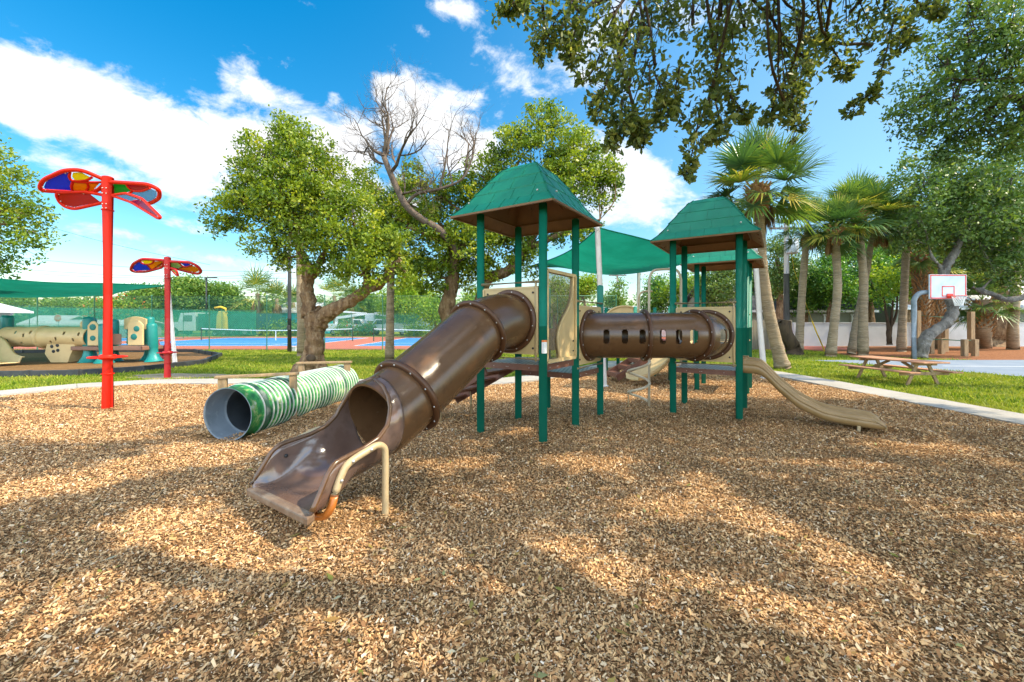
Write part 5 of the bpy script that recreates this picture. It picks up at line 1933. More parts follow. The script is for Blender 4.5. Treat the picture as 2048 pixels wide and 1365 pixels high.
# ------------------------------------------------------------------ corrugated crawl tunnel
def tunnel():
    p0, p1 = V((-4.02, 5.86, .345)), V((-3.63, 8.92, .345))
    d = (p1 - p0).normalized()
    L_ = (p1 - p0).length
    root = thing('corrugated_tunnel', 'green and white corrugated pipe tunnel half sunk in the mulch', 'tunnel', (p0.x, p0.y, 0))
    r = .375
    prof = [(r + .004, 0), (r + .008, .012), (r, .02), (r, .20)]
    k = 31
    for i in range(k):
        a = .20 + (L_ - .24) * i / k
        st = (L_ - .24) / k
        for f, dr in ((.14, 0), (.36, .022), (.44, .028), (.56, .028), (.64, .022), (.86, 0)):
            prof.append((r + dr, a + st * f))
    prof += [(r, L_ - .03), (r, L_)]
    m = MB()
    m.lathe(prof, p0, d, 64, 0)
    m.build('outer_pipe', M['corr'], root, weld=False)
    m = MB()
    m.lathe([(.325, .35), (r - .014, .34), (r - .014, .012), (r - .006, -.003), (r + .004, 0)], p0, d, 64, 0)
    m.lathe([(.33, L_), (.315, 1.2), (.318, .36), (.325, .35)], p0, d, 64, 1)  # deep part: shade inside the pipe put into the colour
    m.build('liner', [M['liner'], M['liner_shade']], root, weld=False)
    # bolted seam bands
    for h in (.26, 2.45):
        m = MB()
        m.lathe([(r + .03, h), (r + .034, h + .01), (r + .034, h + .07), (r + .03, h + .08)], p0, d, 64)
        m.build('band', M['band'], root, weld=False)
    a, b = frame_of(d)


def corr_mat():
    # raised rings are white, part weathered paint, part sky sheen put into the colour, the valleys green: judged from the distance to the pipe's own axis
    mt = mat('painted_corrugated_pipe', (.5, .5, .5), .5, .4)
    nt = mt.node_tree
    N, L = nt.nodes, nt.links
    geo = N.new('ShaderNodeNewGeometry')
    p0, p1 = V((-4.02, 5.86, .345)), V((-3.63, 8.92, .345))
    d = (p1 - p0).normalized()

    def vm(op, a, b=None):
        n = N.new('ShaderNodeVectorMath')
        n.operation = op
        for i, x in enumerate((a, b)):
            if x is None:
                continue
            if isinstance(x, V):
                n.inputs[i].default_value = x
            else:
                L.new(x, n.inputs[i])
        return n
    rel = vm('SUBTRACT', geo.outputs['Position'], p0).outputs[0]
    dist = vm('LENGTH', vm('CROSS_PRODUCT', rel, d).outputs[0]).outputs['Value']
    mr = N.new('ShaderNodeMapRange')
    mr.inputs['From Min'].default_value = .375 + .013
    mr.inputs['From Max'].default_value = .375 + .026
    L.new(dist, mr.inputs['Value'])
    n1 = N.new('ShaderNodeTexNoise')
    n1.inputs['Scale'].default_value = 5.5
    n1.inputs['Detail'].default_value = 6
    n1.inputs['Roughness'].default_value = .65
    L.new(geo.outputs['Position'], n1.inputs['Vector'])
    gr = N.new('ShaderNodeValToRGB')
    e = gr.color_ramp.elements
    e[0].position, e[0].color = .36, (.004, .05, .022, 1)
    e[1].position, e[1].color = .68, (.50, .56, .46, 1)
    for p, c in ((.46, (.012, .15, .045, 1)), (.56, (.03, .25, .06, 1)), (.60, (.22, .34, .10, 1))):
        q = e.new(p)
        q.color = c
    L.new(n1.outputs['Fac'], gr.inputs[0])
    wr = N.new('ShaderNodeValToRGB')
    e = wr.color_ramp.elements
    e[0].position, e[0].color = .24, (.05, .20, .09, 1)
    e[1].position, e[1].color = .36, (.50, .52, .47, 1)
    L.new(n1.outputs['Fac'], wr.inputs[0])
    mx = N.new('ShaderNodeMix')
    mx.data_type = 'RGBA'
    L.new(mr.outputs[0], mx.inputs['Factor'])
    L.new(gr.outputs[0], mx.inputs['A'])
    L.new(wr.outputs[0], mx.inputs['B'])
    L.new(mx.outputs['Result'], N['Principled BSDF'].inputs['Base Color'])
    return mt


M['corr'] = corr_mat()
M['liner'] = mat('grey_pipe_liner', (.15, .185, .22), .45, .4, mix=[((.10, .13, .155), 3, .42, .7), ((.25, .28, .30), 11, .58, .8)])
M['liner_shade'] = mat('shaded_pipe_liner', (.035, .04, .045), .6, .3, mix=[((.02, .024, .028), 4, .42, .7)])
M['band'] = mat('dark_green_band', (.03, .10, .06), .5, .4, mix=[((.30, .33, .28), 5, .5, .7)])
tunnel()


def tunnel_frame(label, a0, a1, zt):
    a0, a1 = V(a0), V(a1)
    root = thing('tunnel_guard', label, 'timber guard', (a1.x, a1.y, 0), 'timber guards over the corrugated tunnel')
    for p in (a0, a1):
        m = MB()
        m.obox(V((p.x, p.y, zt / 2 - .05)), (a1 - a0).normalized() * .058, Z.cross((a1 - a0).normalized()) * .058, Z * (zt / 2 + .05))
        m.build('timber_post', M['wood'], root, bevel=.006)
    d = (a1 - a0).normalized()
    m = MB()
    m.beam(a0 - d * .10 + Z * (zt + .02), a1 + d * .09 + Z * (zt + .02), .15, .036)
    m.build('top_board', M['wood'], root, bevel=.004)


tunnel_frame('timber guard with a top board, nearer one over the corrugated tunnel mouth', (-4.46, 6.40, 0), (-3.60, 6.83, 0), .785)
tunnel_frame('timber guard with a top board over the far end of the corrugated tunnel', (-4.28, 8.46, 0), (-3.44, 8.66, 0), .80)


# ------------------------------------------------------------------ red winged sculptures
def ray_plane(px, py, q, n):
    o = V((0, 0, CAMH))
    d = V(((px - CX) / FPX, 1, (HY - py) / FPX))
    n = V(n)
    return o + d * ((q - o).dot(n) / d.dot(n))


def pane_mat(name, c):
    return mat(name, c, .12, .5, trans=.55)


PANE = {k: pane_mat(k + '_pane', c) for k, c in dict(blue=(.02, .07, .62), yellow=(.78, .66, .01), orange=(.75, .30, .01), green=(.01, .36, .06), crimson=(.42, .015, .07), sky=(.18, .42, .62), red=(.60, .012, .008),
                                                    pale=(.42, .58, .22), navy=(.01, .03, .30), amber=(.40, .19, .02), smoke=(.06, .09, .08)).items()}


def wing(root, hub, n, outline, panes, dividers, fr, mt, name='wing', depth=None):
    W = (lambda q: ray_plane(q[0], q[1], hub, n)) if depth is None else (lambda q: P(q[0], q[1], depth(q[0])))
    m = MB()
    pts = [W(q) for q in outline]
    # rounded corners
    rp_ = []
    k = len(pts)
    for i in range(k):
        a, b, c = pts[i - 1], pts[i], pts[(i + 1) % k]
        la, lc_ = (a - b).length, (c - b).length
        ra = min(.11, la * .4)
        rc = min(.11, lc_ * .4)
        s, e = b + (a - b).normalized() * ra, b + (c - b).normalized() * rc
        for t in (0, .25, .5, .75, 1):
            rp_.append(s * (1 - t) ** 2 + b * 2 * t * (1 - t) + e * t * t)
    m.tube(rp_ + [rp_[0], rp_[1]], fr, 10, caps=False)
    nn = V(n).normalized()
    for i in range(2, len(rp_), 5):
        c = sum(rp_, V()) / len(rp_)
        m.ball(rp_[i] + (c - rp_[i]).normalized() * fr * 1.25 + nn * .01, fr * .42, 6, 1)
    o = m.build(name, [mt, M['chrome']], root, weld=False)
    for (colr, poly) in panes:
        q = MB()
        q.prism([W(p) - nn * .004 for p in poly], nn * .008)
        q.build('pane', PANE[colr], o, weld=False)
    if dividers:
        q = MB()
        for path in dividers:
            q.tube(curve_pts([W(p) for p in path], 5) if len(path) > 2 else [W(p) for p in path], fr * .62, 8)
        q.build('divider', mt, o, weld=False)
    return o


def disc(root, c, R_, r, mt):
    m = MB()
    m.lathe([(R_ + r * math.cos(t), r * .55 * math.sin(t)) for t in [2 * math.pi * i / 10 for i in range(10)]], c, Z, 40, closed=True)
    for i in range(6):
        a = i * math.pi / 3 + .3
        m.tube([c + V((math.cos(a), math.sin(a), 0)) * .08, c + V((math.cos(a), math.sin(a), 0)) * R_], r * .55, 8)
    m.lathe([(.09, -.05), (.125, -.04), (.125, .04), (.09, .05)], c, Z, 24)
    m.build('hand_wheel', mt, root, weld=False)


def sculpture(label, base, ztop, r, zdisc, rdisc, wings, mt):
    root = thing('wing_sculpture', label, 'sculpture', base, 'red winged pole sculptures')
    m = MB()
    m.cyl(base - Z * .06, base + Z * ztop, r, n=28)
    m.lathe([(r + .002, -.008), (r + .006, -.004), (r + .006, .004), (r + .002, .008)], base + Z * (ztop - .62), Z, 28)
    m.lathe([(r + .002, -.012), (r + .008, -.006), (r + .008, .006), (r + .002, .012)], base + Z * (zdisc - .32), Z, 28)
    m.ball(base + Z * ztop, r, 20, sz=(r, r, .035))
    for z in (.12, .22, .42, .5):
        for a in (R(-100), R(-60)):
            m.ball(base + V((math.cos(a), math.sin(a), 0)) * r + Z * (ztop - z - .1), r * .13, 8, 1)
    m.build('pole', [mt, M['chrome']], root, weld=False)
    disc(root, base + Z * zdisc, rdisc, r * .30, mt)
    for w in wings:
        wing(root, base + Z * w['z'], w['n'], w['o'], w.get('p', []), w.get('d', []), w['fr'], mt, depth=w.get('dep'))
    return root


b1 = G(215.5, 817)
W1 = [
    dict(z=4.36, n=(.22, -.55, -.80), fr=.036, o=[(79, 375), (86, 360), (128, 341), (163, 340), (214, 362), (200, 378), (182, 387), (84, 382)],
         p=[('blue', [(88, 374), (93, 362), (128, 346), (139, 346), (141, 360), (145, 364), (143, 381), (90, 378)]), ('yellow', [(146, 346), (162, 345), (182, 356), (172, 361), (150, 361), (144, 353)]), ('orange', [(146, 362), (172, 362), (200, 366), (184, 383), (146, 382)])],
         d=[[(140, 345), (139, 355), (146, 362), (172, 361), (184, 355)], [(146, 363), (143, 374), (146, 382)], [(147, 364), (172, 365), (206, 365)], [(174, 365), (177, 374), (173, 382)]]),
    dict(z=4.10, n=(.05, -.85, -.45), fr=.030, o=[(111, 386), (118, 404), (130, 414), (148, 419), (210, 405), (214, 392), (170, 384)],
         p=[('red', [(115, 388), (121, 403), (131, 411), (148, 415), (200, 404), (176, 386)])], d=[]),
    dict(z=4.32, n=(-.16, -.55, -.80), fr=.036, o=[(201, 378), (221, 364), (296, 369), (319, 380), (319, 397), (302, 407), (288, 407), (214, 389)],
         p=[('smoke', [(204, 378), (218, 367), (226, 367), (230, 388), (212, 385)]), ('green', [(226, 367), (252, 368), (262, 382), (240, 390), (230, 388)]), ('crimson', [(252, 368), (294, 372), (300, 377), (288, 382), (264, 381)]), ('sky', [(262, 383), (288, 383), (302, 378), (313, 383), (313, 396), (300, 403), (288, 403), (243, 391)])],
         d=[[(252, 368), (258, 376), (268, 382), (284, 382), (300, 376)], [(266, 382), (256, 388), (240, 391)]]),
    dict(z=4.14, n=(-.55, -.60, -.58), fr=.024, dep=lambda px: 7.95 - (px - 224) / 99 * .85, o=[(222, 391), (252, 387), (284, 398), (322, 435), (317, 438), (262, 405)],
         p=[('sky', [(232, 392), (252, 388), (280, 398), (262, 402)]), ('crimson', [(264, 403), (282, 398), (316, 432), (312, 432)])], d=[]),
]
sculpture('near red winged pole sculpture standing in the mulch, with coloured panes', b1, 4.42, .092, .985, .265, W1, M['red'])
b2 = G(335, 754)
W2 = [
    dict(z=3.50, n=(.10, -.62, -.76), fr=.040, o=[(261, 540), (266, 528), (284, 518), (330, 521), (327, 531), (322, 536), (292, 544), (268, 544)],
         p=[('blue', [(265, 538), (270, 528), (278, 523), (294, 532), (302, 540), (270, 542)]), ('yellow', [(280, 521), (308, 521), (304, 528), (290, 528)]), ('orange', [(296, 531), (308, 523), (326, 523), (322, 534), (304, 539)])],
         d=[[(279, 521), (284, 527), (294, 529), (304, 527), (308, 521)], [(294, 530), (304, 541)], [(304, 541), (326, 526)]]),
    dict(z=3.50, n=(-.10, -.62, -.76), fr=.040, o=[(336, 523), (380, 525), (396, 533), (403, 543), (398, 548), (388, 547), (340, 535)],
         p=[('pale', [(338, 524), (357, 525), (364, 534), (352, 538), (340, 533)]), ('blue', [(359, 525), (380, 528), (382, 532), (370, 533)]), ('orange', [(366, 534), (383, 532), (394, 534), (400, 543), (388, 545), (354, 538)])],
         d=[[(357, 525), (364, 532), (372, 534), (384, 531)], [(366, 534), (353, 539)]]),
    dict(z=3.44, n=(-.6, -.7, -.4), fr=.028, o=[(339, 536), (352, 540), (357, 552), (353, 551)], p=[('pale', [(342, 538), (351, 541), (355, 550)])], d=[]),
]
sculpture('far red winged pole sculpture on a bare dirt patch in the lawn', b2, 3.60, .088, .735, .235, W2, M['dark_red'])


# ------------------------------------------------------------------ shade sails and their posts
def sail(label, corners, sag, dip=.12):
    a, b, c, d = [V(p) for p in corners]
    n = 22
    vs = []
    for i in range(n + 1):
        for j in range(n + 1):
            u, v = i / n, j / n
            # concave edges: pull every edge toward the middle
            p = a * (1 - u) * (1 - v) + b * u * (1 - v) + c * u * v + d * (1 - u) * v
            ctr = (a + b + c + d) / 4
            k = dip * (4 * u * (1 - u) * (1 - 4 * v * (1 - v)) + 4 * v * (1 - v) * (1 - 4 * u * (1 - u)))
            p = p.lerp(ctr, k)
            p = p - Z * sag * 16 * u * (1 - u) * v * (1 - v)
            p = p + Z * .03 * math.sin(9 * u + 3 * v) * math.sin(3 * v * math.pi) * 1.0
            vs.append(p)
    m = MB()
    N_ = n + 1
    m.add(vs, [(i * N_ + j, i * N_ + j + 1, (i + 1) * N_ + j + 1, (i + 1) * N_ + j) for i in range(n) for j in range(n)], 0, True)
    root = thing('shade_sail', label, 'shade sail', a, 'green shade sails')
    m.build('cloth', M['sail'], root, weld=False)
    e = [vs[i * N_] for i in range(N_)] + [vs[n * N_ + j] for j in range(1, N_)] + [vs[i * N_ + n] for i in range(n - 1, -1, -1)] + [vs[j] for j in range(n - 1, -1, -1)]
    q = MB()
    q.tube(e, .018, 6, caps=False)
    q.build('edge_cable', M['sail'], root, weld=False)


def sail_post(label, base, top, r=.075):
    root = MB()
    root.cyl(base - Z * .05, top, r, r * .93, 20)
    root.lathe([(r + .004, 0), (r + .03, .0), (r + .03, .02), (r + .004, .03)], base, Z, 20)
    root.ball(top, r * .93, 14, sz=(r * .93, r * .93, .03))
    d = (top - base).normalized()
    root.lathe([(.03, -.012), (.05, 0), (.03, .012)], top - d * .12 + V((0, -r - .02, 0)), (1, 0, 0), 12)
    tag(root.build('sail_post', M['white_steel'], origin=base, weld=False), label, 'post', 'white shade sail posts')


sail('green shade sail stretched between white posts behind the two towers', [(2.22, 10.65, 4.08), (.58, 18, 4.02), (6.1, 20, 4.22), (7.15, 12.2, 3.72)], .55, .16)
sail_post('white sail post rising between the two towers, by the short green post', V((2.38, 10.7, 0)), V((2.20, 10.7, 4.16)))
sail_post('white sail post farthest back, partly hidden by the crawl tube', V((6.05, 20, 0)), V((6.12, 20, 4.32)), .085)
sail_post('white sail post just left of the leaning palm', V((7.42, 12.2, 0)), V((7.12, 12.2, 3.86)), .085)
sail('green shade sail over the toddler playground at the left', [(-13.85, 16.7, 3.12), (-24.2, 25, 3.22), (-33, 20, 3.4), (-18.2, 12.6, 3.1)], .42, .10)
sail_post('white sail post right behind the far red sculpture', V((-13.55, 16.7, 0)), V((-13.85, 16.7, 3.28)), .085)
sail_post('thin white sail post half hidden by the near red pole', V((-24.0, 25, 0)), V((-24.2, 25, 3.35)), .085)


# ------------------------------------------------------------------ fences round the tennis courts
def chain_fence(label, p0, p1, h, step, screen=None, gap=.075, wr=.0032, group='green court fences'):
    p0, p1 = V(p0), V(p1)
    d = (p1 - p0)
    L_ = d.length
    u = d.normalized()
    nrm = u.cross(Z)
    root = thing('chain_link_fence', label, 'fence', p0, group)
    k = int(L_ / step)
    for i in range(k + 1):
        q = MB()
        b = p0 + d * (i / k)
        q.cyl(b - Z * .05, b + Z * (h + .02), .035, n=8)
        q.ball(b + Z * (h + .03), .045, 8)
        q.build('fence_post', M['fence_green'], root, weld=False)
    for z in (h, .06):
        q = MB()
        q.tube([p0 + Z * z, p1 + Z * z], .026 if z > 1 else .012, 8)
        q.build('rail', M['fence_green'], root)
    # wire lattice
    vs = []
    for sgn in (1, -1):
        x = -h
        while x < L_ + h:
            x0, z0, x1, z1 = x, 0.0, x + h, h
            if x0 < 0:
                z0, x0 = -x0, 0
            if x1 > L_:
                z1, x1 = h - (x1 - L_), L_
            if z1 > z0 + .02:
                a, b = (x0, z0), (x1, z1)
                if sgn < 0:
                    a, b = (L_ - x0, z0), (L_ - x1, z1)
                A, B = p0 + u * a[0] + Z * a[1], p0 + u * b[0] + Z * b[1]
                t = (B - A).normalized()
                s = t.cross(nrm) * wr
                o = nrm * wr
                tri = (s + o * .6, -s + o * .6, -o)
                for i in range(3):
                    w0, w1 = tri[i], tri[(i + 1) % 3]
                    vs.append((A + w0, A + w1, B + w1, B + w0))
            x += gap * 1.414
    np_mesh('wire_mesh', np.array([[tuple(p) for p in q] for q in vs]), 4, M['wire'], root)
    if screen:
        q = MB()
        z0, z1, mt = screen
        n = int(L_ / 1.2)
        vv = []
        for i in range(n + 1):
            for z in (z0, (z0 + z1) / 2, z1):
                vv.append(p0 + d * (i / n) + Z * (z - (.03 if z > z0 else 0) * abs(math.sin(i * 1.7))) + nrm * (.05 + .03 * math.sin(i * 2.1 + z * 2)))
        q.add(vv, [(i * 3 + j, i * 3 + 3 + j, i * 3 + 4 + j, i * 3 + 1 + j) for i in range(n) for j in range(2)], 0, True)
        q.build('windscreen', M[mt], root, weld=False)


chain_fence('tall green chain link fence along the near side of the tennis courts', (-42.6, 25.2, 0), (6.2, 24.7, 0), 3.22, 3.48)
chain_fence('green fence with a dark windscreen along the left side of the courts', (-45.5, 25.6, 0), (-29.6, 48, 0), 3.0, 3.4, (.15, 2.9, 'screen'))
chain_fence('green fence with a thin screen along the far side of the courts', (-29.4, 48, 0), (14, 47.8, 0), 2.7, 3.6, (.6, 2.55, 'screen_light'), gap=.12)


def tennis_net(label, a, b):
    a, b = V(a), V(b)
    root = thing('tennis_net', label, 'net', a, 'tennis nets')
    for p in (a, b):
        q = MB()
        q.cyl(p - Z * .02, p + Z * 1.12, .045, n=10)
        q.ball(p + Z * 1.13, .05, 8)
        q.build('net_post', M['black_steel'], root, weld=False)
    d = b - a
    q = MB()
    n = 20
    top = [a + d * (i / n) + Z * (1.07 - .16 * math.sin(math.pi * i / n)) for i in range(n + 1)]
    for i in range(n):
        q.beam(top[i], top[i + 1], .03, .065)
    q.build('headband', M['net'], root, weld=False)
    q = MB()
    k = int(d.length / .12)
    for i in range(k):
        p = a + d * (i / k)
        t = i / k
        q.beam(p + Z * .03, p + Z * (1.04 - .16 * math.sin(math.pi * t)), .005, .005, 0, (0, 1, 0))
    for j in range(9):
        q.tube([a + Z * (.05 + j * .11), b + Z * (.05 + j * .11)], .003, 4)
    q.build('netting', M['black_steel'], root, weld=False)
    c = (a + b) / 2
    q = MB()
    q.beam(c + Z * 0, c + Z * .92, .05, .05, 0, (0, 1, 0))
    q.build('centre_strap', M['net'], root)


tennis_net('tennis net of the left court with a white headband', (-28.6, 38.2, 0), (-14.2, 37.0, 0))
tennis_net('tennis net of the right court, seen past the bare palm trunk', (-12.2, 36.6, 0), (2.4, 36.2, 0))

# ------------------------------------------------------------------ poles, lamps, wires
b = G(579, 703.5)
m = MB()
m.tube([b - Z * .05, b + Z * 3.5, b + Z * 7.6], [.115, .10, .085], 14)
m.build('pole', M['black_steel'], lp_ := thing('light_pole', 'dark straight light pole rising left of the gnarled tree', 'light pole', b))
m = MB()
m.box(b + V((.0, -.10, 1.35)), .16, .08, .26)
m.build('junction_box', M['black_steel'], lp_, bevel=.01)
m = MB()
m.box(b + V((0, 0, 7.72)), .9, .5, .14)
m.build('lamp_head', M['black_steel'], lp_, bevel=.03)

b = V((-36.3, 49.3, 0))
t = thing('street_lamp', 'slim black street lamp with a flat head beyond the left court', 'street lamp', b)
m = MB()
m.tube([b - Z * .05, b + Z * 6.9], [.13, .09], 10)
m.build('pole', M['black_steel'], t)
m = MB()
m.box(b + V((.55, 0, 6.95)), 1.35, .3, .14)
m.build('lamp_head', M['black_steel'], t, bevel=.03)


def utility_pole(label, b, h, r, mt, can=None, arm=True):
    t = thing('utility_pole', label, 'utility pole', b, 'utility poles')
    m = MB()
    m.tube([b - Z * .05, b + Z * h], [r, r * .7], 12)
    m.build('pole', mt, t)
    if arm:
        m = MB()
        m.beam(b + V((-1.1, -.12, h - .5)), b + V((1.1, -.12, h - .5)), .1, .12)
        for x in (-.9, -.4, .4, .9):
            m.lathe([(.03, 0), (.06, .03), (.05, .10), (.02, .14)], b + V((x, -.12, h - .44)), Z, 10)
        m.build('crossarm', M['bark_grey'], t, weld=False)
    if can:
        z, rr, hh = can
        m = MB()
        m.lathe([(.02, hh), (rr * .9, hh - .02), (rr, hh - .06), (rr, .08), (rr * .92, 0), (.02, 0)], b + V((-.02, -r - rr - .05, z)), Z, 20)
        for x in (-.12, .12):
            m.lathe([(.05, 0), (.06, .05), (.03, .10), (.04, .16), (.015, .2)], b + V((x, -r - rr - .05, z + hh)), Z, 10)
        m.beam(b + Z * (z + hh * .5) + V((0, -r, 0)), b + Z * (z + hh * .5) + V((0, -r - .1, 0)), .2, .1)
        m.build('transformer', M['pale_grey'], t, weld=False)
    return t


M['pale_grey'] = mat('pale_grey_steel', (.50, .55, .58), .45, .5, mix=[((.42, .46, .50), 3, .45, .7)])
M['pole_blue'] = mat('weathered_pole', (.15, .17, .19), .8, .2, mix=[((.09, .10, .11), 3, .45, .7)], stretch=(3, 3, .4))
b = G(1573, 696)
utility_pole('dark utility pole with a pale transformer can among the palms', b, 8.2, .20, M['pole_blue'], (6.0, .34, .95))
utility_pole('distant utility pole with a grey can, seen between the sail posts', V((13.2, 52, 0)), 8.0, .16, M['bark_grey'], (5.2, .3, .9))
utility_pole('pale utility pole beyond the court, behind the light pole', V((-31.4, 58, 0)), 11.6, .2, M['pale_grey'], None)

# yellow guy wire sleeve
gt = G(1650, 704)
m = MB()
m.tube([gt, P(1633, 665, 22.6), P(1624, 642, 22.8)], .035, 8)
m.tube([P(1624, 642, 22.8), P(1588, 540, 23.1), P(1573, 440, 23.2)], .009, 5)
tag(m.build('guy_wire', M['yellow'], origin=gt, weld=False), 'yellow sleeved guy wire slanting in front of the white wall', 'guy wire')
for i, (a, b_, lab) in enumerate([((-60, 400, 60), (420, 470 + 60, 50), 'thin overhead wire, highest one in the left sky'), ((-60, 505, 60), (640, 545, 55), 'thin overhead wire crossing behind the near red pole'),
                                  ((-80, 530, 62), (700, 556, 62), 'thin overhead wire just above the left shade sail'), ((60, 548, 62), (620, 543, 58), 'thin overhead wire, lowest in the left sky')]):
    A, B = P(*a), P(*b_)
    m = MB()
    m.tube([A.lerp(B, k / 16) - Z * 1.6 * math.sin(math.pi * k / 16) * .5 for k in range(17)], .022, 5)
    tag(m.build('overhead_wire', M['black_cable'], origin=A), lab, 'wire', 'overhead wires')


# ------------------------------------------------------------------ toddler playground
def border(label, pts):
    root = thing('timber_border', label, 'border', (pts[0][0], pts[0][1], 0))
    for (a, b) in zip(pts[:-1], pts[1:]):
        A, B = V((*a, 0)), V((*b, 0))
        k = max(1, round((B - A).length / 1.25))
        for i in range(k):
            p, q = A.lerp(B, i / k), A.lerp(B, (i + 1) / k)
            d = (q - p).normalized()
            m = MB()
            m.beam(p + Z * .05 + d * .012, q + Z * .05 - d * .012, .10, .22)
            m.box(p + Z * .05, .13, .13, .24)
            m.build('border_block', M['rubber'], root, bevel=.012, weld=False)


border('black plastic border blocks round the toddler playground', [(x, y) for x, y in TOD] + [TOD[0]])


def toddler():
    b = V((-19.4, 17.4, 0))
    t = thing('toddler_playset', 'beige and teal toddler playset with a holed crawl tube', 'playset', b)

    def pillar(x, y, h, r=.19, tilt=0):
        m = MB()
        m.lathe([(.34, 0), (.30, .05), (.20, .22), (.16, .42), (.17, .60), (r, .62), (r * 1.02, h - .12), (r * .9, h - .03), (.02, h)], V((x, y, 0)), V((tilt, 0, 1)), 18)
        m.build('pillar', M['toy_teal'], t, weld=False)

    def deckbox(c, sx, sy, z):
        m = MB()
        m.box(V((c[0], c[1], z)), sx, sy, .17)
        m.build('deck', M['toy_brown'], t, bevel=.03)
    # crawl tube
    pts = [P(18, 675, 17.3), P(70, 673, 17.3), P(85, 673, 17.3), P(100, 673, 17.3), P(185, 673, 17.4)]
    path = [P(16 + 170 * i / 46, 674 + .4 * math.sin(i * .7), 17.3) for i in range(47)]

    def holes(i, j):
        for (ci, cj) in ((5, 3), (9, 51), (14, 54), (12, 5), (17, 51), (28, 4), (31, 1), (35, 52), (40, 2), (43, 53)):
            dj = min(abs(j - cj), 56 - abs(j - cj))
            if abs(i - ci) <= 0 and dj <= 1:
                return True
        return False
    tube_ = pipe_wall(path, .42, t, 'crawl_tube', M['toy_beige'], 56, wall=.03, skip=holes)
    m = MB()
    c = path[20]
    m.lathe([(.41, -.09), (.47, -.06), (.48, 0), (.47, .06), (.41, .09)], c, path[21] - path[20], 40)
    m.build('joint', M['toy_beige'], tube_)
    # left tower with its slide
    for x, y, h in ((-21.4, 17.6, 1.95), (-21.3, 16.6, 1.75), (-22.7, 17.6, 1.95), (-22.7, 16.6, 1.9)):
        pillar(x, y, h)
    deckbox((-22.0, 17.1), 1.5, 1.2, .62)
    S_ = curve_pts([V((-20.8, 16.4, .85)), V((-20.3, 16.2, .62)), V((-19.8, 16.0, .25)), V((-19.4, 15.85, .12)), V((-19.05, 15.7, .10))], 5)
    rows = []
    for i, p in enumerate(S_):
        s = V((.36, .93, 0))
        rows.append([p - s * .42 + Z * .20, p - s * .34 + Z * .22, p - s * .28, p + s * .28, p + s * .34 + Z * .22, p + s * .42 + Z * .20])
    m = MB()
    m.add([q for r_ in rows for q in r_], [(i * 6 + j, i * 6 + j + 1, (i + 1) * 6 + j + 1, (i + 1) * 6 + j) for i in range(len(rows) - 1) for j in range(5)], 0, True)
    m.build('slide', M['toy_beige'], t, solid=.05)

    def arch_panel(c, w, h, holes_, dx=V((1, 0, 0)), z0=.7):
        # panel with rounded top and round openings as discs with their shade in the colour
        m = MB()
        n = 14
        poly = [c - dx * w / 2 + Z * z0] + [c + dx * (-w / 2 + w * i / n) + Z * (z0 + h * (.80 + .20 * math.sin(math.pi * i / n))) for i in range(n + 1)] + [c + dx * w / 2 + Z * z0]
        dy = dx.cross(Z) * .07
        m.prism(poly, dy)
        for (hx_, hz, hr) in holes_:
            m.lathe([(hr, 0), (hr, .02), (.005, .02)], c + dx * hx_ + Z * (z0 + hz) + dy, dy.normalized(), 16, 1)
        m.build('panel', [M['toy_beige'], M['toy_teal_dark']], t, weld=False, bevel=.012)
    arch_panel(V((-21.9, 16.35, 0)), .8, 1.05, [(0, .75, .12), (-.1, .35, .15)])
    # right tower
    for x, y, h in ((-18.15, 17.9, 1.85), (-17.55, 17.2, 1.88), (-16.9, 17.6, 1.78), (-15.9, 18.2, 1.9), (-15.1, 17.5, 1.62), (-16.6, 16.9, 1.6)):
        pillar(x, y, h, .18, -.06 if x > -15.5 else 0)
    deckbox((-16.6, 17.5), 2.9, 1.1, .58)
    arch_panel(V((-17.85, 17.5, 0)), .60, 1.15, [(0, .98, .12)])
    arch_panel(V((-17.1, 17.0, 0)), .45, 1.0, [(0, .75, .13), (0, .30, .11)])
    arch_panel(V((-15.6, 17.25, 0)), .62, 1.05, [(-.05, .35, .13), (.06, .68, .12)])
    arch_panel(V((-16.2, 17.9, 0)), .95, .55, [(0, .3, .1)], z0=1.35)
    m = MB()
    for i in range(6):
        m.tube([V((-16.55 + i * .12, 17.85, .7)), V((-16.55 + i * .12, 17.85, 1.5))], .022, 8)
    for z in (.8, 1.0, 1.2, 1.4):
        m.tube([V((-16.6, 17.85, z)), V((-15.9, 17.85, z))], .022, 8)
    m.build('grid_panel', M['toy_teal'], t, weld=False)
    m = MB()
    for i in range(3):
        m.box(V((-16.35, 17.05 - .0 * i, .95 - .0 * i)), .6, .05, .0001 + .45)
    m.build('step_block', M['toy_brown'], t, bevel=.03)
    # climber under the tube, holes as discs with their shade in the colour
    m = MB()
    poly = [V((-18.9, 17.0, 0)), V((-19.15, 17.0, .35)), V((-19.05, 17.0, .8)), V((-18.3, 17.0, .85)), V((-17.9, 17.0, .7)), V((-18.1, 17.0, .3)), V((-18.2, 17.0, 0))]
    m.prism(poly, V((0, .5, 0)))
    for (x, z) in ((-18.85, .66), (-18.62, .70), (-18.6, .5), (-18.78, .46)):
        m.lathe([(.07, 0), (.07, .012), (.004, .012)], V((x, 16.998, z)), V((0, -1, 0)), 14, 1)
    m.build('climber', [M['toy_beige'], M['dark']], t, weld=False, bevel=.03)


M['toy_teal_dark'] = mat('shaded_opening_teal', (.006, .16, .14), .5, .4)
toddler()

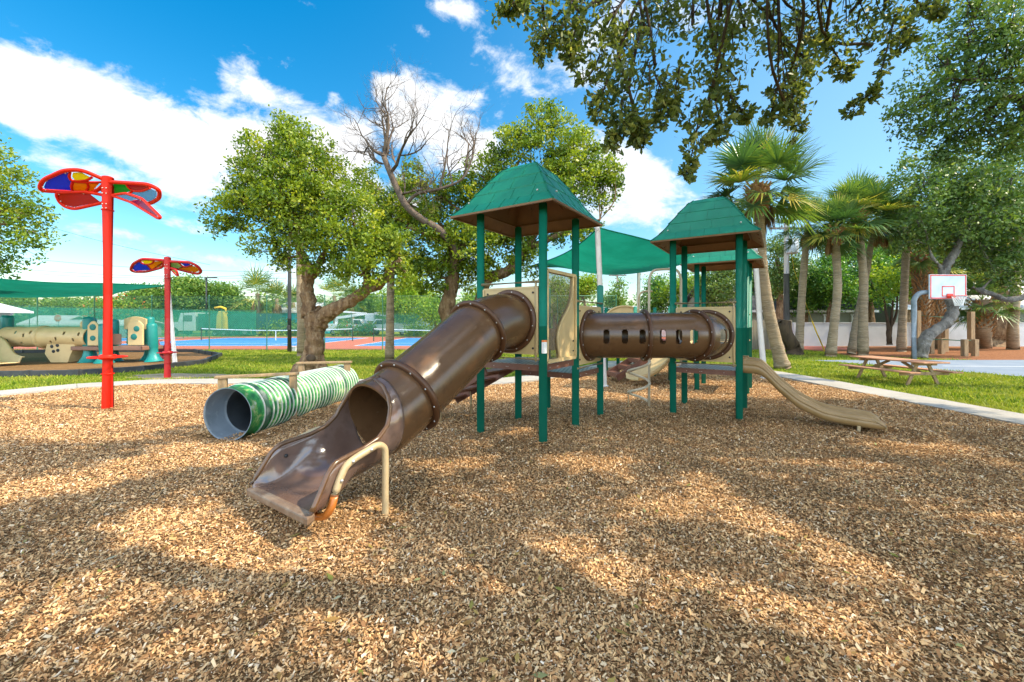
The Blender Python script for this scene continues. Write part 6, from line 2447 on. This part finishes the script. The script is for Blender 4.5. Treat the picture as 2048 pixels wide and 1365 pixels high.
# small maroon spring rider
b = G(322, 718)
t = thing('spring_rider', 'small maroon spring rider beside the far red sculpture', 'spring rider', b)
m = MB()
m.tube([b + V((.11 * math.cos(i * .9), .11 * math.sin(i * .9), .0 + i * .008)) for i in range(42)], .018, 6)
m.build('spring', M['maroon'], t)
m = MB()
m.prism([b + V((-.42, -.14, .34)), b + V((-.50, -.14, .75)), b + V((-.38, -.14, .93)), b + V((-.20, -.14, .86)), b + V((-.12, -.14, .62)), b + V((.18, -.14, .58)), b + V((.30, -.14, .74)), b + V((.40, -.14, .70)), b + V((.36, -.14, .40)), b + V((.0, -.14, .30))], V((0, .28, 0)))
m.build('body', M['maroon'], t, bevel=.05)
m = MB()
m.tube([b + V((-.20, -.3, .80)), b + V((-.20, .3, .80))], .022, 8)
m.build('handle', M['dark'], t)
b = G(588, 702)
m = MB()
m.box(b + Z * .09, .34, .28, .24)
m.box(b + Z * .225, .38, .32, .03)
tag(m.build('utility_box', M['white'], origin=b, bevel=.01), 'small white utility box at the foot of the light pole', 'utility box')


# ------------------------------------------------------------------ basketball hoop
def hoop():
    b = G(1828, 719)
    Yh = b.y
    t = thing('basketball_hoop', 'basketball hoop with a red lined white backboard on a curved steel pole', 'basketball hoop', b)
    bc_ = P(1895, 574, Yh - .15)
    m = MB()
    m.tube([b - Z * .05, b + Z * 2.0] + curve_pts([b + Z * 2.35, b + Z * 2.62, b + V((.14, 0, 2.86)), b + V((.40, 0, 2.98)), V((bc_.x - .2, Yh + .05, 3.0)), V((bc_.x, Yh + .05, 3.02))], 6), .10, 16)
    m.build('pole', M['galv'], t)
    w, h = 1.64, 1.09
    m = MB()
    m.box(bc_, w, .06, h)
    bo = m.build('backboard', M['board'], t, bevel=.012)
    m = MB()

    def rect(cx, cz, ww, hh, th):
        for (x, z, a, c) in ((0, hh / 2, ww, th), (0, -hh / 2, ww, th), (-ww / 2, 0, th, hh + th), (ww / 2, 0, th, hh + th)):
            m.box(bc_ + V((cx + x, -.033, cz + z)), a, .006, c)
    rect(0, 0, w - .10, h - .08, .045)
    rect(0, -.20, .52, .42, .040)
    m.build('board_line', M['plate_red'], bo, weld=False)
    m = MB()
    for (p, q) in ((V((bc_.x, Yh + .02, 2.95)), bc_ + V((0, .03, -.35))), (V((bc_.x - .1, Yh, 3.02)), bc_ + V((-.5, .03, .3))), (V((bc_.x + .1, Yh, 3.02)), bc_ + V((.5, .03, .3)))):
        m.tube([p, q], .03, 8)
    m.build('strut', M['galv'], t, weld=False)
    rc = bc_ + V((.05, -.42, -.43))
    m = MB()
    m.lathe([(.235 + .012 * math.cos(a), .012 * math.sin(a)) for a in [i * math.pi / 4 for i in range(8)]], rc, Z, 36, closed=True)
    m.box(rc + V((0, .30, -.03)), .20, .20, .10)
    m.box(rc + V((0, .36, .02)), .26, .02, .20)
    ri = m.build('rim', M['plate_red'], t, weld=False)
    m = MB()
    for i in range(14):
        for sg in (1, -1):
            pts = []
            for k in range(7):
                f = k / 6
                a = 2 * math.pi * (i + sg * k * .5) / 14
                rad = .225 - .105 * f ** .8
                pts.append(rc + V((rad * math.cos(a), rad * math.sin(a), -.43 * f)))
            m.tube(pts, .009, 5)
    m.build('net', M['net'], t, weld=False)


hoop()


# ------------------------------------------------------------------ picnic table
def picnic():
    c = V((10.86, 11.75, 0))
    u = V((-.075, 1, 0)).normalized()
    v = V((u.y, -u.x, 0))
    t = thing('picnic_table', 'wooden picnic table with reddish boards on the sunny lawn', 'picnic table', c)
    Q = lambda a, b, z: c + u * a + v * b + Z * z
    zt, zs = .60, .345

    def boards(name, offs, w, z, L_, th, mt):
        m = MB()
        for o in offs:
            m.beam(Q(-L_ / 2, o, z), Q(L_ / 2, o, z), w, th)
        m.build(name, mt, t, bevel=.006, weld=False)
    boards('tabletop', [-.30, -.15, 0, .15, .30], .142, zt, 2.15, .035, M['wood_red'])
    for sg in (-1, 1):
        boards('seat', [sg * .60 - .075, sg * .60 + .075], .142, zs, 2.15, .035, M['wood_red'])
    for a in (-.72, .72):
        for sg in (-1, 1):
            m = MB()
            m.beam(Q(a, sg * .45, -.03), Q(a, sg * .14, zt - .02), .085, .04, 0, u)
            m.build('leg', M['wood'], t, bevel=.005)
        for (z, w, o) in ((zs - .055, .70, .042), (zt - .055, .36, .042)):
            m = MB()
            m.beam(Q(a + (o if a > 0 else -o) * 1, -w, z), Q(a + (o if a > 0 else -o), w, z), .04, .085, 0)
            m.build('crossbar', M['wood'], t, bevel=.005)
        m = MB()
        m.beam(Q(a * .96, 0, zs - .05), Q(a * .25, 0, zt - .04), .04, .07, 0)
        m.build('brace', M['wood'], t, bevel=.004)


picnic()


# ------------------------------------------------------------------ exercise bars on the right
def bars():
    root = thing('pull_up_bars', 'tall timber posts with pull up bars behind the basketball hoop', 'exercise bars', G(1890, 706))
    post_ = [(1835, 622, 23.5), (1890, 646, 23.5), (1942, 624, 22.6)]
    tops = []
    for (px, pt_, Y) in post_:
        b = P(px, 700, Y)
        b.z = 0
        h = P(px, pt_, Y).z
        m = MB()
        m.box(b + Z * (h / 2 - .05), .22, .22, h + .1)
        m.build('timber_post', M['wood'], root, bevel=.012)
        tops.append((b, h))
    m = MB()
    m.tube([tops[0][0] + Z * 2.05, tops[1][0] + Z * 1.92], .028, 8)
    m.build('bar', M['fence_green'], root)
    m = MB()
    m.tube([tops[1][0] + Z * 1.62, tops[2][0] + Z * 1.62], .032, 8)
    m.build('bar', M['galv'], root)
    root = thing('parallel_bars', 'low parallel bars on four short timber posts behind the hoop', 'exercise bars', G(1862, 707))
    pp = []
    for (px, py) in ((1862, 707), (1883, 707.5), (1929, 712), (1950, 712)):
        b = G(px, py)
        m = MB()
        m.box(b + Z * .38, .20, .20, .86)
        m.build('timber_post', M['wood'], root, bevel=.012)
        pp.append(b)
    for (i, j) in ((0, 2), (1, 3)):
        m = MB()
        m.tube([pp[i] + Z * .74, pp[j] + Z * .74], .03, 8)
        m.build('bar', M['fence_green'], root)


bars()

# ------------------------------------------------------------------ white wall, wood fence, houses
wl0, wl1 = G(1586, 692), G(2400, 693)
t = thing('white_wall', 'long white masonry wall behind the palms', 'wall', wl0)
m = MB()
d = (wl1 - wl0).normalized()
m.beam(wl0 + Z * .76, wl1 + Z * .76, .20, 1.62)
m.build('wall_panel', M['wall'], t)
m = MB()
m.beam(wl0 - d * .03 + Z * 1.60, wl1 + d * .03 + Z * 1.60, .27, .06)
m.build('coping', M['wall'], t, bevel=.01)
for i in range(9):
    m = MB()
    p = wl0 + d * (.1 + i * 4.1)
    m.box(p + Z * .78, .30, .30, 1.70)
    m.build('pier', M['wall'], t, bevel=.01)
f0, f1 = G(1440, 702), G(1584, 696)
t = thing('board_fence', 'weathered vertical board fence between the towers and the white wall', 'fence', f0)
d = (f1 - f0)
n = int(d.length / .15)
m = MB()
for i in range(n):
    p = f0 + d * ((i + .5) / n)
    h = 1.78 + RNG.normal(0, .02)
    m.obox(p + Z * (h / 2 - .03), d.normalized() * .068, d.normalized().cross(Z) * .011, Z * (h / 2 + .03))
m.build('boards', M['fence_wood'], t, weld=False)
for z in (.4, 1.4):
    m = MB()
    m.beam(f0 + Z * z + V((0, .05, 0)), f1 + Z * z + V((0, .05, 0)), .05, .09)
    m.build('fence_rail', M['fence_wood'], t)
# mossy stump by the fence
b = G(1582, 709)
m = MB()
m.tube([b - Z * .05 + V((.2, 0, 0)), b + V((.05, 0, .5)), b + V((-.2, .05, 1.0)), b + V((-.35, .05, 1.45)), b + V((-.30, .05, 1.75))], [.42, .33, .30, .34, .30], 14)
m.tube([b + V((-.30, .0, 1.45)), b + V((-.62, 0, 1.72))], [.16, .13], 10)
tag(m.build('tree_stump', M['bark_dark'], origin=b, weld=False), 'dark gnarled stump at the end of the board fence', 'stump')
b = G(1998, 693)
m = MB()
m.tube([b - Z * .05, b + V((.05, 0, .8)), b + V((.15, 0, 1.5)), b + V((.5, 0, 2.1))], [.75, .55, .6, .4], 14)
tag(m.build('tree_stump', M['bark'], origin=b, weld=False), 'thick brown stump beside the low bushy palm', 'stump')


def gable_house(name, label, c, sx, sy, hw, hr, wall, roofm, wins=(), rz=0, over=.4, gable_front=False, extra=None):
    t = thing(name, label, 'house', c)
    ca, sa = math.cos(rz), math.sin(rz)
    X, Y_ = V((ca, sa, 0)), V((-sa, ca, 0))
    m = MB()
    m.obox(c + Z * (hw / 2), X * sx / 2, Y_ * sy / 2, Z * hw / 2)
    a, b_ = (X, Y_) if not gable_front else (Y_, X)
    la, lb = (sx, sy) if not gable_front else (sy, sx)
    for s in (-1, 1):
        p = c + a * (la / 2 * s) + Z * hw
        m.prism([p - b_ * lb / 2, p + b_ * lb / 2, p + Z * hr], -a * s * .1)
    # lap siding lines
    for k in range(int(hw / .22)):
        z = .15 + k * .22
        m.obox(c - Y_ * (sy / 2 + .006) + Z * z, X * sx / 2, Y_ * .006, Z * .012)
    m.build('wall', wall, t, weld=False)
    m = MB()
    for s in (-1, 1):
        e0 = c + b_ * ((lb / 2 + over) * s) + Z * (hw - over * hr / (lb / 2))
        rg_ = c + Z * (hw + hr)
        sl = (rg_ - e0)
        nn = a.cross(sl).normalized()
        m.prism([e0 - a * (la / 2 + over), e0 + a * (la / 2 + over), rg_ + a * (la / 2 + over), rg_ - a * (la / 2 + over)], nn * (.12 if nn.z > 0 else -.12))
    m.build('roof', roofm, t, weld=False)
    m = MB()
    for s in (-1, 1):
        e0 = c + b_ * ((lb / 2 + over + .02) * s) + Z * (hw - over * hr / (lb / 2) + .0)
        m.beam(e0 - a * (la / 2 + over), e0 + a * (la / 2 + over), .05, .20)
    m.build('fascia', M['white'], t, weld=False)
    for (x, z, w, h) in wins:
        p = c - Y_ * (sy / 2 + .03) + X * x + Z * z
        q = MB()
        for (dx, dz, ww, hh) in ((0, h / 2, w + .2, .12), (0, -h / 2, w + .2, .12), (-w / 2, 0, .12, h), (w / 2, 0, .12, h), (0, 0, w, .05)):
            q.obox(p + X * dx + Z * dz, X * ww / 2, Y_ * .05, Z * hh / 2)
        fr = q.build('window', M['white'], t, weld=False)
        q = MB()
        q.obox(p + Y_ * .02, X * w / 2, Y_ * .01, Z * h / 2)
        q.build('pane', M['glass'], fr)
    return t


gable_house('house', 'grey green house with a dark shingle roof behind the white wall', V((22.4, 36.5, 0)), 12.0, 7.0, 2.75, 1.9, M['siding'], M['asphalt_roof'], [(2.9, 1.75, .95, .95), (5.2, 1.6, 1.2, 1.3), (-1.0, 1.7, 1.0, 1.0)])
gable_house('house', 'pale sided house with a long window seen past the young tree', V((38.0, 37.5, 0)), 14.0, 7.5, 3.0, 2.2, M['siding'], M['grey_roof'], [(-2.6, 1.9, 2.4, 1.0), (-5.6, 1.6, .9, 1.2), (1.6, 1.7, 1.3, 1.3)])
gable_house('house', 'house with tall lap sided gable glimpsed under the hoop net', V((46.5, 41.5, 0)), 6.5, 9.0, 3.7, 2.6, mat('pale_lap_siding', (.42, .44, .36), .8, .2, mix=[((.36, .38, .31), 2, .45, .7)]), M['grey_roof'], [(0, 1.8, 1.3, 1.4)], gable_front=True)
gable_house('house', 'turquoise house beyond the court, left of the gnarled trunk', V((-29.7, 60, 0)), 5.2, 6, 3.2, 1.2, M['teal_wall'], M['grey_roof'], [(1.2, 1.7, 1.0, 1.2)])
gable_house('house', 'low white roofed building seen under the green shade sail', V((13.6, 50, 0)), 13, 7, 2.6, .9, M['white'], M['grey_roof'], [(-2, 1.5, 1.2, 1.0)])
ph = gable_house('house', 'pale blue house with a white railed porch beyond the court', V((-11.0, 56.5, 0)), 5.0, 5.5, 3.5, 1.7, M['pale_blue'], M['grey_roof'], [(1.3, 2.2, .9, 1.1)])
m = MB()
pc_ = V((-13.2, 53.0, 0))
for x in (-1.9, .1, 1.9):
    m.box(pc_ + V((x, -1.2, 1.75)), .14, .14, 3.5)
m.prism([pc_ + V((-2.2, -1.6, 3.35)), pc_ + V((2.2, -1.6, 3.35)), pc_ + V((2.2, 1.6, 4.0)), pc_ + V((-2.2, 1.6, 4.0))], Z * .1)
m.box(pc_ + V((0, 0, .55)), 4.2, 2.8, .2)
for i in range(22):
    m.box(pc_ + V((-1.9 + i * .18, -1.2, 1.1)), .05, .05, .9)
m.box(pc_ + V((0, -1.2, 1.55)), 4.0, .08, .08)
m.build('porch', M['pale_blue'], ph, weld=False)

# pavilion at the far left
pv = V((-41.4, 29.5, 0))
t = thing('pavilion', 'white pavilion with a grey roof at the left edge', 'pavilion', pv)
for (x, y) in ((2.9, -2.2), (2.9, 2.2), (-2.9, -2.2), (-2.9, 2.2)):
    m = MB()
    m.box(pv + V((x, y, 1.1)), .24, .24, 2.3)
    for s in (-1,):
        m.tube([pv + V((x, y, 1.5)), pv + V((x - .35 * (1 if x > 0 else -1), y, 2.05)), pv + V((x - .85 * (1 if x > 0 else -1), y, 2.25))], .07, 8)
    m.build('column', M['white'], t, weld=False)
m = MB()
for y in (-2.2, 2.2):
    m.beam(pv + V((-3.2, y, 2.33)), pv + V((3.2, y, 2.33)), .2, .26)
m.build('lintel', M['white'], t, weld=False)
m = MB()
ev = [pv + V((x, y, 2.5)) for x, y in ((-3.8, -3.1), (3.8, -3.1), (3.8, 3.1), (-3.8, 3.1))]
tp = [pv + V((-1.4, 0, 3.9)), pv + V((1.4, 0, 3.9))]
m.add(ev + tp, [(0, 1, 5, 4), (1, 2, 5), (2, 3, 4, 5), (3, 0, 4), (0, 3, 2, 1)])
m.build('roof', M['grey_roof'], t)
m = MB()
for i in range(4):
    m.beam(ev[i] - Z * .06, ev[(i + 1) % 4] - Z * .06, .06, .16)
m.build('fascia', M['white'], t, weld=False)
gable_house('house', 'distant white roofed house left of the stop sign', V((-56.7, 52, 0)), 4.2, 4, 1.55, .85, M['white'], M['grey_roof'], [(0, 1.2, 1, 1)])

# stop sign
sb = V(((117 - CX) * 44 / FPX, 44, 0))
t = thing('stop_sign', 'red octagonal stop sign beyond the left fence', 'stop sign', sb)
m = MB()
m.cyl(sb, sb + Z * 2.45, .035, n=8)
m.build('pole', M['galv'], t)
sc_ = sb + V((0, -.06, 2.08))
m = MB()
oct_ = lambda r, dy: [sc_ + V((r * math.cos(R(22.5 + 45 * i)), dy, r * math.sin(R(22.5 + 45 * i)))) for i in range(8)]
m.prism(oct_(.42, 0), V((0, -.012, 0)))
pl = m.build('sign_plate', M['white'], t, weld=False)
m = MB()
m.prism(oct_(.385, -.0125), V((0, -.008, 0)))
m.build('red_face', M['plate_red'], pl, weld=False)
m = MB()
GL = {'S': [((1, 1), (0, 1)), ((0, 1), (0, .5)), ((0, .5), (1, .5)), ((1, .5), (1, 0)), ((1, 0), (0, 0))], 'T': [((0, 1), (1, 1)), ((.5, 1), (.5, 0))], 'O': [((0, 0), (1, 0)), ((1, 0), (1, 1)), ((1, 1), (0, 1)), ((0, 1), (0, 0))], 'P': [((0, 0), (0, 1)), ((0, 1), (1, 1)), ((1, 1), (1, .5)), ((1, .5), (0, .5))]}
for k, ch in enumerate('STOP'):
    for (a, b_) in GL[ch]:
        f = lambda q: sc_ + V((-.28 + k * .155 + q[0] * .10, -.024, -.13 + q[1] * .26))
        m.beam(f(a), f(b_), .012, .036, 0, (0, -1, 0) if False else (0, 1, 0))
m.build('lettering', M['white'], pl, weld=False)


# ------------------------------------------------------------------ vehicles beyond the courts
def wheel(t, c, r, w=.28):
    m = MB()
    m.lathe([(r * .55, -w / 2), (r * .92, -w / 2), (r, -w * .3), (r, w * .3), (r * .92, w / 2), (r * .55, w / 2)], c, (0, 1, 0), 24)
    o = m.build('wheel', M['tyre'], t, weld=False)
    m = MB()
    m.lathe([(.01, -w / 2 + .05), (r * .5, -w / 2 + .03), (r * .58, -w / 2)], c, (0, 1, 0), 20)
    m.lathe([(.01, w / 2 - .05), (r * .5, w / 2 - .03), (r * .58, w / 2)], c, (0, 1, 0), 20)
    m.build('rim', M['galv'], o, weld=False)


def hauler():
    b = V((-39.0, 51.5, 0))
    t = thing('dump_truck', 'long dark green dump truck with a white cab behind the left court', 'truck', b)
    m = MB()
    m.prism([b + V((1.2, -1.2, .9)), b + V((9.6, -1.2, .9)), b + V((9.9, -1.2, 2.7)), b + V((.9, -1.2, 2.7))], V((0, 2.4, 0)))
    for i in range(8):
        m.box(b + V((1.6 + i * 1.05, -1.23, 1.8)), .10, .06, 1.75)
    m.build('dump_body', M['dark_green_body'], t, weld=False)
    m = MB()
    m.prism([b + V((-3.0, -1.15, .6)), b + V((-3.0, -1.15, 1.55)), b + V((-1.55, -1.15, 1.7)), b + V((-1.25, -1.15, 2.75)), b + V((.6, -1.15, 2.85)), b + V((.6, -1.15, .6))], V((0, 2.3, 0)))
    cab = m.build('cab', M['white'], t, bevel=.06)
    m = MB()
    m.prism([b + V((-.95, -1.17, 1.75)), b + V((-.75, -1.17, 2.5)), b + V((.2, -1.17, 2.5)), b + V((.2, -1.17, 1.75))], V((0, .02, 0)))
    m.build('window', M['glass'], cab)
    m = MB()
    m.box(b + V((3.4, 0, .72)), 12.4, 1.0, .22)
    m.box(b + V((-3.1, 0, .62)), .16, 2.3, .3)
    m.build('chassis', M['dark'], t, weld=False)
    for x in (-2.0, 4.8, 6.6, 8.2):
        for y in (-1.05, 1.05):
            wheel(t, b + V((x, y, .52)), .52)


hauler()
# box trailer / low flat roofed shed seen under the sail
gable_house('house', 'long low grey building behind the toddler playset', V((-48, 49.5, 0)), 9, 4, 1.45, .4, M['grey_paint'], M['grey_roof'], [(-2, .9, 1.2, .6)])

b = V((-35.0, 47.0 + 3.2, 0))
t = thing('yellow_machine', 'yellow upright lift machine behind the green court screen', 'machine', b)
m = MB()
m.prism([b + V((-.55, -.4, .8)), b + V((-.48, -.4, 2.4)), b + V((-.25, -.4, 3.0)), b + V((.35, -.4, 2.9)), b + V((.55, -.4, 2.2)), b + V((.62, -.4, .8))], V((0, .8, 0)))
m.build('body', M['yellow'], t, bevel=.06)
m = MB()
m.tube([b + V((.4, 0, 2.8)), b + V((.35, 0, 3.3)), b + V((-.2, 0, 3.5)), b + V((-.95, 0, 3.4))], .12, 8)
m.build('boom', M['yellow'], t)
m = MB()
m.box(b + V((.05, 0, .45)), 1.5, 1.0, .5)
m.build('undercarriage', M['dark'], t, bevel=.04)
for x in (-.5, .6):
    wheel(t, b + V((x, -.55, .34)), .34, .2)


def bucket_truck(label, b, flip=1, boom=True):
    t = thing('bucket_truck', label, 'truck', b, 'white bucket trucks')
    f = flip
    m = MB()
    m.prism([b + V((f * 1.0, -.95, .55)), b + V((f * 1.0, -.95, 2.05)), b + V((f * 2.0, -.95, 2.05)), b + V((f * 2.5, -.95, 1.35)), b + V((f * 3.3, -.95, 1.25)), b + V((f * 3.3, -.95, .55))], V((0, 1.9, 0)))
    cab = m.build('cab', M['white'], t, bevel=.06)
    m = MB()
    m.prism([b + V((f * 1.15, -.965, 1.4)), b + V((f * 1.15, -.965, 1.92)), b + V((f * 1.9, -.965, 1.92)), b + V((f * 2.25, -.965, 1.4))], V((0, .02, 0)))
    m.build('window', M['glass'], cab)
    m = MB()
    m.box(b + V((-f * 1.0, 0, 1.0)), 3.8, 1.95, .95)
    for i in range(4):
        m.box(b + V((-f * (-.6 + i * .9), -.985, 1.05)), .78, .02, .7)
    m.build('tool_body', M['white'], t, weld=False, bevel=.02)
    for x in (2.5, -1.4):
        for y in (-.85, .85):
            wheel(t, b + V((f * x, y, .42)), .42)
    if boom:
        m = MB()
        m.cyl(b + V((-f * 1.4, 0, 1.45)), b + V((-f * 1.4, 0, 2.1)), .22, n=14)
        m.beam(b + V((-f * 1.4, 0, 2.2)), b + V((f * 2.4, 0, 2.75)), .28, .3)
        m.beam(b + V((f * 2.4, 0, 2.75)), b + V((-f * 1.0, .1, 3.05)), .2, .22)
        m.build('boom', M['white'], t, weld=False)
        m = MB()
        m.box(b + V((f * 2.7, -.1, 2.3)), .65, .7, 1.0)
        m.build('bucket', M['white'], t, bevel=.05)


bucket_truck('white bucket truck seen under the thick limb of the gnarled tree', V((-21.0, 53.0, 0)), 1)
bucket_truck('white bucket truck parked right of the bare palm trunk', V((-15.0, 52.6, 0)), -1)
